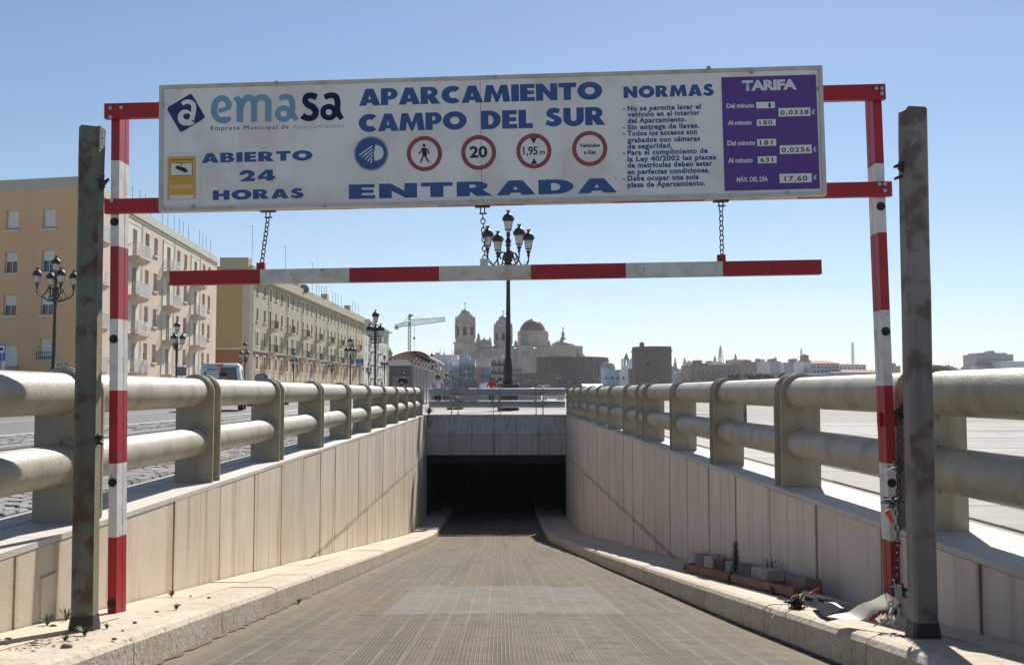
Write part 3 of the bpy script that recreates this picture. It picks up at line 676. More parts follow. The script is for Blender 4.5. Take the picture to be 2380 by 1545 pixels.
def heavy(text, m, track=.06):
    x=0; out=[]
    for ch in text:
        g,wd=G(ch); out += [[(px+x,py) for px,py in o] for o in g]; x+=wd+track
        if ch in 'A' : x-=.03
        if ch=='O': x-=.02
    return shape_mesh('lettering', out, m)
def text_mesh(text, m, bold=0.0, track=1.0):
    c=bpy.data.curves.new('lettering','FONT'); c.body=text; c.size=1; c.offset=bold; c.space_character=track; c.resolution_u=3; c.fill_mode='BOTH'
    ob=bpy.data.objects.new('lettering',c); COL.objects.link(ob); DG().update()
    me=bpy.data.meshes.new_from_object(ob.evaluated_get(DG())); bpy.data.objects.remove(ob); bpy.data.curves.remove(c)
    me.materials.clear(); me.materials.append(m); return me
def fit(me, x0,x1,z0,z1, y, parent, name='lettering', z_ref=None, plane='XZ', rot=None, **kw):
    # stretch a flat XY mesh to the rectangle and stand it up facing -Y
    vs=[v.co for v in me.vertices]; ax=min(v.x for v in vs); bx=max(v.x for v in vs); ay=min(v.y for v in vs); by=max(v.y for v in vs)
    if z_ref: ay,by=z_ref
    for v in me.vertices:
        p=v.co.copy(); v.co=(x0+(p.x-ax)/(bx-ax)*(x1-x0), 0, z0+(p.y-ay)/(by-ay)*(z1-z0))
    me.update(); return tag(put(me, name, parent, (0,y,0)), **kw)
# ================================================================ SIGN
SP=Plane((-2.015,5.85,1.0658), -.0567, .0166); SW,SH=3.9165,.7601
sg=thing('parking_sign', 'long white parking entrance board with blue lettering fixed on the red frame', 'sign', SP.o, (0,-SP.roll,SP.yaw))
A_=lambda cx,cy: SP.uv((600+.4271*cx)/1.721,(240+.4272*cy)/1.721)
B_=lambda cx,cy: SP.uv((1350+.4832*cx)/1.721,(240+.4832*cy)/1.721)
C_=lambda cx,cy: SP.uv((2400+.4531*cx)/1.721,(200+.4531*cy)/1.721)
seam=B_(1188,700)[0]
MB().box(.012,seam-.0012,.004,.03,.012,SH-.012).build('sign_sheet', M['sign'], sg); MB().box(seam+.0012,SW-.012,.004,.03,.012,SH-.012).build('sign_sheet', M['sign'], sg)
b=MB(); e=.022
for q in (((0,0),(SW,0),(SW-e,e),(e,e)),((SW,0),(SW,SH),(SW-e,SH-e),(SW-e,e)),((SW,SH),(0,SH),(e,SH-e),(SW-e,SH-e)),((0,SH),(0,0),(e,e),(e,SH-e))):
    b.prism(list(q), -.006, .05)
b.build('edge_profile', M['alu'], sg)
b=MB().box(.01,SW-.01,.034,.048,.01,SH-.01).build('back_board', M['signback'], sg)
PY=.0030
def H(text, F, lb, rt, m='blue', track=.06):
    x0,z0=F(*lb); x1,z1=F(*rt); z0b=z0
    return fit(heavy(text, M[m], track), x0,x1, z0, z1, PY, sg)
def T(text, F, lb, rt, m='blue', bold=.02, track=1.0, y=PY, ref=None):
    x0,z0=F(*lb); x1,z1=F(*rt)
    return fit(text_mesh(text, M[m], bold, track), x0,x1,z0,z1,y,sg, z_ref=ref)
# local x is measured at each corner; picture lean makes bottom-left and top-right the right pair
H('APARCAMIENTO', B_, (178,385),(2190,177), track=.05)
H('CAMPO', B_, (175,600),(1068,422), track=.04); H('DEL', B_, (1190,575),(1615,410)); H('SUR', B_, (1720,555),(2215,383))
H('ENTRADA', B_, (93,1152),(2312,975), track=.10)
H('ABIERTO', A_, (480,968),(1520,843), track=.10); H('24', A_, (833,1138),(1172,1023), track=.12); H('HORAS', A_, (587,1315),(1437,1198), track=.10)
H('NORMAS', C_, (210,428),(1003,297), track=.09)
def stroke(pts, wd):
    if len(pts)>4:                                  # smooth the hand-placed points
        q=[Vector(p) for p in pts]; ww=list(wd) if isinstance(wd,(list,tuple)) else [wd]*len(q); P2=[]; W2=[]
        for i in range(len(q)-1):
            a,b_,c,d=q[max(i-1,0)],q[i],q[i+1],q[min(i+2,len(q)-1)]
            for k in range(5):
                t_=k/5; P2.append(tuple(.5*((2*b_)+(c-a)*t_+(2*a-5*b_+4*c-d)*t_*t_+(3*b_-a-3*c+d)*t_**3))); W2.append(ww[i]+(ww[i+1]-ww[i])*t_)
        pts=P2+[tuple(q[-1])]; wd=W2+[ww[-1]]
    pts=[Vector((*p,0)) for p in pts]; l=[]; r=[]
    for i,p in enumerate(pts):
        d=(pts[min(i+1,len(pts)-1)]-pts[max(i-1,0)]).normalized(); n=Vector((-d.y,d.x,0)); k=wd[i] if isinstance(wd,(list,tuple)) else wd
        l.append((p.x+n.x*k/2,p.y+n.y*k/2)); r.append((p.x-n.x*k/2,p.y-n.y*k/2))
    return l+r[::-1]
def pr(outl, m, F, y, name='logo'):
    me=shape_mesh(name, [[F(*p) for p in o] for o in outl], M[m])
    for v in me.vertices: v.co=(v.co.x,0,v.co.y)
    return put(me, name, sg, (0,y,0))
# company logo
def LOGO_LETTERS():
    def ring_(cx_,cy_,rx,ry,qx,qy,m,a0=0,a1=343,y=PY): pr([arc(cx_,cy_,rx,ry,a0,a1,26),arc(cx_,cy_,qx,qy,a0,a1,20)] if a1-a0>340 else [arc(cx_,cy_,rx,ry,a0,a1,26)+arc(cx_,cy_,qx,qy,a1,a0,20)],m,A_,y)
    # e
    ring_(672,462,104,132,44,76,'sky',56,346); pr([stroke([(640,478),(700,462),(752,440)],[42,42,40])],'sky',A_,PY-.0006); pr([stroke([(690,566),(725,560),(752,538)],[64,52,40])],'sky',A_,PY-.0009)
    # m
    pr([[(812,335),(842,385),(840,583),(868,583),(870,583),(870,430),(872,400),(840,345)]],'sky',A_,PY-.0003); pr([[(775,366),(822,335),(868,380),(870,583),(810,583),(808,400)]],'sky',A_,PY-.0012)
    pr([stroke([(850,440),(880,378),(925,352),(962,375),(972,430),(972,581)],[50,56,60,62,58,58])],'sky',A_,PY-.0006); pr([stroke([(968,420),(1005,362),(1060,352),(1100,380),(1107,430),(1106,577)],[46,56,60,62,60,60])],'sky',A_,PY-.0015)
    for dx,dy,m in ((0,0,'sky'),(424,-14,'navy')):
        ring_(1250+dx,503+dy,82,78,30,28,m,0,343); pr([stroke([(1210+dx,366+dy),(1260+dx,346+dy),(1312+dx,356+dy),(1332+dx,410+dy),(1330+dx,480+dy),(1340+dx,520+dy),(1372+dx,566+dy)],[50,54,58,56,54,54,44])],m,A_,PY-.0008)
    pr([stroke([(1560,350),(1515,334),(1470,340),(1452,378),(1470,412),(1520,440),(1550,480),(1540,525),(1500,545),(1455,540),(1425,520)],[60,58,56,56,60,64,62,58,56,56,66])],'navy',A_,PY-.0004)
LOGO_LETTERS()
T('Empresa', A_, (568,674),(838,612), 'dark', 0, 1.2); T('Municipal', A_, (880,668),(1190,606), 'dark', 0, 1.2); T('de', A_, (1228,646),(1297,603), 'dark', 0, 1.2); T('Aparcamientos', A_, (1335,658),(1820,595), 'faint', 0, 1.2)
cx,cz=A_(335,496); s_=(A_(470,496)[0]-A_(335,496)[0])
rr=.18; sq=[]
for qx,qy,a0 in ((1-rr,1-rr,0),(-1+rr,1-rr,90),(-1+rr,-1+rr,180),(1-rr,-1+rr,270)): sq+=arc(qx,qy,rr,rr,a0,a0+90,5)
ca,sa=math.cos(R(30)),math.sin(R(30))
def logo(me, y, name='logo'):
    for v in me.vertices:
        p=v.co.copy(); v.co=(cx+(p.x*ca-p.y*sa)*s_, 0, cz+(p.x*sa+p.y*ca)*s_)
    return put(me, name, sg, (0,y,0))
logo(shape_mesh('logo',[sq],M['navy']), PY)
# white letter a with a tail inside the blue diamond (upright)
LOGO_LETTERS()
pr([stroke([(300,415),(325,395),(365,392),(400,412),(408,450),(402,500),(388,560),(402,592)][:7],[36,40,42,44,46,46,46])], 'sign', A_, PY-.0006)
pr([arc(328,540,70,75,0,343,20),arc(345,530,36,30,0,343,16)], 'sign', A_, PY-.0012)
pr([stroke([(330,608),(372,606),(412,584)],[10,18,24])], 'sign', A_, PY-.0018)
# rules text
lines=[('No se permite lavar el',537,890),('vehículo en el interior',590,880),('del Aparcamiento.',645,765),('Sin entrega de llaves.',703,878),('Todos los accesos son',758,855),('grabados con cámaras',817,883),('de seguridad.',872,637),('Para el cumplimiento de',927,950),('la Ley 40/2002 las placas',985,1025),('de matrículas deben estar',1040,993),('en perfectas condiciones.',1098,968),('Debe ocupar una sola',1155,873),('plaza de Aparcamiento.',1212,930)]
for i,(s,yb,xr) in enumerate(lines):
    yt=yb-44-(xr-243)*.028
    T(s, C_, (243,yb),(xr,yt), 'blue', .045, 1.12, ref=(0,.73))
    if i in (0,3,4,7,11): T('-', C_, (200,yb-10),(222,yb-19), 'blue', .03)
# tariff panel
q=[C_(1077,238),C_(1097,1242),C_(1942,1225),C_(1905,223)]
x0=(q[0][0]+q[1][0])/2; x1=(q[2][0]+q[3][0])/2; z0=(q[1][1]+q[2][1])/2; z1=(q[0][1]+q[3][1])/2
MB().box(x0,x1,.0005,.0035,z0,z1).build('tariff_panel', M['flare_navy'], sg)
TY=-.0006
def W(s,lb,rt,bold=.03,m='printw',tr=.95,y=TY,ref=None): T(s, C_, lb, rt, m, bold, tr, y, ref)
W('TARIFA',(1255,365),(1735,257),.05)
for s,lb,rt in (('Del minuto',(1117,517),(1360,468)),('Al minuto',(1127,667),(1340,618)),('Del minuto',(1125,847),(1370,796)),('Al minuto',(1130,1000),(1348,950))): W(s,lb,rt,.03)
W('MÁX. DEL DÍA',(1207,1168),(1482,1107),.03)
for (a,c,d,e_),s in (((1380,518,1543,458),'1'),((1386,672,1549,611),'180'),((1388,850,1553,784),'181'),((1393,1002,1558,937),'631'),((1577,590,1855,508),'0,0338'),((1588,920,1867,836),'0,0256'),((1586,1175,1867,1088),'17,60')):
    xa,za=C_(a,c); xb,zb=C_(d,e_)
    MB().box(xa,xb,-.0008,.0004,za,zb).build('price_label', M['paper'], sg)
    wd={'1':(1488,1506),'180':(1408,1520),'181':(1412,1522),'631':(1415,1527),'0,0338':(1594,1840),'0,0256':(1604,1852),'17,60':(1630,1828)}[s]
    h=c-e_; W(s,(wd[0],c-h*(.16 if len(s)<4 else .1)),(wd[1],e_+h*(.16 if len(s)<4 else .24)),.02,'dark',1.2,-.0012, (0,.73) if len(s)<4 else (-.13,.73))
for lb,rt in (((1868,572),(1897,527)),((1881,902),(1910,857)),((1884,1148),(1913,1105))): W('€',lb,rt,.02)
# round prohibition signs
def disc(c, r0, r1, m, y, n=36, F=B_, name='round_symbol'):
    o=[F(c[0]+r0*math.cos(2*math.pi*i/n), c[1]+r0*math.sin(2*math.pi*i/n)) for i in range(n)]; outs=[o]
    if r1: outs.append([F(c[0]+r1*math.cos(2*math.pi*i/n), c[1]+r1*math.sin(2*math.pi*i/n)) for i in range(n)])
    me=shape_mesh(name, outs, M[m])
    for v in me.vertices: v.co=(v.co.x,0,v.co.y)
    return put(me, name, sg, (0,y,0))
disc((278,774),143,0,'blue',PY); disc((278,774),138,134,'sign',PY-.0006)
pr([arc(345,765,40,64,-96,96,14)[::1]], 'sign', B_, PY-.0006, 'headlamp_symbol') if False else None
pr([arc(315,768,66,66,-90,90,16)+[(305,832),(298,768),(305,704)][0:2]], 'sign', B_, PY-.0006, 'headlamp_symbol')
for i in range(5):
    y0=712+26*i; xr=290-2*i+ (4 if i>2 else 0); pr([stroke([(xr,y0),(178+24*i,y0+76-4*i*2.2)],9)], 'sign', B_, PY-.0006, 'headlamp_symbol')
for c in ((719,775),(1168,766),(1625,753),(2088,733)):
    if c[0]==1168: disc(c,145,110,'ringred',PY)
    else: disc(c,146,112,'ringred',PY)
pr([arc(715,707,13,13,0,340,14)], 'dark', B_, PY, 'walker_symbol')
pr([[(700,728),(725,725),(738,735),(740,790),(728,800),(704,798),(700,760)]], 'dark', B_, PY, 'walker_symbol')
pr([stroke([(702,734),(690,758),(670,777)],11)], 'dark', B_, PY-.0006, 'walker_symbol'); pr([stroke([(734,734),(750,752),(756,776)],11)], 'dark', B_, PY-.0006, 'walker_symbol')
pr([stroke([(708,792),(698,822),(688,852)],12)], 'dark', B_, PY-.0012, 'walker_symbol'); pr([stroke([(724,792),(740,822),(760,848)],12)], 'dark', B_, PY-.0012, 'walker_symbol')
T('20', B_, (1094,812),(1240,710), 'dark', .035)
T('1,95', B_, (1537,797),(1655,713), 'dark', .02, .95, ref=(-.13,.73)); T('m', B_, (1674,783),(1716,752), 'dark', .02)
pr([[(1592,644),(1652,643),(1624,692)]], 'dark', B_, PY, 'arrow_symbol'); pr([[(1601,861),(1652,859),(1627,812)]], 'dark', B_, PY, 'arrow_symbol')
T('Vehículos', B_, (2003,725),(2172,688), 'dark', .035, 1.05); T('a Gas', B_, (2040,780),(2137,744), 'dark', .035, 1.05)
# surveillance poster
xa,za=A_(110,1362); xb,zb=A_(467,860); MB().box(xa,xb,.0015,.0035,za,zb).build('poster_sleeve', M['paper'], sg)
xa,za=A_(162,1310); xb,zb=A_(428,902); MB().box(xa,xb,.0002,.0012,za,zb).build('poster', M['poster'], sg)
T('ZONA VIDEOVIGILADA', A_, (186,944),(404,926), 'dark', .03, 1, -.0006)
xa,za=A_(192,1088); xb,zb=A_(399,962); MB().box(xa,xb,-.0012,-.0002,za,zb).build('poster_frame', M['dark'], sg); xa,za=A_(196,1084); xb,zb=A_(395,966); MB().box(xa,xb,-.0020,-.0013,za,zb).build('poster_picture', M['paper'], sg)
pr([[(250,988),(340,1015),(328,1056),(240,1018)]], 'dark', A_, -.0026, 'camera_symbol'); pr([[(332,1028),(355,1030),(348,1058),(330,1052)]], 'dark', A_, -.0032, 'camera_symbol'); pr([[(290,970),(299,970),(299,1015),(290,1012)]], 'signback', A_, -.0032, 'camera_symbol'); pr([[(250,966),(338,966),(338,970),(250,970)]], 'dark', A_, -.0026, 'camera_symbol')
for yy,x0_,x1_ in ((1112,180,412),(1148,200,385),(1178,186,400),(1198,186,398)):
    if yy>1160:
        xa,za=A_(x0_,yy+6); xb,zb=A_(x1_,yy-8); MB().box(xa,xb,-.0010,.0000,za,zb).build('poster_note', M['paper'], sg)
    xa,za=A_(x0_+4,yy+1); xb,zb=A_(x1_-4,yy-3); MB().box(xa,xb,-.0016,-.0011,za,zb).build('small_print', M['signback'], sg)
xa,za=A_(183,1305); xb,zb=A_(407,1262); MB().box(xa,xb,-.0010,.0000,za,zb).build('poster_note', M['paper'], sg)
# bolts on the board
bb=MB().tube([(0,-.003,0),(0,.0,0)], .014, 12).tube([(0,-.012,0),(0,-.003,0)], .009, 6).mesh('bolt', [M['bolt']])
for F,x,y in ((A_,112,422),(A_,1185,220),(A_,405,1378),(A_,1636,1367),(B_,1307,145),(B_,876,1195),(B_,1475,1178),(C_,957,165),(C_,1930,342),(C_,614,1300),(C_,1658,1265),(C_,1338,195)):
    u,v=F(x,y); put(bb, 'bolt', sg, (u,-.006 if (v<.03 or v>SH-.03) else .003,v))
# ================================================================ RUSTY POSTS
def rust_post(px_l, px_r, wd, py_base, py_top, m, label, lean):
    Yb=.585/((py_base-909.6)/FP-.121); zb=zside(Yb); p=at((px_l+px_r)/2,py_base,Y=Yb); top=at(px_l,py_top,Y=Yb).z
    t=thing('rusty_post', label, 'post', (p.x,Yb,zb), (0,lean,0)); h=top-zb
    D=.095; side=1 if px_l<1000 else -1
    # slightly uneven box column, hollow at the top, its edges eaten by rust
    n=14; pr_=[(-wd+.012,0),(wd-.012,0),(wd,.012),(wd,D-.01),(wd-.01,D),(-wd+.01,D),(-wd,D-.01),(-wd,.012)]; rings=[]
    for i in range(n+1):
        z=h*i/n-.0; rings.append([(x+rng.uniform(-.0012,.0012)+(.006*rng.random() if i==n else 0),y+rng.uniform(-.001,.001),z+(rng.uniform(-.02,.004) if i==n else 0)) for x,y in pr_])
    MB().ring(rings, 0, False).build('column', m, t)
    if side>0: MB().box(wd+.0008,wd+.0025,.014,D-.012,.07,h*.62).build('side_paint', M['beige'], t)
    MB().ring([[(x*1.03,(y-D/2)*1.03+D/2,z) for x,y in pr_] for z in (.37,.376)],0,False).build('weld_seam', m, t)
    MB().ring([[(x*k,(y-D/2)*k+D/2,z) for x,y in pr_] for z,k in ((-.02,1.22),(.015,1.2),(.07,1.05))],0,False).build('base_collar', M['rustbar'] if 0 else M['iron2'], t)
    # torn remains of a hinge
    for hz in ((h-.32, h-1.62) if side>0 else (h-.30,)):
        b=MB(); x=wd*side
        for k in range(5):
            a=rng.uniform(-.03,.03); b.tube([(x,.02+rng.uniform(0,.04),hz+a),(x+side*rng.uniform(.02,.05),.0+rng.uniform(0,.05),hz+a+rng.uniform(-.03,.03))],[rng.uniform(.008,.016),rng.uniform(.004,.010)],6,0,sm=False)
        b.build('broken_hinge', M['chain'], t)
    return t
rust_post(161,213,.053,1452,290, M['rust'], 'tall rusty grey green steel post standing on the left kerb beside the frame', -.010)
rust_post(2128,2184,.0565,1476,248, M['rust2'], 'tall weathered grey brown steel post standing on the right kerb by the chain', .003)
ORD=['first','second','third','fourth','fifth','sixth','seventh','eighth','ninth','tenth','eleventh','twelfth','thirteenth','fourteenth']
# ================================================================ STREET LAMPS (8.4 m, five lanterns)
def lantern_meshes():
    hx6=lambda r,z,ph=0:[(r*math.cos(ph+math.pi*k/3), r*math.sin(ph+math.pi*k/3), z) for k in range(6)]
    g=MB().ring([hx6(.135,.12),hx6(.20,.48)],0,False).mesh('glass', [M['lampglass']])
    f=MB()
    for k in range(6):
        a=math.pi*k/3; f.tube([(.14*math.cos(a),.14*math.sin(a),.11),(.207*math.cos(a),.207*math.sin(a),.49)],.009,4,sm=False)
        f.tube([(.03*math.cos(a),.03*math.sin(a),.0),(.12*math.cos(a),.12*math.sin(a),.11)],.009,4,sm=False)
    f.ring([hx6(.155,.10),hx6(.16,.125)],0,False).ring([hx6(.22,.475),hx6(.225,.50)],0,False)
    f=f.mesh('lantern_frame', [M['iron']])
    r=MB().lathe([(.225,.50),(.25,.53),(.245,.58),(.235,.60),(.225,.66),(.19,.73),(.12,.79),(.065,.82),(.05,.86),(.075,.92),(.09,.93),(.0,.93)],12)
    for k in range(12):
        a=math.pi*k/6; r.add([(.245*math.cos(a-.12),.245*math.sin(a-.12),.575),(.245*math.cos(a+.12),.245*math.sin(a+.12),.575),(.29*math.cos(a),.29*math.sin(a),.66),(.225*math.cos(a),.225*math.sin(a),.60)],[(0,1,2),(0,3,1),(1,3,2),(0,2,3)])
        r.add([(.08*math.cos(a-.2),.08*math.sin(a-.2),.91),(.08*math.cos(a+.2),.08*math.sin(a+.2),.91),(.105*math.cos(a),.105*math.sin(a),.975),(.05*math.cos(a),.05*math.sin(a),.92)],[(0,1,2),(0,3,1),(1,3,2),(0,2,3)])
    return g,f,r.mesh('lantern_roof', [M['iron']])
LG,LF,LR=lantern_meshes()
def lantern(t, loc):
    r=put(LR,'lantern',t,loc); put(LG,'glass',r); put(LF,'lantern_frame',r); return r
def big_lamp(label, loc, rz=R(27), plinth=True, m='iron', group=None, lanterns=5):
    t=thing('street_lamp', label, 'street lamp', loc, rz, group=group)
    if plinth:
        MB().bbox(-.34,.34,-.34,.34,0,.14,.02).bbox(-.30,.30,-.30,.30,.14,.98,.02).bbox(-.36,.36,-.36,.36,.98,1.13,.04).build('plinth', M['iron2'], t)
    z0=1.13 if plinth else 0
    pr_=[(.20,z0),(.235,z0+.04),(.22,z0+.12),(.175,z0+.2),(.19,z0+.35),(.20,z0+.55),(.175,z0+.75),(.135,z0+.9),(.16,z0+.95),(.165,z0+1.0),(.115,z0+1.05),(.105,z0+2.2),(.085,4.8),(.08,5.6),(.12,5.66),(.09,5.74),(.075,5.9),(.11,6.1),(.18,6.28),(.16,6.5),(.09,6.66),(.07,6.85),(.13,6.93),(.075,7.0),(.14,7.08),(.10,7.16),(.055,7.24),(.085,7.36),(.075,7.46),(.045,7.5)]
    s=1.0
    MB().lathe([(r,z) for r,z in pr_],14).build('column', M[m], t)
    for k in range(4):
        a=math.pi/2*k; ca,sa=math.cos(a),math.sin(a); b=MB()
        P=lambda q,z:(q*ca,q*sa,z)
        b.tube([P(.08,5.95),P(.22,5.86),P(.40,5.90),P(.58,6.02),P(.74,6.08),P(.88,6.16),P(.96,6.30),P(.97,6.50)],[.05,.06,.05,.045,.04,.035,.035,.03],7)
        b.tube([P(.10,6.50),P(.20,6.62),P(.34,6.62),P(.42,6.48),P(.36,6.34),P(.26,6.36),P(.24,6.46)],[.04,.045,.045,.04,.035,.03,.02],6)
        b.tube([P(.42,6.48),P(.52,6.30),P(.62,6.12)],.03,5); b.tube([P(.12,6.12),P(.26,6.16),P(.34,6.05),P(.28,5.94)],.035,5)
        b.lathe([(.03,6.48),(.07,6.56),(.05,6.60),(.09,6.70),(.11,6.74),(.04,6.78)],8,.97*ca,.97*sa)
        for q,z in ((.5,6.02),(.66,6.10),(.80,6.16),(.9,6.24)): b.tube([P(q,z),P(q-.02,z+.09)],[.025,.004],4)
        b.build('bracket', M[m], t)
    tops=[(0,0,7.46)]+[(.97*math.cos(math.pi/2*k),.97*math.sin(math.pi/2*k),6.72) for k in range(4)]
    for p in tops[:lanterns]: lantern(t,p)
    return t
main_lamp=big_lamp('tall black five-lantern street lamp on a square iron plinth, right behind the far railing', (at(1181,954,z=GZ).x,41.3,GZ))
main_lamp.scale=(1,1,1)
def lamp_at(px,ytop,Y,label,H=8.4,group=None,full=True):
    p=at(px,ytop,Y=Y); s=(p.z-GZ)/8.43
    return dup(main_lamp if full else far_lamp,(p.x,Y,GZ), R(rng.uniform(0,90)), label, s, group=group)
lamp_at(131,594,55.5,'large black five-lantern lamp in front of the peach building on the far left').rotation_euler=(0,0,R(-50))
# smaller three-lantern pavement lamps
def small_lamp():
    t=thing('street_lamp','black three-lantern pavement lamp in front of the peach balconied facade','street lamp',(0,0,0))
    MB().lathe([(.17,0),(.18,.1),(.13,.2),(.15,.5),(.10,.7),(.07,.8),(.065,3.6),(.10,3.7),(.06,3.8),(.10,4.0),(.13,4.2),(.07,4.4),(.09,4.6),(.045,4.9),(.045,5.3)],12).build('column', M['iron'], t)
    for k in range(3):
        a=2*math.pi*k/3; P=lambda q,z:(q*math.cos(a),q*math.sin(a),z)
        MB().tube([P(.06,4.0),P(.22,3.95),P(.38,4.08),P(.42,4.3)],[.045,.045,.035,.03],6).tube([P(.1,4.35),P(.26,4.4),P(.3,4.2),P(.2,4.1)],.03,5).build('bracket', M['iron'], t)
        lantern(t,P(.42,4.3))
    lantern(t,(0,0,5.25)); return t
sl=small_lamp(); GP='three-lantern lamps along the left pavement'
for i,(px,yt,Y,lab) in enumerate(((412,745,83,'black three-lantern pavement lamp in front of the peach balconied facade'),(570,793,105,'three-lantern lamp beside the white van, before the ochre end wall'),(683,815,130.7,'three-lantern lamp at the left end of the olive block'),(772,831,161,'three-lantern lamp before the middle of the olive block'),(857,842,206,'three-lantern lamp before the pale grey block'))):
    p=at(px,yt,Y=Y); s=(p.z-GZ)/6.2
    if i==0: sl.location=(p.x,Y,GZ); sl.scale=(s,)*3; sl['label']=lab; sl['group']=GP; sl.rotation_euler=(0,0,.4)
    else: dup(sl,(p.x,Y,GZ),.4+i,lab,s,group=GP)
for px,yt,Y,lab in ((873,720,75,'tallest three-lantern lamp standing over the left railing, left of the crane'),(815,783,110,'tall three-lantern lamp just left of the blue crossing sign'),(894,824,146,'three-lantern lamp between the last grey block and the bus shelter'),(1004,820,142,'three-lantern lamp just right of the bus shelter roof')):
    p=at(px,yt,Y=Y); dup(sl,(p.x,Y,GZ),px*.7,lab,(p.z-GZ)/6.2,group='three-lantern lamps in the middle of the street')
# simplified distant lamps
b=MB(); b.lathe([(.2,0),(.12,.6),(.09,1),(.08,6.4),(.14,6.6),(.06,7.5)],6,mi=0)
for p in [(0,0,7.46)]+[(.97*math.cos(math.pi/2*k),.97*math.sin(math.pi/2*k),6.6) for k in range(4)]:
    b.ring([[(p[0]+r*math.cos(2*math.pi*k/6),p[1]+r*math.sin(2*math.pi*k/6),p[2]+z) for k in range(6)] for r,z in ((.14,.1),(.21,.5))],1,False)
    b.ring([[(p[0]+r*math.cos(2*math.pi*k/6),p[1]+r*math.sin(2*math.pi*k/6),p[2]+z) for k in range(6)] for r,z in ((.25,.5),(.22,.68),(.05,.9))],0,False)
for k in range(2):
    a=math.pi/2*k; b.tube([(-.97*math.cos(a),-.97*math.sin(a),6.6),(0,0,6.2),(.97*math.cos(a),.97*math.sin(a),6.6)],.05,5)
far_me=b.mesh('street_lamp',[M['iron'],M['lampglass']])
FARL=[(1055,857,215,'first of the distant lamps right of the couple, before the blue house'),(1064,866,250,'distant lamp right beside the tallest one before the blue house'),(1083,871,290,'distant lamp at the foot of the curved pole'),(1069,888,400,'shortest distant lamp before the blue house'),(1101,871,285,'distant lamp at the left end of the orange house'),(1108,866,300,'distant lamp before the orange house'),(1137,888,410,'tiny distant lamp left of the woman in red'),
 (1219.5,880,300,'leftmost of the three lamps before the low sea wall'),(1231.5,877,300,'middle one of the three lamps before the low sea wall'),(1247,880,300,'rightmost of the three lamps before the low sea wall'),(1299.6,869.5,270,'lone lamp before the middle of the round cathedral wall'),(1325,880.5,310,'small lamp under the right half of the round cathedral wall'),(1396.5,872,280,'lamp before the right edge of the round cathedral wall'),(1460.6,877,300,'lamp before the white house beside the stone tower'),(1520.7,877,300,'lamp before the stone tower'),(1576.5,877,300,'lamp just right of the stone tower'),(1627.5,877,300,'lamp before the brown barracks'),(1733,872,290,'lamp between the palms and the brown barracks')]
for px,yt,Y,lab in FARL:
    p=at(px,yt,Y=Y); o=put(far_me,'street_lamp',None,(p.x,Y,GZ),(0,0,rng.uniform(0,1.5)),((p.z-GZ)/8.4,)*3); tag(o,lab,'street lamp','distant lamps along the sea front')
# curved poles
for x0,y0,x1,y1,Y,lab in ((1006,856,1027,903,150,'black curved pole arching beside the couple'),(1082,864,1109,903,170,'black curved pole arching before the blue house')):
    a=at(x0,y0,Y=Y); c=at(x1,y1,Y=Y); pts=[(a.x+(c.x-a.x)*math.sin(R(9*i)),Y,GZ+(a.z-GZ)*math.cos(R(9*i))) for i in range(11)]
    t=wthing('curved_pole',lab,'pole',(c.x,Y,GZ)); MB().tube(pts,.07,6).build('pole',M['iron'],t); MB().ball((a.x,Y,a.z),.18,8,sc=(1.6,1,.6)).build('lamp_head',M['steel'],t)
# ================================================================ BUILDINGS ON THE LEFT
def wall_holes(b, L, z0, z1, rects, depth=.25, mi=0, y=0):
    xs=sorted({0,L}|{r[0] for r in rects}|{r[1] for r in rects}); zs=sorted({z0,z1}|{r[2] for r in rects}|{r[3] for r in rects})
    for i in range(len(xs)-1):
        for j in range(len(zs)-1):
            mx,mz=(xs[i]+xs[i+1])/2,(zs[j]+zs[j+1])/2
            if any(r[0]<mx<r[1] and r[2]<mz<r[3] for r in rects): continue
            b.add([(xs[i],y,zs[j]),(xs[i+1],y,zs[j]),(xs[i+1],y,zs[j+1]),(xs[i],y,zs[j+1])],[(0,1,2,3)],mi)
    for a,c,d,e in rects:
        b.add([(a,y,d),(a,y+depth,d),(a,y+depth,e),(a,y,e)],[(0,1,2,3)],mi); b.add([(c,y,d),(c,y,e),(c,y+depth,e),(c,y+depth,d)],[(0,1,2,3)],mi)
        b.add([(a,y,d),(c,y,d),(c,y+depth,d),(a,y+depth,d)],[(0,1,2,3)],mi); b.add([(a,y,e),(a,y+depth,e),(c,y+depth,e),(c,y,e)],[(0,1,2,3)],mi)
_wc={}
def window(t, a, c, d, e, M4, y=.0, depth=.2, shut=.5, sill=True, frame=True, dark='glass'):
    """window part with pane, shutter and sill; M4 places the facade"""
    w_,h=round(c-a,2),round(e-d,2); key=(w_,h,round(shut,1),sill,frame,dark)
    if key not in _wc:
        f=.05; b=MB()
        if frame:
            b.box(0,w_,0,.06,0,f).box(0,w_,0,.06,h-f,h).box(0,f,0,.06,f,h-f).box(w_-f,w_,0,.06,f,h-f)
            if w_>.7: b.box(w_/2-f/2,w_/2+f/2,0,.05,f,h-f)
        else: b.box(0,w_,.05,.06,0,.01)
        fm=b.mesh('window',[M['trimw']]); pm=MB().box(.01,w_-.01,.055,.075,.01,h-.01).mesh('pane',[M[dark]])
        sm_=MB().box(f+.002,w_-f-.002,.01,.045,h-f-(h-2*f)*shut,h-f-.002).mesh('shutter',[M['shutter']]) if shut>0 else None
        im=MB().box(-.12,w_+.12,-.12-depth,-.002,-.14,-.02).mesh('sill',[M['trimw']]) if sill else None
        _wc[key]=(fm,pm,sm_,im)
    fm,pm,sm_,im=_wc[key]
    o=put(fm,'window',t); o.matrix_local=M4@Matrix.Translation((a,y+depth,d))
    for me,n in ((pm,'pane'),(sm_,'shutter'),(im,'sill')):
        if me: put(me,n,o)
    return o
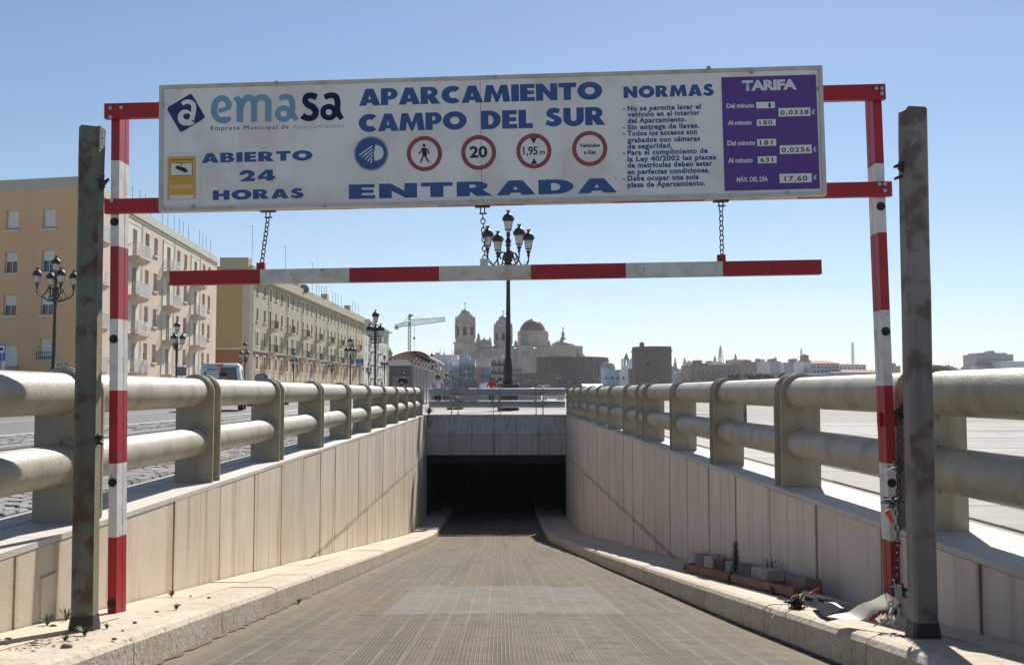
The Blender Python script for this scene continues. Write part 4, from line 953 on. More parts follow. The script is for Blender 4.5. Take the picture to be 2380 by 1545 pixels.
def balcony(t, a, c, z, M4, m='railw', style='bars', y=0, h=1.0, dp=.9, slab=True):
    b=MB()
    if slab: b.hexa([(a,y-dp,z-.12),(c,y-dp,z-.12),(c,y,z-.12),(a,y,z-.12),(a,y-dp,z),(c,y-dp,z),(c,y,z),(a,y,z)]); b.hexa([(a+.15,y-dp+.25,z-.42),(c-.15,y-dp+.25,z-.42),(c-.1,y,z-.5),(a+.1,y,z-.5),(a+.02,y-dp+.02,z-.121),(c-.02,y-dp+.02,z-.121),(c-.02,y,z-.121),(a+.02,y,z-.121)])
    else: b.box(a,c,y-dp,y,z-.06,z)
    o=b.build('balcony', M['pinkp'] if slab else M['trimw'], t); o.matrix_local=M4.copy()
    r=MB(); yy=y-dp+.04
    r.box(a,c,yy-.02,yy+.02,z+h-.04,z+h).box(a,a+.04,yy,y,z+h-.04,z+h).box(c-.04,c,yy,y,z+h-.04,z+h)
    if style=='panel': r.box(a+.02,c-.02,yy,yy+.015,z+.12,z+h-.08); 
    n=int((c-a)/.14)
    if style!='hbars':
        for k in range(n+1): x=a+(c-a)*k/n; r.box(x-.012,x+.012,yy-.012,yy+.012,z,z+h-.04)
        for k in range(int(dp/.14)): q=yy+.14*k; r.box(a,a+.024,q,q+.024,z,z+h-.04).box(c-.024,c,q,q+.024,z,z+h-.04)
    else:
        for k in range(5): zz=z+.15+.17*k; r.box(a,c,yy-.015,yy+.015,zz,zz+.06).box(a,a+.03,yy,y,zz,zz+.06).box(c-.03,c,yy,y,zz,zz+.06)
        for k in range(4): x=a+(c-a)*k/3; r.box(x-.015,x+.015,yy-.03,yy-.016,z,z+h-.04)
    rr_=r.build('balcony_rail', M[m], o); return o
def facade_frame(p0, p1):
    d=Vector((p1[0]-p0[0],p1[1]-p0[1],0)); a=math.atan2(d.y,d.x); return Matrix.Rotation(a,4,'Z'), d.length
def antenna(loc, h, label, group='roof aerials'):
    t=thing('roof_aerial', label, 'aerial', loc, group=group)
    MB().tube([(0,0,0),(0,0,h)],.03,5).build('mast', M['steelb'], t)
    b=MB()
    for k in range(5): b.tube([(-.1-.18*k,0,h-.2),(-.1-.18*k,0,h-.2)],.01,4) if 0 else b.tube([(-.12-.16*k,-.28,h-.25),(-.12-.16*k,.28,h-.25)],.012,4)
    b.tube([(.1,0,h-.25),(-.85,0,h-.25)],.012,4).tube([(-.3,0,h-1.2),(.3,0,h-1.2)],.012,4); b.build('aerial_head', M['steelb'], t); return t
# --- peach block
C0=(-28.4,67.6); C1=(-30.9,108.5); C2=(-40.5,70.4)
pk=thing('apartment_block','peach plastered apartment block with balconies at the far left','building',(C0[0],C0[1],GZ))
RM,LL=facade_frame(C0,C1)        # long facade, seen from the street: its front faces +X, so run from far to near
RMf,_=facade_frame(C1,C0); T1=Matrix.Translation((C1[0]-C0[0],C1[1]-C0[1],0))@RMf     # x runs far -> near, -y looks at the street? checked below
# local -y of RMf: direction from C1 to C0 is (-.06,-1) -> rotate: local y=(1,-.06) so -y points to -X; flip by running near -> far
T1=RM.copy()                      # x near -> far, local y = (-1,..) so -y points to +X, towards the street
S=lambda Y:(Y-C0[1])/math.cos(math.atan2(C0[0]-C1[0],C1[1]-C0[1]))
zr=15.55                          # roof height over ground
cols=[(69.2,'bay'),(74.4,'w'),(77.0,'w2'),(79.0,'bay'),(82.5,'w'),(85.0,'w2'),(89.0,'bay'),(92.5,'w'),(95.1,'w2'),(98.9,'bay'),(102.6,'w'),(105.0,'w2')]
rects=[]; wins=[]; bays=[]
for Yc,k in cols:
    s=S(Yc)
    for f in range(4):
        z=2.35+3.05*f
        if k=='bay': rects.append((s-.55,s+.55,z,z+2.25)); bays.append((s,z,f))
        else: rects.append((s-.55,s+.55,z+.95,z+2.45)); wins.append((s,z,f,k))
b=MB(); wall_holes(b,LL,0,zr-1.0,rects,.22)
o=b.build('wall',M['pinkp'],pk); o.matrix_local=T1.copy()
b=MB(); b.box(-.05,LL+.05,-.06,.3,zr-1.0,zr-.75).box(-.1,LL+.1,-.14,.3,zr-.75,zr-.5).box(0,LL,.0,.3,zr-.5,zr); o=b.build('parapet',M['parap'],pk); o.matrix_local=T1.copy()
b=MB().box(0,LL,-.05,.02,0,1.75); o=b.build('plinth_band',M['trimw'],pk); o.matrix_local=T1.copy()
for i,(s,z,f,k) in enumerate(wins): window(pk,s-.55,s+.55,z+.95,z+2.45,T1,shut=(.9,.5,.0,.6,.9)[(i*7)%5],dark='glassb')
for s,z,f in bays:
    window(pk,s-.55,s+.55,z,z+2.25,T1,shut=(.0,.5,.9)[(f*5+int(s))%3],sill=False,dark='glassb')
    if f>0 or True: balcony(pk,s-1.45,s+1.45,z-.05,T1,'railw',('panel','bars','hbars')[(f+int(s/9))%3] if f else 'bars')
for Yc,k in cols:
    if k=='bay':
        s=S(Yc); b=MB(); rr_=[(s-.56-(s-1.7),s+.56-(s-1.7),2.35+3.05*f,2.35+3.05*f+2.26) for f in range(4)]; bb_=MB(); wall_holes(bb_,3.4,1.9,14.1,[(r[0],r[1],r[2]-.01,r[3]) for r in rr_],.02); 
        bb_.v=[(x+s-1.7,y-.03,z) for x,y,z in bb_.v]; bb_.box(s-1.8,s-1.7,-.06,.0,1.9,14.15).box(s+1.7,s+1.8,-.06,0,1.9,14.15).box(s-1.8,s+1.8,-.06,0,14.1,14.25)
        o=bb_.build('bay_panel',M['bayw'],pk); o.matrix_local=T1.copy()
        b=MB().tube([(s+1.95,-.06,1.5),(s+1.95,-.06,14.5)],.035,6); o=b.build('drainpipe',M['pinkp'],pk); o.matrix_local=T1.copy()
# end face towards the camera
RM2,L2=facade_frame(C2,C0); T2=Matrix.Translation((C2[0]-C0[0],C2[1]-C0[1],0))@RM2   # -y faces the camera
xw=lambda px,py: (lambda p:(p-Vector((C2[0],C2[1],0))).dot(Vector((math.cos(math.atan2(C0[1]-C2[1],C0[0]-C2[0])),math.sin(math.atan2(C0[1]-C2[1],C0[0]-C2[0])),0))))(at(px,py,Y=68.8))
rects=[]; ws=[]
for pxa,pxc in ((3.5,39),(105.5,140)):
    a,c=xw(pxa,700),xw(pxc,700)
    for f,(d,e) in enumerate(((3.0,4.45),(6.05,7.5),(9.0,10.5),(12.05,13.4))):
        if f==0 and pxa<50: a2,c2,d,e=a-.2,c+.2,1.6,4.0; rects.append((a2,c2,d,e)); ws.append((a2,c2,d,e,.9)); continue
        rects.append((a,c,d,e)); ws.append((a,c,d,e,(.9,.5,.45,.95)[f]))
    if pxa>50:
        pass
for k in (1,2,3):
    a0=xw(3.5,700)-k*3.0
    for d,e in ((3.0,4.45),(6.05,7.5),(9.0,10.5),(12.05,13.4)): rects.append((a0,a0+1.03,d,e)); ws.append((a0,a0+1.03,d,e,.6))
b=MB(); wall_holes(b,L2,0,zr-.75,rects,.2); o=b.build('wall',M['pink'],pk); o.matrix_local=T2.copy()
for a,c,d,e,s_ in ws: window(pk,a,c,d,e,T2,depth=.16,shut=s_,dark='glass')
o=MB().box(0,L2+.02,-.03,.3,zr-.75,zr).build('parapet',M['parap'],pk); o.matrix_local=T2.copy()
o=MB().box(0,L2,-.05,.0,0,1.45).build('plinth_band',M['trimw'],pk); o.matrix_local=T2.copy()
a=xw(3,800); balcony(pk,a-1.5,xw(49,800),1.45,T2,'raild','bars',h=1.05)
a=xw(100,830); balcony(pk,a,xw(134,830),2.95,T2,'raild','bars',h=.55,dp=.25,slab=False)
me=text_mesh('AGASTA',M['dark'],.01,1.3); pl=thing('street_name','black street name letters on the peach end wall above the railing','street name',(0,0,0)); pa=at(130.5,851,Y=68.05); pb=at(161,842,Y=68.05)
pl.location=(pa.x,68.02,pa.z); fit(me,0,pb.x-pa.x,0,pb.z-pa.z,-.22,pl); MB().box(-.05,pb.x-pa.x+.05,-.2,-.15,-.08,pb.z-pa.z+.08).build('name_tiles',M['trimw'],pl)
b=MB().hexa([(0,0,zr-.5),(-10,3,zr-.5),(-14,45,zr-.5),(-2.5,40.9,zr-.5),(0,0,zr-.4),(-10,3,zr-.4),(-14,45,zr-.4),(-2.5,40.9,zr-.4)]); b.build('roof',M['parap'],pk)
b=MB(); b.box(0,12,-.01,.3,0,zr); o=b.build('end_wall',M['pinkp'],pk); o.matrix_local=Matrix.Translation((C1[0]-C0[0],C1[1]-C0[1],0))@Matrix.Rotation(math.pi,4,'Z')
for i,(px,yt,yb,Yd) in enumerate(((310,433,462,79.5),(322,441,470,81.5),(334,452,478,83),(347,458,486,84.6),(372,495,512,88.2),(384,496,520,90),(395,500,526,92.2),(404,508,532,94),(413,515,538,95.5),(423,524,545,97.5),(447,533,562,102),(455,545,568,103.5),(463,551,572,105),(471,556,578,107))):
    x=C0[0]+(C1[0]-C0[0])*(Yd-C0[1])/(C1[1]-C0[1])-.4; p=at(px,yt,Y=Yd); h=max(.9,p.z-(GZ+zr)); o=thing('clothes_line_pole',ORD[i]+' thin pole from the left on the roof edge of the peach block','pole',(x,Yd,GZ+zr),group='poles on the peach roof')
    MB().tube([(0,0,-.3),(0,0,h)],.022,5).build('pole',M['steelb'],o)
# --- ochre and olive block
D0=(-31.1,125.0); D1=(-28.9,213.6)
ob=thing('apartment_block','long pale olive apartment block with ochre end wall and white framed windows','building',(D0[0],D0[1],GZ))
RM,LL=facade_frame(D0,D1); T1=RM.copy(); zr=16.75
rects=[]; ws=[]; ba=[]; fr_b=MB(); blank=MB()
xsn=[]; s=2.6
pat=[2.6,6.2]+[v for k in range(9) for v in (9.0+9.95*k,-(12.3+9.95*k),-(15.6+9.95*k))]
pat=[abs(v) if i<2 else v for i,v in enumerate(pat)]
for i,v in enumerate(pat):
    strip = i>=2 and v>0; s=abs(v)
    if s>LL-1: continue
    rects.append((s-.5,s+.5,13.4,14.6) if not strip else (s-.55,s+.55,12.9,14.6)); ws.append((s,13.4 if not strip else 12.9,14.6,.4,0))
    if strip:
        rects.append((s-.6,s+.6,9.3,11.6)); ws.append((s,9.3,11.6,.3,1)); ba.append((s,9.25)); rects.append((s-.6,s+.6,6.05,8.3)); ws.append((s,6.05,8.3,.5,1)); ba.append((s,6.0))
    else:
        rects.append((s-.5,s+.5,9.9,11.5)); ws.append((s,9.9,11.5,.5,0)); rects.append((s-.5,s+.5,6.7,8.5)); ws.append((s,6.7,8.5,.5,2))
    rects.append((s-.5,s+.5,3.7,5.3)); ws.append((s,3.7,5.3,.5,3))
    if i%2==0: rects.append((s-.5,s+.5,.9,1.7)); ws.append((s,.9,1.7,.0,2))
b=MB(); wall_holes(b,LL,5.9,zr-1.4,[r for r in rects if r[2]>5.9],.25); o=b.build('wall',M['olive'],ob); o.matrix_local=T1.copy()
b=MB(); wall_holes(b,LL,0,5.0,[ (r[0],r[1],r[2],min(r[3],4.99)) for r in rects if r[2]<5],.25); o=b.build('lower_wall',M['tanp'],ob); o.matrix_local=T1.copy()
b=MB(); wall_holes(b,LL,5.0,5.9,[(r[0],r[1],5.01,5.3) for r in rects if 3<r[2]<5],.25); o=b.build('umber_band',M['umber'],ob); o.matrix_local=T1.copy()
b=MB().box(0,LL,-.18,0,5.92,6.12).box(0,LL,-.5,.2,zr-1.5,zr-1.3).box(0,LL,-.35,.2,zr-1.7,zr-1.5).box(0,LL,.0,.3,zr-1.3,zr); o=b.build('cornice',M['olive'],ob); o.matrix_local=T1.copy()
for s,d,e,sh,kind in ws:
    hw=.6 if kind==1 else .5
    if kind==0 and d<13: hw=.55
    window(ob,s-.5,s+.5,d,e,T1,depth=.18,shut=(.0,.4,.6,.9)[int(s*3+d)%4],sill=(kind==0),dark='glassb')
    if kind in (1,2,3):
        f=MB(); w2=.72
        z0,z1=(d-.15,e+.2) if kind!=3 else (d-1.9,e+.25)
        f.box(s-w2,s-.52,-.05,-.001,z0,z1).box(s+.52,s+w2,-.05,-.001,z0,z1).box(s-.52,s+.52,-.05,-.001,e+.02,z1).box(s-.52,s+.52,-.05,-.001,z0,d-.02 if kind!=3 else z0+.2)
        if kind==3: f.box(s-.52,s+.52,-.05,-.001,d-.22,d-.02).box(s-.3,s+.3,-.05,-.001,z0+.5,d-.45)
        o=f.build('window_surround',M['bandw'],ob); o.matrix_local=T1.copy()
for i,v in enumerate(pat):
    if i>=2 and v>0 and v<LL-1:
        s=v; f=MB().box(s-.9,s-.65,-.06,-.001,11.65,14.95).box(s+.65,s+.9,-.06,-.001,11.65,14.95).box(s-.65,s+.65,-.06,-.001,14.7,14.95).box(s-.65,s+.65,-.06,-.001,12.55,12.8).box(s-.65,s+.65,-.06,-.001,11.65,11.8).prism([(s+.28*math.cos(R(q)),12.2+.32*math.sin(R(q))) for q in range(0,360,30)],-.07,-.002); o=f.build('strip_ornament',M['bandw'],ob); o.matrix_local=T1.copy()
for s,z in ba: balcony(ob,s-1.0,s+1.0,z,T1,'raild','panel',dp=.95,h=1.05,slab=True)
D2=(-44,128.5); RM2,L2=facade_frame(D2,D0); T2=Matrix.Translation((D2[0]-D0[0],D2[1]-D0[1],0))@RM2
o=MB().box(0,L2-1.35,-.0,.3,6.35,zr).build('end_wall',M['ochre'],ob); o.matrix_local=T2.copy()
o=MB().box(0,L2-1.35,-.05,.3,6.1,6.35).build('string_course',M['bandw'],ob); o.matrix_local=T2.copy()
o=MB().box(0,L2-1.35,-.0,.3,0,6.1).build('lower_end_wall',M['brownp'],ob); o.matrix_local=T2.copy()
o=MB().box(L2-1.35,L2-.001,-.04,.3,0,zr-.05).build('corner_panel',M['pinkp'],ob); o.matrix_local=T2.copy()
o=MB().box(L2-.28,L2+.08,-.1,.28,0,zr-.3).build('corner_pilaster',M['trimw'],ob); o.matrix_local=T2.copy()
MB().hexa([(0,0,zr-.5),(0,0,zr-.5),(2.2,88.6,zr-.5),(-12,90,zr-.5),(-13,3.5,zr-.4),(0,0,zr-.4),(2.2,88.6,zr-.4),(-12,90,zr-.4)]).build('roof',M['parap'],ob)
for Yc,w_ in ((153,.9),(176,.9),(199,.9)):
    o=MB().box(Yc-D0[1]-w_,Yc-D0[1]+w_,.5,1.6,zr-.5,zr+1.3).build('chimney',M['olive'],ob); o.matrix_local=T1.copy()
o=MB().box(-.6,1.2,.4,4,zr-.5,zr+.9).build('roof_box',M['olive'],ob); o.matrix_local=T1.copy()
for px,yt,Y,lab in ((587,523,130,'tallest aerial, on the olive block left of the first chain'),(664,570,146,'second tall aerial on the olive block roof'),(727,608,160,'third tall aerial on the olive block roof'),(759,664,174,'short aerial showing below the striped bar')):
    p=at(px,yt,Y=Y); antenna((p.x,Y,GZ+zr-.5), p.z-GZ-zr+.5, lab)
for i,(px,Y) in enumerate([(691,150),(696,151.5),(701,153),(738,164),(744,166),(750,168),(756,170),(776,177),(782,179),(788,181),(796,184),(822,195),(828,198),(836,202)]):
    p=at(px,700,Y=Y); o=thing('clothes_line_pole',ORD[i]+' thin dark pole from the left along the roof of the olive block','pole',(p.x-.2,Y,GZ+zr-.4),group='poles on the olive roof'); MB().tube([(0,0,0),(0,0,2.3)],.035,4).build('pole',M['steelb'],o)
t=thing('satellite_dish','grey satellite dish on the roof of the olive block','dish',(at(706,670,Y=155).x,155,GZ+zr)); MB().lathe([(.05,0),(.5,.1),(.8,.28)],14,caps=False).build('dish',M['signback'],t).rotation_euler=(R(70),0,R(30)); MB().tube([(0,0,-.6),(0,0,.1)],.05,5).build('stand',M['steelb'],t)
# --- pale grey block
E0=(-29.0,214.6); E1=(-29.2,262)
gb=thing('apartment_block','pale grey green apartment block closing the row on the left','building',(E0[0],E0[1],GZ)); RM,LL=facade_frame(E0,E1); T1=RM.copy(); zr=16.2
rects=[];ws=[]
for s in [3+4.6*k for k in range(10)]:
    for f in range(5): z=.8+3.05*f; rects.append((s-.6,s+.6,z+.8,z+2.4)); ws.append((s-.6,s+.6,z+.8,z+2.4))
b=MB(); wall_holes(b,LL,0,zr,rects,.25); o=b.build('wall',M['cgreen'],gb); o.matrix_local=T1.copy()
for r in ws: window(gb,*r,T1,shut=.4,sill=False,dark='glass')
o=MB().box(-.1,LL+1.2,-1.1,.2,zr,zr+.3).build('eaves',M['cwhite'],gb); o.matrix_local=T1.copy()
for s in (12.2,26): 
    for f in range(1,5): balcony(gb,s-1.6,s+1.6,.8+3.05*f,T1,'railw','bars',dp=1.1)
MB().box(-12,0,-.2,.2,0,zr).box(-14,0,47.2,47.5,0,zr).build('end_wall',M['cgreen'],gb)
# ================================================================ CITY
def city(name,label,cat,px0,px1,ytop,Y,m,rows=0,cols=0,dp=14,group=None,wm='glassb',ww=.9,wh=1.5,zb=None,roof=None,top=None,par=True,extra=None,win_y0=2.2):
    a=at(px0,ytop,Y=Y); c=at(px1,ytop,Y=Y); h=a.z-GZ; W_=c.x-a.x
    t=thing(name,label,cat,(a.x,Y,GZ),group=group)
    MB().box(0,W_,0,dp,0,h).build('wall',M[m],t)
    if par: MB().box(-.15,W_+.15,-.15,dp,h,h+.35).build('parapet',M[m],t)
    for q in range(rng.randint(1,3)):
        if W_>4 and par and not roof:
            x0=W_*rng.uniform(.02,.7); ww_=W_*rng.uniform(.08,.25); MB().box(x0,x0+ww_,rng.uniform(.5,3),6,h,h+rng.uniform(.8,2.4)).build('roof_room',M[rng.choice(['cwhite','cgrey',m])],t)
    if W_>4 and not roof:
        for q in range(rng.randint(1,3)): x0=W_*rng.uniform(.05,.95); hq=h+rng.uniform(2,4); MB().tube([(x0,2,h),(x0,2,hq)],.05,4).tube([(x0-.5,2,hq-.2),(x0+.5,2,hq-.2)],.04,4).tube([(x0-.35,2,hq-.6),(x0+.35,2,hq-.6)],.04,4).build('aerial',M['steelb'],t)
    if rows and cols:
        wmesh=MB().box(-ww/2,ww/2,-.10,.0,0,wh).mesh('window',[M[wm]]); pm=MB().box(-ww/2+.12,ww/2-.12,-.13,-.101,.12,wh-.12).mesh('pane',[M['glass']])
        st=(h-win_y0-.6)/rows
        for i in range(cols):
            for j in range(rows):
                o=put(wmesh,'window',t,(W_*(i+.5)/cols,0,(h-top-(wh+.9)*j) if top else win_y0+st*j)); put(pm,'pane',o)
    if roof: 
        b=MB(); r_=roof; b.hexa([(-.6,-.6,h),(W_+.6,-.6,h),(W_+.6,dp+.6,h),(-.6,dp+.6,h),(W_*.18,dp*.45,h+r_),(W_*.82,dp*.45,h+r_),(W_*.82,dp*.55,h+r_),(W_*.18,dp*.55,h+r_)]); b.build('roof',M['tile'],t)
    return t
D3=lambda cx,cy:(871.6+.2441*cx,639.2+.2441*cy)
D4=lambda cx,cy:(1034.3+.1709*cx,685.6+.1709*cy)
DR=lambda cx,cy:(1394.5+.2197*cx,697.3+.2197*cy)
DS=lambda cx,cy:(1859.4+.2188*cx,697.3+.2188*cy)
city('house','white roofed terrace houses behind the bus shelter','house',1000,1064,826,430,'cwhite',3,7)
city('house','low white rooftop house stepping up left of the cathedral','house',1013,1040,828,436,'cwhite',1,4)
city('house','pale house with small turret boxes under the left bell tower','house',1040,1080,837,420,'cwhite',2,5)
city('house','long pale wall house behind the blue houses','house',896,1012,835,440,'cgrey',2,8)
city('house','yellowish low house behind the couple','house',1004,1040,862,330,'cbeige',1,3)
city('house','pale blue house with a faint round mark on its wall','house',1034,1066,851,340,'cblue',3,3)
city('house','taller pale blue house with four columns of narrow windows','house',1066,1104,838,345,'cblue',3,4,ww=.9,wh=2.2)
city('house','wide lavender grey house front above the orange house','house',1070,1139,833,380,'cgrey')
city('house','small orange house between the blue and the balconied houses','house',1103,1120,855,335,'corange',2,2)
city('house','pale blue house with six small windows beside the orange house','house',1119,1141,855,336,'cblue',2,3)
gh=city('house','pale green house with balconies left of the lamp post','house',1141,1180,835,330,'cgreen')
hW=at(1180,835,Y=330).x-at(1141,835,Y=330).x
for i in range(3):
    for j in range(4):
        o=MB().box(hW*(i+.5)/3-.6,hW*(i+.5)/3+.6,-.08,0,1.2+2.7*j,3.2+2.7*j).build('window',M['glass'],gh); o=MB().box(hW*(i+.5)/3-.95,hW*(i+.5)/3+.95,-.8,-.1,1.1+2.7*j,2.0+2.7*j).build('balcony',M['raild'],gh)
city('house','narrow lavender house right of the lamp post','house',1187,1213,848,326,'cgrey',4,5,ww=.7,wh=1.2)
lw=city('sea_wall','low dark stone wall before the round cathedral wall','wall',1213,1294.5,869,322,'cathb',0,0,dp=8)
# cathedral
CY=560.0; cs=CY/FP; cp=at(1238,900,Y=CY)
def CX(cx,cy,y=0): p=at(*D4(cx,cy),Y=CY+y); return p.x-cp.x, p.z-GZ
ca=thing('cathedral','large pale stone cathedral with two bell towers and a golden dome','cathedral',(cp.x,CY,GZ))
def lat(name, cxc, prof, m='cath', n=8, y=0, parent=ca, sm=False, ph=math.pi/8):
    x0=CX(cxc,500,y)[0]; pr_=[]
    for hw,cy in prof: pr_.append((hw*.1709*cs*(CY+y)/CY, CX(cxc,cy,y)[1]))
    pr_.reverse(); k=1/math.cos(math.pi/n) if n==8 else 1
    o=MB().lathe([(max(r*k,.01),z) for r,z in pr_],n,x0,y,sm=sm,ph=ph).build(name,M[m],parent); return o,x0
def tower(cxc, top, sc, y):
    d=lambda v: top+(v-190)*sc if v>190 else top+(v-190)*sc
    p,x0=lat('bell_tower',cxc,[(115*sc,d(380)),(143*sc,d(384)),(143*sc,d(395)),(122*sc,d(400)),(122*sc,d(600)),(130*sc,d(604)),(130*sc,d(640)),(164*sc,d(646)),(164*sc,d(660)),(146*sc,d(668)),(146*sc,1300)],y=y)
    lat('drum',cxc,[(72*sc,d(262)),(92*sc,d(268)),(94*sc,d(286)),(108*sc,d(290)),(108*sc,d(325)),(118*sc,d(330)),(118*sc,d(366)),(128*sc,d(372)),(128*sc,d(380))],y=y)
    q,_=lat('cupola',cxc,[(1,d(170)),(4,d(176)),(10,d(188)),(14,d(196)),(42*sc,d(205)),(60*sc,d(225)),(69*sc,d(248)),(70*sc,d(264))],m='slate',n=16,sm=True,y=y)
    X=MB(); a=CX(cxc,d(188)); c=CX(cxc,d(110)); X.box(a[0]-.14,a[0]+.14,y-.14,y+.14,a[1],c[1]); z=CX(cxc,d(125))[1]; X.box(a[0]-.9,a[0]+.9,y-.14,y+.14,z-.14,z+.14); X.build('cross',M['iron'],ca)
    # dark arches for the openings, pilasters, urns
    z0,z1=CX(cxc,d(560))[1],CX(cxc,d(445))[1]; hw=122*sc*.1709*cs
    for k in range(8):
        an=-math.pi/2+math.pi/4*k
        if math.sin(an)>.3: continue
        w_=hw*.20; M4=Matrix.Translation((x0,y,0))@Matrix.Rotation(an+math.pi/2,4,'Z')
        arch=[(-w_,z0),(w_,z0)]+[(w_*math.cos(R(q)),z1-w_+w_*math.sin(R(q))) for q in range(0,181,20)]
        o=MB().prism(arch,-hw-.25,-hw+.5).build('belfry_shade_arch',M['tunnel'],ca); o.matrix_local=M4  # solid block, shade inside the open arch put into its dark colour
        if abs(math.sin(an)+1)<.01 or True:
            b=MB()
            for sx in (-1,1): b.box(sx*hw*.36-.5,sx*hw*.36+.5,-hw-.7,-hw,CX(cxc,d(600))[1],CX(cxc,d(400))[1])
            o=b.build('pilasters',M['cath'],ca); o.matrix_local=M4.copy()
        b=MB().lathe([(.5,CX(cxc,d(384))[1]),(.8,CX(cxc,d(370))[1]),(.4,CX(cxc,d(350))[1]),(.7,CX(cxc,d(330))[1]),(.1,CX(cxc,d(298))[1])],6,0,-hw*1.08); o=b.build('urn',M['cath'],ca); o.matrix_local=Matrix.Translation((x0,y,0))@Matrix.Rotation(an+math.pi/2+math.pi/8,4,'Z')
    o=MB().box(-2,2,-146*sc*.1709*cs-.3,-146*sc*.1709*cs+.3,CX(cxc,845)[1],CX(cxc,765)[1]).build('window',M['glassb'],ca); o.location=(x0-4,y,0)
tower(275,190,1,-4); tower(790,275,.93,6)
b=MB(); x0,z1=CX(400,725); x1,_=CX(1240,725); b.box(x0,x1,0,40,0,z1); x2,z2=CX(1200,690); x3,_=CX(985,690); b.box(x3,x2,-3,36,0,z2); b.build('nave_wall',M['cath'],ca)
a=CX(535,715); w_=CX(640,715)[0]-a[0]
MB().prism([(a[0]+w_*1.0*math.cos(R(q)),a[1]+(CX(535,600)[1]-a[1])*math.sin(R(q))) for q in range(0,181,12)],0,12).prism([(CX(405,720)[0],a[1]),(CX(470,720)[0],a[1]),(CX(470,600)[0],CX(470,600)[1]),(CX(420,615)[0],CX(420,615)[1])],-1,3).build('gable',M['cath'],ca)
for cx,c0,c1,wd in ((455,600,518,1.4),(529,610,572,.8),(610,650,572,1.2),(963,690,615,1.6),(1414,690,620,1.4)):
    q0=CX(cx,c0); q1=CX(cx,c1); h=q1[1]-q0[1]; MB().lathe([(wd,q0[1]-1),(wd*.8,q0[1]+h*.2),(wd*.5,q0[1]+h*.3),(wd*.7,q0[1]+h*.6),(wd*.3,q0[1]+h*.8),(wd*.35,q0[1]+h*.9),(.1,q1[1])],7,q0[0],0).build('statue',M['cath'],ca)
for cx in (500,665,1100): q=CX(cx,830); MB().box(q[0]-2,q[0]+2,-.6 if cx<1000 else -3.4,.5,q[1],CX(cx,760)[1]).build('window',M['cath'] if cx<1000 else M['glassb'],ca)
dy=14
lat('dome',1190,[(33,330),(36,333),(75,345),(112,372),(145,408),(168,450),(178,480),(180,492)],m='dome',n=40,y=dy,sm=True)
lat('dome_cap',1192,[(30,327),(34,334)],m='iron',n=16,y=dy)
lat('drum',1196,[(180,491),(206,495),(206,527),(218,531),(218,540),(210,546),(210,670),(216,675),(216,700)],n=24,y=dy,ph=0)
q=CX(1103,640); hw=210*.1709*cs; MB().prism([(q[0]+3.4*math.cos(R(k)),q[1]+5.6*math.sin(R(k))) for k in range(0,181,15)],dy-hw*.93,dy-hw*.8).build('lunette_window',M['glassb'],ca)
# apse
ay=26.0
ax=CX(1608,700)[0]
_,rwx=lat('round_wall',1612,[(590,852),(606,856),(606,870),(592,876),(598,1300)],m='cathw',n=56,y=ay+45,sm=True,ph=0)
lat('apse_drum',1560,[(314,697),(320,700),(312,712),(312,838)],m='cath',n=28,y=ay+12,ph=0)
lat('apse_dome',1605,[(22,600),(28,606),(70,616),(115,640),(150,665),(172,693),(175,700)],m='slate',n=24,y=ay+6,sm=True)
lat('lantern',1605,[(2,432),(7,445),(9,460),(5,485),(14,505),(27,516),(20,524),(20,570),(34,580),(40,604)],m='slate',n=8,y=ay+6)
for sx,cx0 in ((1,1870),(1,1800),(-1,1235),(-1,1340)):
    p0=CX(cx0,708); p1=CX(cx0+sx*62,832); n=8; prof=[]
    for i in range(n+1):
        f=i/n; prof.append((p0[0]+(p1[0]-p0[0])*(f**2.2), p0[1]+(p1[1]-p0[1])*f))
    poly=prof+[(p0[0]-sx*2.5,p1[1]),(p0[0]-sx*2.5,p0[1])]
    MB().prism(poly,ay-18,ay-12).build('buttress',M['cath'],ca)
for cx,cy in ((1368,905),(1812,905),(1812,1025),(2055,900)): q=CX(cx,cy); ang=math.asin(max(-.95,min(.95,(q[0]-ax)/(592*.1709*cs)))); rr_=594*.1709*cs; o=MB().box(-2.2,2.2,-.5,.4,-2.6,2.6).build('blind_window',M['cath'] if 0 else M['ctan'],ca); o.location=(ax+rr_*math.sin(ang),ay+45-rr_*math.cos(ang),q[1]); o.rotation_euler=(0,0,ang)
for i in range(13):
    ang=-1.25+2.5*i/12; rr_=592*.1709*cs*(CY+ay+45)/CY; zt_=CX(1612,870,ay+45)[1]
    o=MB().box(-.7,.7,-.7,.3,0,zt_).build('buttress_rib',M['cathw'],ca); o.location=(rwx+rr_*math.sin(ang),ay+45-rr_*math.cos(ang),0); o.rotation_euler=(0,0,ang)
# chapel dome right of the apse
ch=thing('chapel','small bluish domed chapel at the right foot of the cathedral wall','chapel',(cp.x+CX(2215,900)[0],CY-95,GZ)); k=(CY-95)/FP
def zc(cy,cx=2215): return at(*D4(cx,cy),Y=CY-95).z-GZ
xx=at(*D4(2215,900),Y=CY-95).x; ch.location.x=xx
MB().lathe([(.1*k*6,zc(845)),(.6*k,zc(880)),(3*k,zc(884)),(3*k,zc(906)),(9*k,zc(915)),(14*k,zc(940)),(16.5*k,zc(975)),(17*k,zc(1000))][::-1],20).build('dome',M['slate'],ch)
MB().lathe([(17.5*k,zc(1000)),(18*k,zc(1008)),(17*k,zc(1015)),(17*k,0)][::-1],20,sm=False).box(6*k,33*k,-4,12,0,zc(1025)).box(20*k,34*k,-4.4,12,zc(1030),zc(1015)).build('wall',M['cblue'],ch)
for dx in (-6,8,20,27): MB().box(dx*k-.7,dx*k+.7,-17.4*k if dx<10 else -4.6,-4,zc(1150),zc(1110)).build('window',M['glassb'],ch)
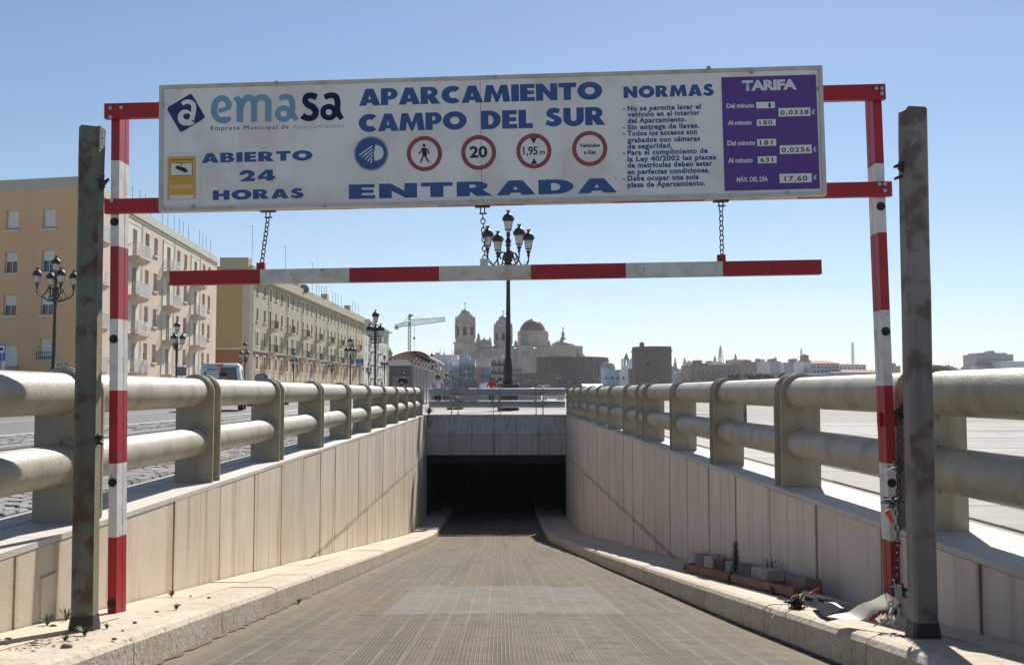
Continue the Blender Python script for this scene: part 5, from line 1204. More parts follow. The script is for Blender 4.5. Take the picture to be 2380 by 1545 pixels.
# --- right hand skyline
def rgt(px,py,Y): return at(px,py,Y=Y)
def bx_city(label, c0,c1, ytop, Y, m, fn=DR, **kw): 
    a=fn(c0,ytop); c=fn(c1,ytop); return city(kw.pop('name','house'),label,kw.pop('cat','house'),a[0],c[0],a[1],Y,m,**kw)
wt_=bx_city('white church belfry with open arches and a pointed brown roof, left of the stone tower',235,336,690,470,'cwhite',name='belfry',cat='belfry',dp=4,par=False)
p0=DR(235,640);p1=DR(336,640); A0=at(*p0,Y=470); A1=at(*p1,Y=470); Wd=A1.x-A0.x; z=lambda cy: at(*DR(285,cy),Y=470).z-GZ
b=MB()
for x in (0,.30,.62,.9): b.box(Wd*x,Wd*x+Wd*.1,0,Wd*.2,z(690)-0,z(640)) if 0 else None
h0=z(690)
for f in (0,.27,.60,.87): b.box(Wd*f,Wd*(f+.13),-.2,3.8,h0-.0,z(640))
b.box(-.2,Wd+.2,-.4,4.2,z(640),z(630)); b.build('arches',M['cwhite'],wt_)
hh=z(630); MB().lathe([(Wd*.32,hh),(.05,z(552))],8,Wd/2,2,sm=False).build('spire',M['ctan'],wt_)
for s_ in (0.03,.97): MB().lathe([(.25,hh),(.3,hh+.4),(.05,hh+1.1)],6,Wd*s_,0).build('pinnacle',M['cwhite'],wt_)
bx_city('white house with cornice left of the stone tower',215,410,740,455,'cwhite',rows=2,cols=3,dp=10)
# castle tower
SY=330.0
st=thing('stone_tower','massive brown stone tower with a small round turret','tower',(at(*DR(548,800),Y=SY).x,SY,GZ)); kz=lambda cy: at(*DR(548,cy),Y=SY).z-GZ; ks=.2197*SY/FP
hw=188*ks
MB().ring([[(hw*x,hw*y,zz) for x,y in ((-1,-.15),(-.55,-.8),(.12,-1),(1,-.75),(1,.9),(-1,.9))] for zz in (0,kz(545))],0,False).build('wall',M['cathb'],st)
MB().ring([[(hw*x*s_,hw*y*s_,zz) for x,y in ((-1,-.15),(-.55,-.8),(.12,-1),(1,-.75),(1,.9),(-1,.9))] for zz,s_ in ((kz(548),1.02),(kz(545),1.07),(kz(540),1.06),(kz(536),1.0),(kz(495),.985))],0,False).build('parapet',M['cathb'],st)
MB().lathe([(24*ks,kz(735)),(27*ks,kz(700)),(25*ks,kz(480)),(28*ks,kz(474)),(26*ks,kz(468)),(20*ks,kz(455)),(4*ks,kz(448))],14,(430-548)*ks,-hw*.55).build('turret',M['cathb'],st)
for cx,cy,w_,h in ((474,590,9,16),(478,690,12,34),(656,588,8,12)): MB().box((cx-548)*ks-w_*ks/2*1.2,(cx-548)*ks+w_*ks/2*1.2,-hw*(.95 if cx<600 else .96)-.6 if cx<600 else -hw-.05,-hw*.7,kz(cy)-h*ks/2,kz(cy)+h*ks/2).build('window',M['tunnel'],st)
bx_city('low stone bastion at the foot of the stone tower',330,470,738,335,'cathb',name='bastion',cat='wall',dp=8)
bx_city('white house right of the stone tower with low windows',738,925,785,420,'cwhite',rows=1,cols=6,dp=10)
bx_city('pale grey rooftops behind the white house right of the tower',738,960,735,520,'cgrey',rows=1,cols=5)
def spire(label,cx,cyt,cyb,Y,m,hwid):
    a=at(*DR(cx,cyb),Y=Y); z1=at(*DR(cx,cyt),Y=Y).z-GZ; zb=a.z-GZ; k=.2197*Y/FP
    t=thing('spire',label,'spire',(a.x,Y,GZ)); MB().lathe([(hwid*k*1.8,0),(hwid*k*1.8,zb),(hwid*k,zb+.5),(hwid*k,zb+(z1-zb)*.35),(hwid*k*1.2,zb+(z1-zb)*.38),(hwid*k*.7,zb+(z1-zb)*.55),(hwid*k*.25,zb+(z1-zb)*.8),(.1,z1)],8,sm=False).build('shaft',M[m],t); return t
spire('thin stone spire just right of the stone tower',795,590,672,560,'cgrey',10)
spire('stone spire left of the tall dockyard crane',1216,573,655,620,'cgrey',15)
spire('pointed church spire right of the tall dockyard crane',1434,555,632,600,'cgrey',13)
def dock_crane(label,cx,cyt,cyb,w_,Y):
    a=at(*DR(cx,cyb),Y=Y); z1=at(*DR(cx,cyt),Y=Y).z-GZ; zb=a.z-GZ; k=.2197*Y/FP; t=thing('dockyard_crane',label,'crane',(a.x,Y,GZ)); ww=w_*k
    MB().tube([(-ww,0,0),(-ww,0,zb),(-ww*.3,0,zb+(z1-zb)*.8),(0,0,z1)],k*5,5).tube([(-ww*.45,0,zb),(0,0,z1*.98)],k*4,5).tube([(ww*.25,0,zb),(ww*.05,0,z1)],k*6,5).tube([(ww*1.3,0,zb),(ww*.3,0,zb+(z1-zb)*.85),(0,0,z1)],k*4,5).tube([(-ww*.5,0,zb+(z1-zb)*.4),(ww*.5,0,zb+(z1-zb)*.4)],k*2.5,5).build('jib',M['ctan'],t)
    MB().box(-ww*1.2,ww*1.2,-5,5,0,zb).build('base',M['cgrey'],t)
dock_crane('tall pointed dockyard crane above the brown barracks',1276,480,665,26,1400); dock_crane('small dockyard crane left of the brown barracks',896,612,697,20,1450)
bx_city('small dark box building above the rooftops',927,1005,663,800,'cgrey')
bx_city('long brown stone barracks with three rows of windows',955,1500,693,400,'ctan',rows=3,cols=10,dp=20,name='barracks',cat='building',ww=.8,wh=1.5)
bx_city('white rooftop house behind the barracks',1115,1400,675,600,'cwhite')
bx_city('grey stepped house at the right end of the barracks',1388,1535,636,560,'cgrey',rows=1,cols=4)
for i,(a,c,y,m,lab) in enumerate(((1468,1660,660,'ctan','brown grey house with balconies behind the palms'),(1660,1795,662,'cwhite','white house with tall windows behind the palms'),(1795,1910,655,'cgrey','windowless grey house behind the palms'),(1910,1945,668,'cwhite','narrow white house on the promenade'),(1945,2150,666,'cgrey','wide grey house with small windows before the red tiled corner house'),(1500,1560,712,'cwhite','small white house at the end of the barracks'),(1560,1600,640,'cgrey','grey rooftop box above the brown house'))):
    bx_city(lab,a,c,y,480+8*i,m,rows=2,cols=4 if c-a>100 else 1)
tl=bx_city('white corner building with an orange lookout tower',2150,2230,655,430,'cwhite',name='corner_house',rows=3,cols=1)
def zz_(cy): return at(*DR(2190,cy),Y=430).z-GZ
k=.2197*430/FP; MB().box(5*k,75*k,-.3,8,zz_(655),zz_(632)).box(18*k,62*k,.3,7,zz_(632),zz_(580)).lathe([(22*k,zz_(582)),(16*k,zz_(572)),(3*k,zz_(566))],8,40*k,3.5).build('lookout_tower',M['corange'],tl)
bx_city('long white building with arched windows and red tiled roof',95,415,678,432,'cwhite',fn=DS,rows=2,cols=8,roof=1.7,dp=16,ww=.8,wh=1.0,top=1.9)
bx_city('second white building with a flat red tiled roof',415,700,693,450,'cwhite',fn=DS,rows=2,cols=7,roof=1.1,dp=16,ww=.9,wh=1.0,top=1.8)
bx_city('low white building with red tiled roof on the sea front',300,940,775,425,'cwhite',fn=DS,rows=1,cols=22,roof=1.5,dp=12,ww=.75,wh=.9,top=1.6)
bx_city('white low arcade with dark openings under the tiled roofs',0,300,780,424,'cwhite',fn=DS,rows=1,cols=9,dp=12,ww=.9,wh=1,top=1.7)
bx_city('pale tent roofed hall between the posts',930,1066,705,520,'cgrey',fn=DS)
bx_city('small bluish house right of the weathered post',1405,1475,705,620,'cblue',fn=DS,rows=1,cols=2)
bx_city('row of small pale houses on the right shore',1475,1560,735,640,'cwhite',fn=DS); bx_city('pale stepped house on the right shore',1550,1625,708,650,'cgrey',fn=DS,rows=1,cols=2); bx_city('low pale house at the end of the right shore row',1625,1745,738,660,'cgrey',fn=DS)
hb_=bx_city('big grey slab apartment building on the far right shore',1870,2265,580,700,'cgrey',fn=DS,rows=8,cols=13,dp=20,ww=1.1,wh=.8,name='apartment_tower',cat='building'); k=.2188*700/FP
MB().box(40*k,340*k,1,18,at(*DS(1900,580),Y=700).z-GZ,at(*DS(1900,560),Y=700).z-GZ).box(185*k,215*k,2,12,at(*DS(1900,560),Y=700).z-GZ,at(*DS(1900,535),Y=700).z-GZ).build('roof_house',M['cgrey'],hb_)
bx_city('pale low house before the big slab building',1820,2160,705,690,'cgrey',fn=DS,rows=1,cols=6); bx_city('white house at the right edge before the slab building',2140,2420,655,680,'cwhite',fn=DS,rows=2,cols=6)
bx_city('small pale house left of the slab building',1815,1880,718,640,'cwhite',fn=DS)
# bridge pylons
for fn,cx,w_,cyt,cyb,lab in ((DR,2131,11,515,670,'slim bridge pylon, the left one, behind the orange lookout tower'),(DS,562,12,447,665,'slim bridge pylon with fanned cables, the right one')):
    Y=3700; a=at(*fn(cx,cyb),Y=Y); z1=at(*fn(cx,cyt),Y=Y).z-GZ; k=.219*Y/FP; t=thing('bridge_pylon',lab,'bridge pylon',(a.x,Y,GZ))
    b=MB(); b.ring([[(x*k*w_*s_,y*k*w_,z) for x,y in ((-1,-.7),(1,-.7),(1,.7),(-1,.7))] for z,s_ in ((z1*.35,1.6 if fn is DS else 1.2),(z1*.62,1.1),(z1,.85))],0,False)
    for s_ in (-1,1): b.tube([(s_*k*w_*1.9,0,0),(s_*k*w_*1.25,0,z1*.4)],k*w_*.55,5)
    b.build('pylon',M['pylonb'],t)
    if fn is DS:
        c=MB()
        for i in range(9):
            for s_ in (-1,1): c.tube([(0,0,z1*(.93-.03*i)),(s_*k*(150-14*i),0,z1*.22)],k*.35,3)
        c.build('cables',M['cwhite'],t)
# tower crane
KY=360; t=thing('tower_crane','green lattice tower crane with long grey jib behind the bus shelter','crane',(at(*D3(328,600),Y=KY).x,KY,GZ)); k=.2441*KY/FP
def kz(cy): return at(*D3(328,cy),Y=KY).z-GZ
w_=11*k; b=MB(); zt=kz(480); n=26
for sx in (-1,1):
    for sy in (-1,1): b.tube([(sx*w_,sy*w_,0),(sx*w_,sy*w_,zt)],.10,4,sm=False)
for i in range(n):
    z0,z1=zt*i/n,zt*(i+1)/n; s_=1 if i%2 else -1
    for sy in (-1,1): b.tube([(-s_*w_,sy*w_,z0),(s_*w_,sy*w_,z1)],.06,4,sm=False); b.tube([(sy*w_,-s_*w_,z0),(sy*w_,s_*w_,z1)],.06,4,sm=False)
    b.tube([(-w_,-w_,z0),(w_,-w_,z0)],.1,4)
b.build('mast',M['green'],t)
MB().box(-.9*w_,.9*w_,-w_,w_,zt,kz(445)).tube([(0,0,kz(430)),(0,0,kz(376))],.5,5).tube([(0,0,kz(376)),(1,0,kz(372)),(.3,0,kz(395))],.4,4).build('cab',M['green'],t)
def lattice(x0,z0,x1,z1,hh,n):
    b=MB(); P=lambda f,d,s=0:(x0+(x1-x0)*f,s,z0+(z1-z0)*f+d)
    for d,s in ((0,-.7),(0,.7),(hh,0)): b.tube([P(0,d,s),P(1,d*(.6),s)],.12,4)
    for i in range(n):
        f,g=i/n,(i+1)/n; b.tube([P(f,0,-.7),P((f+g)/2,hh*(1-.4*f),0)],.08,3); b.tube([P((f+g)/2,hh*(1-.4*f),0),P(g,0,-.7)],.08,3)
    return b
lattice(1*k,kz(482),(668-328)*k,kz(437),2.2,24).build('jib',M['craney'],t); lattice(-1*k,kz(482),(190-328)*k,kz(497),1.6,10).build('counter_jib',M['craney'],t)
MB().box((190-328)*k,(222-328)*k,-1.2,1.2,kz(515),kz(485)).build('counterweight',M['cgrey'],t)
MB().tube([(0,0,kz(380)),((525-328)*k,0,kz(430))],.1,3).tube([(0,0,kz(390)),((250-328)*k,0,kz(470))],.1,3).build('stay_cable',M['craney'],t)
MB().tube([(45*k,0,kz(478)),(45*k,0,kz(600))],.08,3).tube([(45*k,0,kz(592)),(45*k,0,kz(608)),(45*k,0,kz(612))],[.35,.45,.1],6).tube([(46*k,0,kz(608)),(46*k,0,kz(708))],.08,3).build('hook_cable',M['iron'],t)
# church turret behind the grey block
t=thing('church_turret','small brown domed church turret behind the bus shelter','turret',(at(906,850,Y=420).x,420,GZ)); k=.1128*420/FP; z=lambda cy: at(906,801.9+.11283*cy,Y=420).z-GZ
MB().lathe([(50*k,0),(50*k,z(245)),(56*k,z(240)),(50*k,z(235)),(48*k,z(190)),(66*k,z(178)),(62*k,z(160)),(45*k,z(140)),(25*k,z(125)),(32*k,z(110)),(18*k,z(95)),(10*k,z(80)),(4*k,z(30)),(1*k,z(10))],12).build('turret',M['corange'] if 0 else M['ctan'],t)
# palms
def palm(loc,h,label):
    t=thing('palm_tree',label,'palm tree',loc,group='palm trees along the sea front'); MB().tube([(0,0,0),(.15,0,h*.5),(0,0,h)],[.45,.32,.3],7).build('trunk',M['trunk'],t)
    b=MB()
    for i in range(34):
        a=rng.uniform(0,6.28); e=rng.uniform(-.5,1.1); L=rng.uniform(2.4,3.3); pts=[]
        for q in range(6):
            f=q/5; r=L*f*math.cos(e)*(1-.15*f); zz=L*f*math.sin(e)-1.9*f*f; pts.append((r*math.cos(a),r*math.sin(a),h+zz))
        nx,ny=-math.sin(a),math.cos(a)
        for q in range(5):
            w0,w1=.34*math.sin(math.pi*(q+.4)/6.2),.34*math.sin(math.pi*(q+1.4)/6.2) if q<4 else .02
            p,r_=pts[q],pts[q+1]; b.add([(p[0]-nx*w0,p[1]-ny*w0,p[2]-w0*.7),(p[0],p[1],p[2]),(r_[0],r_[1],r_[2]),(r_[0]-nx*w1,r_[1]-ny*w1,r_[2]-w1*.7)],[(0,1,2,3)]); b.add([(p[0]+nx*w0,p[1]+ny*w0,p[2]-w0*.7),(p[0],p[1],p[2]),(r_[0],r_[1],r_[2]),(r_[0]+nx*w1,r_[1]+ny*w1,r_[2]-w1*.7)],[(0,1,2,3)])
    b.build('crown',M['palm'],t)
for i,(cx,cy) in enumerate(((1385,762),(1447,760),(1568,768),(1620,768),(1680,768),(1742,768),(1795,775),(1940,762))):
    a=at(*DR(cx,cy),Y=380); palm((a.x,380,GZ),a.z-GZ-1.0,('leftmost palm, before the barracks','second palm, before the right end of the barracks','third palm, before the small white house','fourth palm, before the brown grey house','fifth palm, left of the white house','sixth palm, before the white house','seventh palm, before the grey house','last palm on its own before the wide grey house')[i])
# ================================================================ VEHICLES
def car(name,label,cat,loc,rz,W,L,Hh,body,van=False,windows=True):
    t=thing(name,label,cat,loc,rz)          # rear faces -y, length along +y
    w=W/2; n=12
    def sec(y,zb,zm,zt,wt): return [(-w*.96,y,zb),(-w,y,zb+.15),(-w,y,zm),(-wt,y,zt-.06),(-wt+.08,y,zt),(wt-.08,y,zt),(wt,y,zt-.06),(w,y,zm),(w,y,zb+.15),(w*.96,y,zb)]
    if van: secs=[sec(0,.3,1.0,Hh-.25,w*.84),sec(.10,.28,1.05,Hh-.03,w*.84),sec(.5,.26,1.05,Hh,w*.84),sec(L*.62,.26,1.05,Hh,w*.84),sec(L*.70,.26,1.05,Hh-.1,w*.80),sec(L*.80,.26,1.0,1.15,w*.88),sec(L*.97,.28,.8,.9,w*.9),sec(L,.35,.6,.7,w*.8)]
    else: secs=[sec(0,.35,.7,.85,w*.8),sec(.15,.28,.8,.95,w*.85),sec(.5,.24,.85,1.25,w*.74),sec(.9,.22,.85,Hh,w*.70),sec(L*.5,.22,.85,Hh,w*.70),sec(L*.68,.22,.85,.95,w*.84),sec(L*.95,.25,.7,.75,w*.85),sec(L,.35,.55,.62,w*.78)]
    MB().ring([[p for p in s_] for s_ in secs],0,True).build('body',M[body],t)
    for y in (L*.17,L*.82):
        for s_ in (-1,1):
            o=MB().tube([(s_*(w-.2),y,.31),(s_*(w+.005),y,.31)],.31,18).build('wheel',M['tyre'],t); MB().tube([(s_*(w+.006),y,.31),(s_*(w+.015),y,.31)],.18,12).build('rim',M['steel'],o)
    for s_ in (-1,1):
        if van: MB().hexa([(s_*(w*.93),.75,1.1),(s_*(w*.93),L*.6,1.1),(s_*(w*.99+.01),L*.6,1.1),(s_*(w*.99+.01),.75,1.1),(s_*w*.84,.8,Hh-.25),(s_*w*.84,L*.6,Hh-.25),(s_*(w*.87+.012),L*.6,Hh-.25),(s_*(w*.87+.012),.8,Hh-.25)]).build('side_window',M['adglass'],t)
        else: MB().hexa([(s_*w*.9,.7,.9),(s_*w*.9,L*.62,.9),(s_*(w*.97),L*.62,.9),(s_*(w*.97),.7,.9),(s_*w*.68,.95,Hh-.08),(s_*w*.68,L*.5,Hh-.08),(s_*(w*.74),L*.5,Hh-.08),(s_*(w*.74),.95,Hh-.08)]).build('side_window',M['glass'],t)
    MB().box(-w*.9,w*.9,-.08,.02,.34,.55).build('bumper',M['steel'] if van else M[body],t)
    for s_ in (-1,1): MB().box(s_*w*.93-.06,s_*w*.93+.06,-.012,.05,.75,1.15 if van else .9).build('tail_light',M['lamp_red'],t)
    return t
vp=at(512,955,z=GZ); vY=41.0; vx=at(512,900,Y=vY).x
vn=car('van','white delivery van seen from behind with lettering on its rear window','van',(vx,vY,GZ),R(12),1.78,4.3,1.98,'vanw',van=True)
MB().hexa([(-.70,-.02,1.05),(.70,-.02,1.05),(.70,.08,1.05),(-.70,.08,1.05),(-.62,.0,1.80),(.62,.0,1.80),(.62,.1,1.80),(-.62,.1,1.80)]).build('rear_window',M['adglass'],vn)
MB().box(-.16,.10,-.02,.09,1.875,1.925).build('brake_light',M['lamp_red'],vn)
MB().box(-.62,-.02,-.035,-.022,1.62,1.78).build('lettered_strip',M['paper'],vn); MB().box(-.54,-.28,-.042,-.036,1.665,1.74).build('logo_bar',M['seur'],vn)
fit(text_mesh('SEUR',M['redp'],.04),-.26,-.03,1.665,1.74,-.045,vn)
MB().box(-.56,-.06,-.035,-.022,1.16,1.60).build('notice',M['paper'],vn)
for i in range(4): MB().box(-.53,-.08-.07*(i%2),-.042,-.036,1.50-.09*i,1.525-.09*i).build('notice_line',M['seur'],vn)
# printed portrait on the rear window kept generic: a pale oval head above dark shoulders
MB().prism([(.14+.13*math.cos(R(a)),1.38+.17*math.sin(R(a))) for a in range(0,360,24)],-.035,-.024).build('printed_head',M['skin'],vn); MB().prism([(.14+.14*math.cos(R(a)),1.50+.08*math.sin(R(a))) for a in range(0,360,24)],-.039,-.0355).build('printed_hair',M['hairb'],vn)
MB().box(-.3,.3,-.09,-.081,.45,.56).build('number_plate',M['paper'],vn)
car('car','white car whose roof just shows over the left railing','car',(at(604,885,Y=56).x,56,GZ),0,1.75,4.2,1.40,'vanw')
for i,(px,py,Y,cn,W_,Hh,lab) in enumerate(((1125.5,893,190,'vanw',2.1,2.4,'white van parked far off under the orange house'),(1163,897,200,'steelb',1.8,1.75,'bluish car half hidden behind the woman in red'),(1248,896,240,'vanw',1.9,1.7,'white car parked far off before the low sea wall'),(1196,903,210,'vanw',1.8,1.3,'white car roof right of the lamp plinth'),(1335,899,230,'cblue',1.9,1.6,'pale blue car parked far off near the right railing'))):
    p=at(px,py,Y=Y); car('car' if Hh<2 else 'van',lab,'car' if Hh<2 else 'van',(p.x,Y,GZ),math.pi/2 if i in (2,4) else 0,W_,4.3,Hh,cn,van=Hh>2)
p=at(1265,894,Y=235); t=wthing('kiosk','small white kiosk roof on a stand, right of the lamp post','kiosk',(p.x,235,GZ)); MB().box(p.x-1.4,p.x+1.4,234,236,p.z-.35,p.z-.05).build('roof',M['cwhite'],t); MB().box(p.x-.5,p.x+.5,234.4,235.6,GZ,p.z-.35).build('stand',M['cgrey'],t)
p=at(1360,893,Y=160); t=wthing('awning','faded red awning over the plaza, at the left end of the right railing','awning',(p.x,160,GZ)); a=at(1354,890,Y=160); c=at(1402,890,Y=160); MB().hexa([(a.x,158,a.z-.9),(c.x,158,a.z-.9),(c.x,162,a.z-.2),(a.x,162,a.z-.2),(a.x,158,a.z-.85),(c.x,158,a.z-.85),(c.x,162,a.z-.12),(a.x,162,a.z-.12)]).build('canopy',M['ringred'],t)
b=MB()
for x in (a.x,(a.x+c.x)/2,c.x): b.box(x-.05,x+.05,158,158.1,GZ,a.z-.88)
b.build('poles',M['steel'],t)
# ================================================================ SIGNS
p=at(836,894,Y=75); t=thing('crossing_sign','blue square pedestrian crossing sign on a grey pole','road sign',(p.x,75,GZ)); z0=at(836,851,Y=75).z-GZ; z1=at(836,834,Y=75).z-GZ; h=(z1-z0); w_=h/2
MB().tube([(0,0,0),(0,0,z0+.1)],.045,8).build('pole',M['steel'],t); MB().box(-w_,w_,-.05,-.02,z0,z1).build('sign_plate',M['tblue'],t)
zc_=(z0+z1)/2; MB().prism([(-w_*.82,z0+h*.12),(w_*.82,z0+h*.12),(0,z1-h*.08)],-.055,-.051).build('white_triangle',M['paper'],t)
MB().prism([(-.05,zc_-h*.1),(.05,zc_-h*.1),(.06,zc_+h*.12),(-.06,zc_+h*.12)],-.062,-.056).ball((0,-.06,zc_+h*.2),.035,8,sc=(1,.2,1)).prism(stroke([(-.02,zc_-h*.1),(-.10,z0+h*.16)],.045),-.062,-.056).prism(stroke([(.02,zc_-h*.1),(.11,z0+h*.16)],.045),-.062,-.056).prism(stroke([(.05,zc_+h*.08),(.13,zc_-h*.04)],.035),-.062,-.056).build('walking_figure',M['dark'],t)
for px,py,Y,lab,sh in ((423,862,60,'grey back of a small square road sign left of the van','sq'),(602,878,62,'grey back of a round road sign right of the van','ro'),(612,877,66,'small round blue road sign right of the van','bl')):
    p=at(px,py,Y=Y); t=thing('road_sign',lab,'road sign',(p.x,Y,GZ)); z=p.z-GZ; MB().tube([(0,0,0),(0,0,z)],.035,6).build('pole',M['steel'],t)
    if sh=='sq': MB().box(-.28,.28,-.04,-.01,z-.28,z+.25).build('sign_plate',M['signback'],t)
    else: MB().tube([(0,-.04,z),(0,-.015,z)],.28,20,sm=False).build('sign_plate',M['signback'] if sh=='ro' else M['tblue'],t)
p=at(4,866,Y=33); t=thing('bus_stop_sign','blue and white bus stop sign at the left edge of the photo','bus stop sign',(p.x,33,GZ)); z0=at(4,839,Y=33).z-GZ; z1=at(4,800,Y=33).z-GZ
MB().tube([(.02,0,0),(.02,0,z0+.3)],.05,8).build('pole',M['cwhite'],t); MB().box(-.45,.12,-.04,-.02,z0,z1).build('sign_plate',M['tblue'],t); MB().box(-.30,.09,-.047,-.041,z0+.04,z0+(z1-z0)*.42).build('route_panel',M['seur'],t); MB().box(-.30,.09,-.047,-.041,z0+(z1-z0)*.5,z1-.04).build('bus_picture',M['paper'],t); MB().box(-.25,.04,-.052,-.048,z0+(z1-z0)*.62,z0+(z1-z0)*.8).build('bus_symbol',M['dark'],t)
# ================================================================ BUS SHELTER
SHY=56.0; X=lambda cx: at(871.6+.11283*cx,850,Y=SHY).x; Z=lambda cy: at(930,801.9+.11283*cy,Y=SHY).z
sh=wthing('bus_shelter','grey glass bus shelter with a curved ribbed canopy and dark advertising panel','bus shelter',(X(520),SHY,GZ))
MB().box(X(295),X(745),SHY,SHY+.25,GZ,Z(422)).build('advert_panel',M['adglass'],sh)
MB().box(X(360),X(730),SHY-.012,SHY-.002,Z(860),Z(645)).build('poster',M['ctan'],sh); 
for i,(a,c,y) in enumerate(((400,690,495),(440,650,535),(440,600,590))): MB().box(X(a),X(c),SHY-.012,SHY-.002,Z(y+8),Z(y-6)).build('poster_line',M['signback'],sh)
MB().prism([(X(295),Z(418)),(X(745),Z(418))]+[(X(745)-(1-math.cos(R(q)))*(X(745)-X(600)),Z(418)+math.sin(R(q))*(Z(300)-Z(418))) for q in range(10,91,10)]+[(X(330),Z(305)),(X(300),Z(330))],SHY-.02,SHY+.3).build('white_shoulder',M['shelterw'],sh)
# canopy: barrel arch running back 15 m
apx=[(310,300),(400,240),(520,190),(650,155),(770,140),(870,138),(960,150),(1050,190),(1130,245)]
b=MB(); rings=[]
for y in (SHY-.5,SHY+15):
    rings.append([(X(cx),y,Z(cy)) for cx,cy in apx]+[(X(cx),y,Z(cy)+.04) for cx,cy in apx[::-1]])
b.ring(rings,0,False).build('canopy',M['canopy'],sh)
for k in range(11):
    y=SHY-.5+1.55*k; MB().tube([(X(cx),y,Z(cy)-.03) for cx,cy in apx],.035,5).build('rib',M['iron'],sh)
for cx,cy in ((310,300),(1130,245),(870,138)): MB().tube([(X(cx),SHY-.5,Z(cy)-.03),(X(cx),SHY+15,Z(cy)-.03)],.05,6).build('canopy_beam',M['steel'],sh)
for k in range(6):
    y=SHY+.4+2.7*k; o=MB().box(X(760)-.03,X(760)+.06,y,y+.1,GZ,Z(270)).build('support_post',M['steel'],sh)
    MB().box(X(760),X(760)+.02,y+.12,y+2.6,GZ+.25,Z(420)).build('glass_panel',M['glassb'],sh); MB().box(X(760)-.01,X(760)+.03,y+.1,y+2.65,Z(420),Z(405)).build('glass_rail',M['shelterw'],sh)
    MB().tube([(X(760),y,Z(400)),(X(790),y,Z(330)),(X(860),y,Z(250))],.03,5).build('bracket',M['shelterw'],sh)
# ================================================================ SEATS, LOW WALL, RACK, BOLLARDS
a=at(1000,920,Y=64); c=at(1258,920,Y=64)
t=wthing('low_wall','low grey stone wall on the plaza behind the far railing','wall',((a.x+c.x)/2,64,GZ)); MB().box(a.x,c.x,64,64.5,GZ,GZ+.86).box(a.x-.05,c.x+.05,63.95,64.55,GZ+.86,GZ+.93).build('wall',M['lintel'],t)
for px0,px1,Y,lab in ((1262,1303,66,'white curved stone bench behind the far railing'),(1302,1336,68,'second white stone bench, touching the right railing')):
    a=at(px0,918,Y=Y); c=at(px1,918,Y=Y); t=wthing('stone_bench',lab,'bench',((a.x+c.x)/2,Y,GZ)); n=8
    MB().ring([[(a.x+(c.x-a.x)*i/n,Y-.3+.12*math.sin(math.pi*i/n)-.0,a.z-.02),(a.x+(c.x-a.x)*i/n,Y+.4,a.z-.02),(a.x+(c.x-a.x)*i/n,Y+.4,a.z-.14-.04*math.sin(math.pi*i/n)),(a.x+(c.x-a.x)*i/n,Y-.25,a.z-.14-.10*math.sin(math.pi*i/n))] for i in range(n+1)],0,False).build('seat',M['cwhite'],t)
    for s_ in (.12,.88): x=a.x+(c.x-a.x)*s_; MB().hexa([(x-.18,Y-.1,GZ),(x+.18,Y-.1,GZ),(x+.18,Y+.3,GZ),(x-.18,Y+.3,GZ),(x-.1,Y-.1,a.z-.15),(x+.1,Y-.1,a.z-.15),(x+.1,Y+.3,a.z-.15),(x-.1,Y+.3,a.z-.15)]).build('leg',M['cwhite'],t)
bp=at(1059,952,z=GZ); t=wthing('cycle_rack','dark metal rack with upright hoops behind the far railing','cycle rack',(bp.x,bp.y,GZ)); kx=bp.y/FP
for dx,r in ((-2,12),(5,11)): MB().tube([(bp.x+(dx+r*math.cos(R(q)))*kx,bp.y+dx*.02,GZ+.06+(r+r*math.sin(R(q)))*kx*1.15) for q in range(0,360,15)],.018,6,closed=True,caps=False).build('hoop',M['iron'],t)
MB().box(bp.x-20*kx,bp.x-8*kx,bp.y-.15,bp.y+.2,GZ,GZ+.12).box(bp.x+8*kx,bp.x+18*kx,bp.y-.15,bp.y+.2,GZ+.03,GZ+.13).box(bp.x-12*kx,bp.x+12*kx,bp.y,bp.y+.06,GZ,GZ+.05).build('base',M['iron2'],t)
a=at(1059,958,z=GZ); t=MB().box(a.x-.17,a.x+.17,a.y-.5,a.y+.5,GZ,GZ+.035).build('drain_cover',M['paper'],None); tag(t,'small white cover plate on the plaza in front of the cycle rack','cover plate')
for px,Y,lab in ((1727,17.5,'short dark green bollard on the plaza behind the right railing'),): 
    p=at(px,960,Y=Y); t=thing('bollard',lab,'bollard',(p.x,Y,GZ)); MB().lathe([(.10,0),(.10,.06),(.07,.1),(.065,.6),(.08,.63),(.08,.68),(.04,.74)],14).build('post',M['rust'],t)
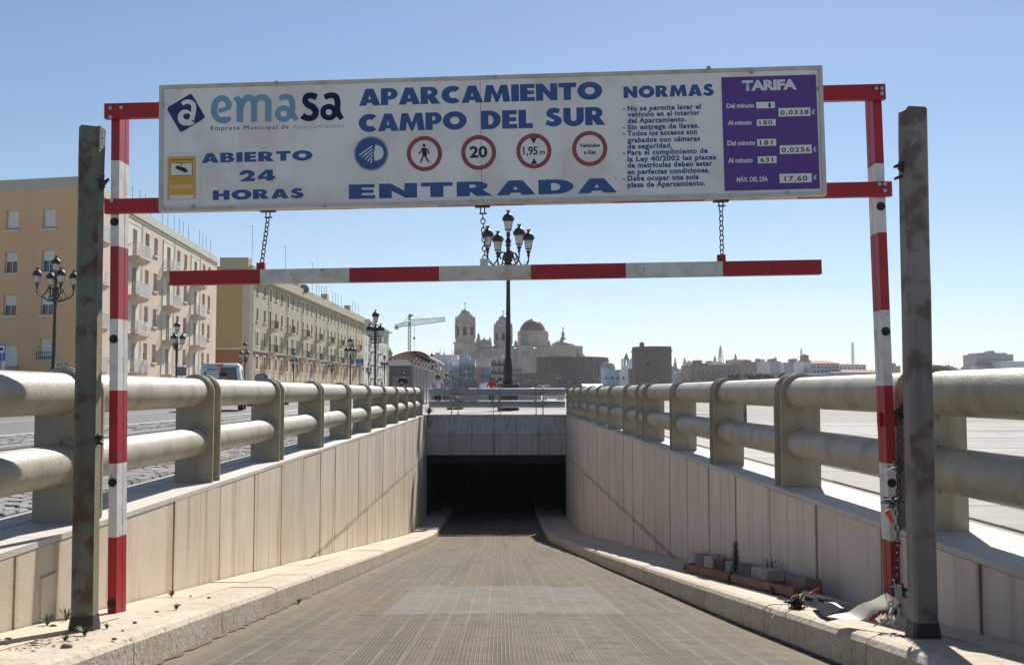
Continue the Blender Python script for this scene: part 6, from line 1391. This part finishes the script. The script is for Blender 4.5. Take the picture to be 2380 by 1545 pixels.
# ================================================================ PEOPLE
def skin_mesh(name, verts, edges, radii, m, parent, sub=1, root=0):
    me=bpy.data.meshes.new(name); me.from_pydata(verts, edges, []); o=bpy.data.objects.new(name,me); COL.objects.link(o)
    md=o.modifiers.new('s','SKIN'); md.use_smooth_shade=True
    for i,r in enumerate(radii): me.skin_vertices[0].data[i].radius=(r,r) if not isinstance(r,tuple) else r
    me.skin_vertices[0].data[root].use_root=True
    sd_=o.modifiers.new('d','SUBSURF'); sd_.levels=sub; sd_.render_levels=sub
    DG().update(); nm=bpy.data.meshes.new_from_object(o.evaluated_get(DG())); bpy.data.objects.remove(o); nm.materials.clear(); nm.materials.append(m)
    for p in nm.polygons: p.use_smooth=True
    return put(nm,name,parent)
def person(label, loc, rz, H, arms, shirt, legs, hair, female=False, look=(0,0)):
    t=thing('person',label,'person',loc,rz)      # faces -y
    s=H/1.75; V=[];E=[];Rr=[]
    def v(p,r,link=None):
        V.append(tuple(c*s for c in p)); Rr.append((r[0]*s,r[1]*s) if isinstance(r,tuple) else r*s)
        if link is not None: E.append((link,len(V)-1))
        return len(V)-1
    sw=.185 if female else .215
    pel=v((0,0,.95),(.15,.11)); wa=v((0,0,1.10),(.125,.095),pel); chs=v((0,.0,1.30),(.15,.11),wa); nb=v((0,.0,1.45),(.085,.07),chs); nk=v((0,-.01,1.52),.052,nb)
    hx_,hy=look; hd=v((hx_*.3,-.02+hy*.4,1.62),(.075,.085),nk); cr=v((hx_*.5,-.01+hy*.5,1.70),(.07,.08),hd); 
    hands=[]
    for k,sd_ in enumerate((-1,1)):
        sh_=v((sd_*sw,0,1.43),.055,nb); el,wr=arms[k]; e_=v((sd_*(sw+el[0]),el[1],1.43+el[2]),.042,sh_); w_=v((sd_*(sw+wr[0]),wr[1],1.43+wr[2]),.03,e_)
        d=Vector((sd_*(wr[0]-el[0]),wr[1]-el[1],wr[2]-el[2])).normalized(); q=Vector(V[w_])/s; pm=v(tuple(q+d*.06),(.03,.018),w_); hands.append((q+d*.06,d))
        hp=v((sd_*.09,0,.86),.10,pel); kn=v((sd_*.10,-.01,.49),.062,hp); an=v((sd_*.10,.02,.09),.042,kn); ft=v((sd_*.115,-.13,.035),(.04,.03),an)
    body=skin_mesh('body',V,E,Rr,M['skin'],t,1)
    # fingers as short chains rooted in the palm
    for q,d in hands:
        side=d.cross(Vector((0,1,0))); side=side.normalized() if side.length>.1 else Vector((1,0,0)); fb=MB()
        for f,(o_,L) in enumerate(((-.028,.062),(-.010,.075),(.009,.07),(.026,.055))):
            a=q+side*o_+d*.015; c=a+d*L*.55; e=c+(d*.7+Vector((0,-.5,-.1))).normalized()*L*.5
            fb.tube([a*s,c*s,e*s],[.0095*s,.0085*s,.007*s],6)
        a=q+side*(-.03)-d*.02; fb.tube([a*s,(a+(side*-.8+d*.5).normalized()*.035)*s,(a+(side*-.5+d*.9).normalized()*.065)*s],[.011*s,.010*s,.008*s],6)
        fb.build('fingers',M['skin'],t)
    # clothes follow the same skeleton, slightly thicker
    cV=[];cE=[];cR=[]
    def c(p,r,l=None):
        cV.append(tuple(x*s for x in p)); cR.append((r[0]*s,r[1]*s) if isinstance(r,tuple) else r*s)
        if l is not None: cE.append((l,len(cV)-1))
        return len(cV)-1
    a=c((0,0,.90),(.175,.13)); b_=c((0,0,1.10),(.155,.12) if not female else (.145,.12),a); d_=c((0,0,1.30),(.178,.135),b_); n_=c((0,0,1.455),(.10,.085),d_)
    for k,sd_ in enumerate((-1,1)):
        x=c((sd_*sw,0,1.435),.075,n_); el,wr=arms[k]; c((sd_*(sw+el[0]*.85),el[1]*.85,1.43+el[2]*.85),.06,x)
    skin_mesh('shirt',cV,cE,cR,M[shirt],t,1)
    cV=[];cE=[];cR=[]; a=c((0,0,.96),(.165,.125)); 
    for sd_ in (-1,1): h_=c((sd_*.09,0,.85),.115,a); k_=c((sd_*.10,-.01,.49),.08,h_); c((sd_*.10,.02,.12),.065,k_)
    skin_mesh('trousers',cV,cE,cR,M[legs],t,1)
    for sd_ in (-1,1): MB().ball((sd_*.115*s,-.05*s,.04*s),.06*s,10,sc=(.8,2.1,.75)).build('shoe',M['hairb'],t)
    hc=Vector((hx_*.45,-.01+hy*.45,1.665))*s; hb=MB()
    if hair[1]=='long':
        hb.ball(tuple(hc+Vector((0,.025,.03))*s),.105*s,14,sc=(1,1.02,1.0)); hb.ball(tuple(hc+Vector((-.085,.03,-.14))*s),.07*s,10,sc=(.7,.9,2.4)); hb.ball(tuple(hc+Vector((.085,.03,-.14))*s),.07*s,10,sc=(.7,.9,2.4)); hb.ball(tuple(hc+Vector((0,.07,-.12))*s),.10*s,10,sc=(1.1,.6,1.9))
    elif hair[1]=='bob': hb.ball(tuple(hc+Vector((0,.035,.02))*s),.125*s,14,sc=(1.08,1,1)); hb.ball(tuple(hc+Vector((-.095,.02,-.05))*s),.065*s,8,sc=(.8,1,1.3)); hb.ball(tuple(hc+Vector((.095,.02,-.05))*s),.065*s,8,sc=(.8,1,1.3))
    else: hb.ball(tuple(hc+Vector((0,.03,.035))*s),.098*s,14,sc=(.96,1.0,.95))
    hb.build('hair',M[hair[0]],t)
    f=hc+Vector((0,-.085,-.03))*s
    for sd_ in (-1,1):
        MB().ball(tuple(f+Vector((sd_*.03,-.002,.03))*s),.011*s,8).build('eye',M['dark'],t); MB().ball(tuple(hc+Vector((sd_*.08,0,-.02))*s),.022*s,8,sc=(.4,.8,1.3)).build('ear',M['skin'],t)
    MB().ball(tuple(f+Vector((0,-.012,0))*s),.014*s,8,sc=(.8,1.1,1.6)).build('nose',M['skin'],t); MB().ball(tuple(f+Vector((0,.0,-.045))*s),.018*s,8,sc=(1.2,.5,.35)).build('mouth',M['redp'],t)
    return t
def stand(px,ytop,Y): p=at(px,ytop,Y=Y); return (p.x,Y,GZ), p.z-GZ
dn=((.03,.0,-.28),(.03,-.05,-.53)); upf=((.10,-.05,-.24),(-.06,-.20,.02)); wide=((.10,-.05,-.26),(.22,-.18,-.42)); ph=((.03,.02,-.28),(-.06,-.26,-.32))
L_,H_=stand(1018,871.2,51.5); w1=person('woman with dark red hair in a white top, both hands raised to her face',L_,0,H_*.985,(upf,upf),'twhite','jeans',('hairr','bob'),True)
MB().tube([(.13,-.02,1.42),(.02,-.15,1.25),(-.12,-.14,1.0)],.009,5).build('bag_strap',M['dark'],w1)
L_,H_=stand(1038,868,53); person('man in a dark checked shirt standing beside the woman in white',L_,0,H_*.985,(dn,dn),'tcheck','trgrey',('hairb','short'))
L_,H_=stand(1143,876,57); person('woman with long auburn hair in a red top behind the far railing',L_,.15,H_*.985,(wide,wide),'tred','jeans',('hairr','long'),True)
L_,H_=stand(1171,876,60); person('person in white half hidden behind the lamp post plinth',(L_[0]-.15,L_[1],L_[2]),.9,H_*.98,(upf,dn),'twhite','jeans',('hairr','long'),True)
L_,H_=stand(982.3-.0,868.5,54) if 0 else stand(937,868.5,53); mn=person('young man in a black shirt with a yellow oval print looking down at his phone',L_,-.35,H_*1.01,(ph,ph),'tblack','jeans',('hairb','short'),look=(.0,-.12))
MB().prism([(.09*math.cos(R(a)),1.26+.055*math.sin(R(a))) for a in range(0,360,20)],-.162,-.140).build('shirt_print',M['yellow'],mn); MB().prism([(.06*math.cos(R(a)),1.26+.02*math.sin(R(a))) for a in range(0,360,30)],-.165,-.1625).build('shirt_print',M['dark'],mn)
MB().box(-.05,.05,-.40,-.385,1.10,1.16).build('phone',M['dark'],mn)
L_,H_=stand(887.5,885,66); person('grey haired person whose head just shows over the left railing',L_,.3,H_*.98,(dn,dn),'twhite','trgrey',('hairg','short'))
# ================================================================ THINGS ON THE KERBS
def ground_at(px,py,dz=0):
    k=(909.6-py)/FP; Y=.585/(-k-.121); return at(px,py,Y=Y)
# striped concrete kerb block against the right wall
t=wthing('concrete_kerb_bar','broken red and white striped concrete bar lying against the right wall','kerb bar',(2.2,9,zside(9)))
P0=(2.235,11.5); P1=(2.14,6.75); n=9
for i in range(n):
    f0,f1=i/n+.004,(i+1)/n-.004; 
    if i==3: f1-=.025
    if i==7: f0+=.02
    ya,yb=P0[1]+(P1[1]-P0[1])*f0,P0[1]+(P1[1]-P0[1])*f1; xa,xb=P0[0]+(P1[0]-P0[0])*f0,P0[0]+(P1[0]-P0[0])*f1; j=lambda: rng.uniform(-.006,.006)
    za,zb=zside(ya)+.0,zside(yb)+.0; h=.135
    MB().hexa([(xa-.075+j(),ya,za),(xa+.065,ya,za),(xb+.065,yb,zb),(xb-.075+j(),yb,zb),(xa-.055+j(),ya+j(),za+h+j()),(xa+.05,ya+j(),za+h+j()),(xb+.05,yb+j(),zb+h+j()),(xb-.055+j(),yb+j(),zb+h+j())]).build('bar_section',M['concw' if i in (0,2,4,6) else 'concr'],t)
# rusty bar
A=ground_at(1593,1322); B=ground_at(1855,1388); t=wthing('rusty_bar','long rusty orange square steel bar lying on the right kerb','steel bar',((A.x+B.x)/2,(A.y+B.y)/2,zside((A.y+B.y)/2)))
zA,zB=zside(A.y)+.05,zside(B.y)+.05; MB().tube([(A.x,A.y,zA),(B.x,B.y,zB)],.042,4,sm=False,ph=math.pi/4).build('bar',M['rustbar'],t)
for f in (.06,.52,.86): 
    p=Vector((A.x,A.y,zA)).lerp(Vector((B.x,B.y,zB)),f); b=MB()
    for k in range(9): b.tube([p+Vector((rng.uniform(-.05,.05),rng.uniform(-.08,.08),rng.uniform(-.045,.04))) for _ in range(3)],rng.uniform(.006,.013),5,sm=False)
    b.build('rusted_bracket',M['chain'],t)
# grey board beyond the bar
A2=ground_at(1868,1389); B2=ground_at(1990,1416); t=wthing('plank','thin grey plank lying beside the tangled cables on the right kerb','plank',((A2.x+B2.x)/2,(A2.y+B2.y)/2,zside(A2.y))); MB().tube([(A2.x,A2.y,zside(A2.y)+.05),(B2.x,B2.y,zside(B2.y)+.03)],.02,4,sm=False,ph=.78).build('plank',M['concw'],t)
# rubble
for i,(px,py,s_) in enumerate(((1905,1398,.035),(1925,1402,.045),(1945,1405,.05),(1935,1408,.03))):
    p=ground_at(px,py); o=MB().ball((0,0,s_*.5),s_,7,sc=(rng.uniform(.9,1.5),1,.6)).build('rubble_stone',M['concr'],None,loc=(p.x,p.y,zside(p.y))); tag(o,('smallest chunk of rubble, nearest the end of the striped bar','second chunk of rubble from the end of the striped bar','rubble chunk lying furthest from the striped bar','low rubble chunk between the two larger ones')[i],'stone','rubble by the striped bar')
# plants
def tuft(loc,h,n,label,m='leaf',name='weed',spread=1.15,group=None,wd=.004):
    h*=.72; t=thing(name,label,'weed',loc,group=group); b=MB()
    for i in range(n):
        a=rng.uniform(0,6.28); l=h*rng.uniform(.5,1); sp=spread*rng.uniform(.2,1); pts=[Vector((math.cos(a)*sp*l*f**1.4,math.sin(a)*sp*l*f**1.4,l*f*(1-.25*f*sp))) for f in (0,.4,.75,1)]
        nv=Vector((-math.sin(a),math.cos(a),0)); w_=[wd*.6,wd,wd*.7,wd*.1]
        for k in range(3): b.add([pts[k]-nv*w_[k],pts[k]+nv*w_[k],pts[k+1]+nv*w_[k+1],pts[k+1]-nv*w_[k+1]],[(0,1,2,3)])
    b.build('leaves',M[m],t); return t
def bush(loc,h,n,label,m,spread=.5):
    t=thing('weed',label,'weed',loc); b=MB()
    for i in range(n):
        a=rng.uniform(0,6.28); r=h*spread*rng.random()**.6; z=h*rng.uniform(.1,1); p=Vector((math.cos(a)*r*(1-.5*z/h),math.sin(a)*r*(1-.5*z/h),z)); d=Vector((math.cos(a),math.sin(a),rng.uniform(-.2,.9))).normalized(); l=h*rng.uniform(.06,.14); nv=d.cross(Vector((0,0,1))).normalized()*l*.3
        b.add([p,p+d*l*.5+nv,p+d*l,p+d*l*.5-nv],[(0,1,2,3)])
    b.build('leaves',M[m],t); s_=MB()
    for i in range(7): a=rng.uniform(0,6.28); s_.tube([(0,0,0),(math.cos(a)*h*spread*.4,math.sin(a)*h*spread*.4,h*.8)],.003,4)
    s_.build('stems',M['leafd'],t); return t
pl=(2.12,8.9); 
# tall leafy spike
t=thing('tall_weed','tall upright green leafy weed growing against the right wall','weed',(pl[0],pl[1],zside(pl[1]))); b=MB()
MB().tube([(0,0,0),(.004,0,.33)],[.010,.004],6).build('stem',M['leafg'],t)
for i in range(80):
    z=.03+.29*(i/80); a=i*2.4; l=.080*(1-.5*z/.33)*rng.uniform(.8,1.2); d=Vector((math.cos(a),math.sin(a),.8)).normalized(); p=Vector((0,0,z)); nv=d.cross(Vector((0,0,1))).normalized()*.016
    b.add([p,p+d*l*.5+nv-Vector((0,0,.004)),p+d*l-Vector((0,0,.012)),p+d*l*.5-nv-Vector((0,0,.004))],[(0,1,2,3)])
b.build('leaves',M['leafg'],t)
for px,py,h,lab,m in ((1668,1335,.17,'brown dried bush behind the rusty bar, left of the tall weed','leafd'),(1740,1345,.12,'small dry tuft just right of the tall weed','leafd'),(1765,1322,.14,'dusty green tuft on the striped bar by the wall','leafg'),(1838,1352,.17,'brown green bush growing out of the broken striped bar','leafd')):
    p=ground_at(px,py); p.x=min(p.x,2.25); bush((p.x,p.y,zside(p.y)+.03),h,260,lab,m,.7)
GW='small weeds in the joints of the left kerb'
for px,py,h,n,lab,m in ((692,1375,.0,0,'',''),):
    pass
def kerbpt(cx,cy,ox,oy,sc): return ((ox+cx*sc)/1.721,(oy+cy*sc)/1.721)
for (px,py),h,n,lab,m in ((kerbpt(600,490,480,2200,.3445),.075,40,'reddish dry tuft against the left wall','leafd'),(kerbpt(655,635,480,2200,.3445),.06,34,'round green weed in the joint of the left kerb','leaf'),(kerbpt(1140,1070,0,2200,.297),.085,40,'spiky green weed at the foot of the left rusty post','leaf'),(kerbpt(880,1140,0,2200,.297),.06,22,'small green weed left of the rusty post base','leaf'),(kerbpt(640,940,0,2200,.297),.11,26,'thin weed growing at the foot of the left wall','leafg'),(kerbpt(890,880,0,2200,.297),.12,18,'weed at the wall just behind the left rusty post','leafg'),(kerbpt(1440,980,0,2200,.297),.05,16,'tiny weed right of the left rusty post base','leafg')):
    p=ground_at(px,py); tuft((p.x,p.y,zside(p.y)),h,n,lab,m)
p=at(684,1402,Y=8.7); tuft((kl(8.7)+.05,8.7,zroad(8.7)),.09,30,'green weed at the foot of the left kerb face','leaf')
p=at(1002,948,Y=34.4); tuft((WL+.06,34.45,GZ),.45,40,'dry weeds in the corner of the lintel and the left wall','leafd',wd=.02); bush((WL+.10,34.2,-1.25),.42,200,'dark hanging plant at the top left corner of the tunnel mouth','leafd',.6)
# pebbles on the left kerb
pm=MB().ball((0,0,.3),1,7,sc=(1.3,1,.6)).mesh('pebble',[M['stone_s']])
for i in range(9):
    Y=rng.uniform(4.6,8.5); x=rng.uniform(-2.4,-1.85); s_=rng.uniform(.006,.014); tag(put(pm,'pebble',None,(x,Y,zside(Y)),(0,0,rng.uniform(0,6)),(s_,)*3),'small brown pebble lying on the left kerb','pebble','pebbles on the left kerb')
for (px,py),s_,lab in ((kerbpt(900,1228,0,2200,.297),.022,'largest brown stone on the left kerb, in front of the rusty post'),(kerbpt(720,955,0,2200,.297),.016,'flat stone at the wall foot left of the rusty post'),(kerbpt(1540,1123,0,2200,.297),.011,'small stone on the left kerb edge right of the rusty post'),(kerbpt(110,1120,0,2200,.297),.014,'stone lying near the left edge of the photo on the kerb')):
    p=ground_at(px,py); tag(put(pm,'pebble',None,(p.x,p.y,zside(p.y)),None,(s_,)*3),lab,'pebble','pebbles on the left kerb')
# crumbled patch on the left kerb near the camera
b=MB(); 
for i in range(260):
    x=rng.uniform(-2.42,-1.95); Y=rng.gauss(4.5,.13)+(x+2.35)*.3; s_=rng.uniform(.002,.007)+(.006 if rng.random()<.05 else 0); b.ball((x,Y,zside(Y)+s_*.2),s_,5,sc=(1.4,1,.5))
tag(b.build('gravel',M['stone_s'],None),kind='stuff')
# hanging chain on the right frame post, tangled wires, plastic
rp=lambda px,py,Y: at(px,py,Y=Y)
chain([rp(2092,965,5.05),rp(2090,1060,5.04),rp(2088,1150,5.02),rp(2086,1260,5.02),rp(2082,1372,5.0)],'long rusty chain hanging beside the right rusty post',step=.036,sc=1.0,name='chain')
def tangle(label,c,r,n,m='cable',rad=.003,name='tangled_wire',cat='wire'):
    b=MB(); c=Vector(c)
    for i in range(n):
        p=c.copy(); pts=[]
        for k in range(7): pts.append(c+Vector((rng.gauss(0,r),rng.gauss(0,r*.7),rng.gauss(0,r)*.8)))
        b.tube(pts,rad,5)
    o=b.build(name,M[m],None,rel=tuple(c),loc=tuple(c)); return tag(o,label,cat)
tangle('knot of rusty chain round the right post bracket',rp(2097,960,4.98),.028,7,'chain',.006,'chain_knot','chain')
tangle('blue grey wires knotted on the hanging chain at mid height',rp(2088,1085,5.0),.02,5)
b=MB(); b.tube([rp(2085,1083,4.98),rp(2070,1088,4.97),rp(2055,1100,4.95),rp(2042,1108,4.95)],.0022,5); tag(b.build('loose_wire',M['cable'],None),'single dark wire sticking out left from the hanging chain','wire')
tangle('grey cable ties wrapped round the chain above the orange tag',rp(2076,1165,4.98),.024,6)
o=MB().hexa([(0,0,0),(.025,.004,-.01),(.028,.012,-.005),(.002,.01,.0),(-.03,0,.05),(-.005,.0,.062),(-.003,.01,.062),(-.028,.01,.05)]).build('plastic_tag',M['orange'],None,loc=tuple(rp(2070,1212,4.96))); tag(o,'torn bright orange plastic tag hanging on the chain','tag')
tangle('dark cable knot with plastic strips above the torn sheet',rp(2088,1368,4.98),.03,9,'cable',.004)
o=MB().hexa([(0,0,0),(.03,0,.0),(.03,.008,0),(0,.008,0),(-.005,0,.09),(.03,0,.085),(.03,.008,.085),(-.005,.008,.09)]).build('plastic_strip',M['cloth'],None,loc=tuple(rp(2083,1400,4.95))); tag(o,'cream plastic strip hanging under the cable knot','plastic strip')
# torn sheet hanging from the chain foot to the kerb
def sheet_mesh(grid,mats,mi=None,th=.002):
    n=len(grid);m_=len(grid[0]); vs=[p for r in grid for p in r]; b=MB(); fs=[]; 
    b.add([tuple(p) for p in vs],[(i*m_+j,i*m_+j+1,(i+1)*m_+j+1,(i+1)*m_+j) for i in range(n-1) for j in range(m_-1)],0,True)
    if mi: 
        k=0
        for i in range(n-1):
            for j in range(m_-1): b.m[k]=mi(i/(n-1),j/(m_-1)); k+=1
    return b
c0=[(1922,1432),(1969,1421),(2010,1399),(2062,1378),(2078,1386)]; c1=[(1923,1433),(1990,1441),(2025,1440),(2060,1432),(2082,1402)]
top=[rp(x,y,5.30-.08*i) for i,(x,y) in enumerate(c0)]; bot=[rp(x,y,5.12-.05*i) for i,(x,y) in enumerate(c1)]
def crv(P,f):
    q=f*(len(P)-1); i=min(int(q),len(P)-2); return P[i].lerp(P[i+1],q-i)
grid=[[crv(top,f).lerp(crv(bot,f),g)+Vector((0,-.05*math.sin(math.pi*g)+.01*math.sin(f*19+g*7),.008*math.sin(f*13)*math.sin(math.pi*g))) for g in [j/12 for j in range(13)]] for f in [i/24 for i in range(25)]]
t=wthing('torn_sheet','torn cream plastic sheet with a red patch slumped at the foot of the right posts','plastic sheet',tuple(bot[3]))
sheet_mesh(grid,None,lambda f,g: 1 if (f-.66)**2/.06+(g-1.0)**2/.22<1 and g>.45 else 0).build('sheet',[M['cloth'],M['red']],t)
b=MB()
for k,(x,y,x2,y2) in enumerate(((2075,1395,2088,1443),(2082,1400,2076,1452),(2060,1425,2030,1455),(2050,1430,2046,1446),(2072,1432,2060,1449))):
    a=rp(x,y,4.98); c=rp(x2,y2,4.85); mid=a.lerp(c,.5)+Vector((.02*(-1)**k,0,.0)); b.tube([a,mid,c],[.014,.010,.003],4,sm=False)
b.build('torn_strip',M['cloth'],t)
t=wthing('dark_plastic','crumpled black plastic with white edges lying on the right kerb','plastic sheet',tuple(rp(1920,1420,5.5)))
c0=[ground_at(1888,1408)+Vector((0,0,.02)),ground_at(1908,1404)+Vector((0,0,.03)),ground_at(1935,1414)+Vector((0,0,.02)),ground_at(1962,1425)+Vector((0,0,.03))]; c1=[ground_at(1889,1412),ground_at(1905,1428),ground_at(1922,1435),ground_at(1958,1427)]
grid=[[crv(c0,f).lerp(crv(c1,f),g)+Vector((0,0,.010*math.sin(f*11+g*5)+.012)) for g in [j/8 for j in range(9)]] for f in [i/16 for i in range(17)]]
sheet_mesh(grid,None,lambda f,g: 1 if (g<.08 and f>.4) else 0).build('sheet',[M['clothd'],M['paper']],t)
p=ground_at(1852,1408); tangle('tangle of dark cables and chain on the right kerb beside the rusty bar',(p.x,p.y,zside(p.y)+.03),.034,12,'chain',.0045,'cable_tangle','cables')
p=ground_at(1884,1402); tag(MB().hexa([(0,0,0),(.06,.02,.02),(.06,.04,.02),(0,.02,0),(.0,0,.012),(.07,.02,.045),(.07,.04,.045),(.0,.02,.012)]).build('plastic_scrap',M['orange'],None,loc=(p.x,p.y,zside(p.y)+.07)),'small orange plastic scrap on the cable tangle','plastic scrap')
p=ground_at(1863,1404); tag(MB().ball((0,0,.02),.022,8).build('paper_scrap',M['paper'],None,loc=(p.x,p.y,zside(p.y)+.04)),'crumpled white paper scrap on the cable tangle','paper scrap')
a=ground_at(1793,1407); a=Vector((kr(6)+.03,6.2,zside(6.2)+.03)); b=MB().tube([a+Vector((.16,.02,0)),a+Vector((.06,-.03,.03)),a+Vector((-.04,-.1,-.01)),a+Vector((-.10,-.16,-.06))],.0025,5); tag(b.build('straw',M['paper'],None),'thin white strap bent over the edge of the right kerb','strap')
# ================================================================ HAZE
hz=MB().box(-3000,3600,-60,4600,-8.5,230).build('haze',bpy.data.materials.new('thin_sea_haze'),None,kind='stuff')
m=hz.data.materials[0]; m.use_nodes=True; nt=m.node_tree; nt.nodes.remove(nt.nodes['Principled BSDF']); pv=nt.nodes.new('ShaderNodeVolumePrincipled'); pv.inputs['Density'].default_value=.00013; pv.inputs['Color'].default_value=(.86,.92,1,1); pv.inputs['Anisotropy'].default_value=.2
nt.links.new(pv.outputs[0], nt.nodes['Material Output'].inputs['Volume'])
for o in list(bpy.data.objects):
    if '_w' in o: del o['_w']
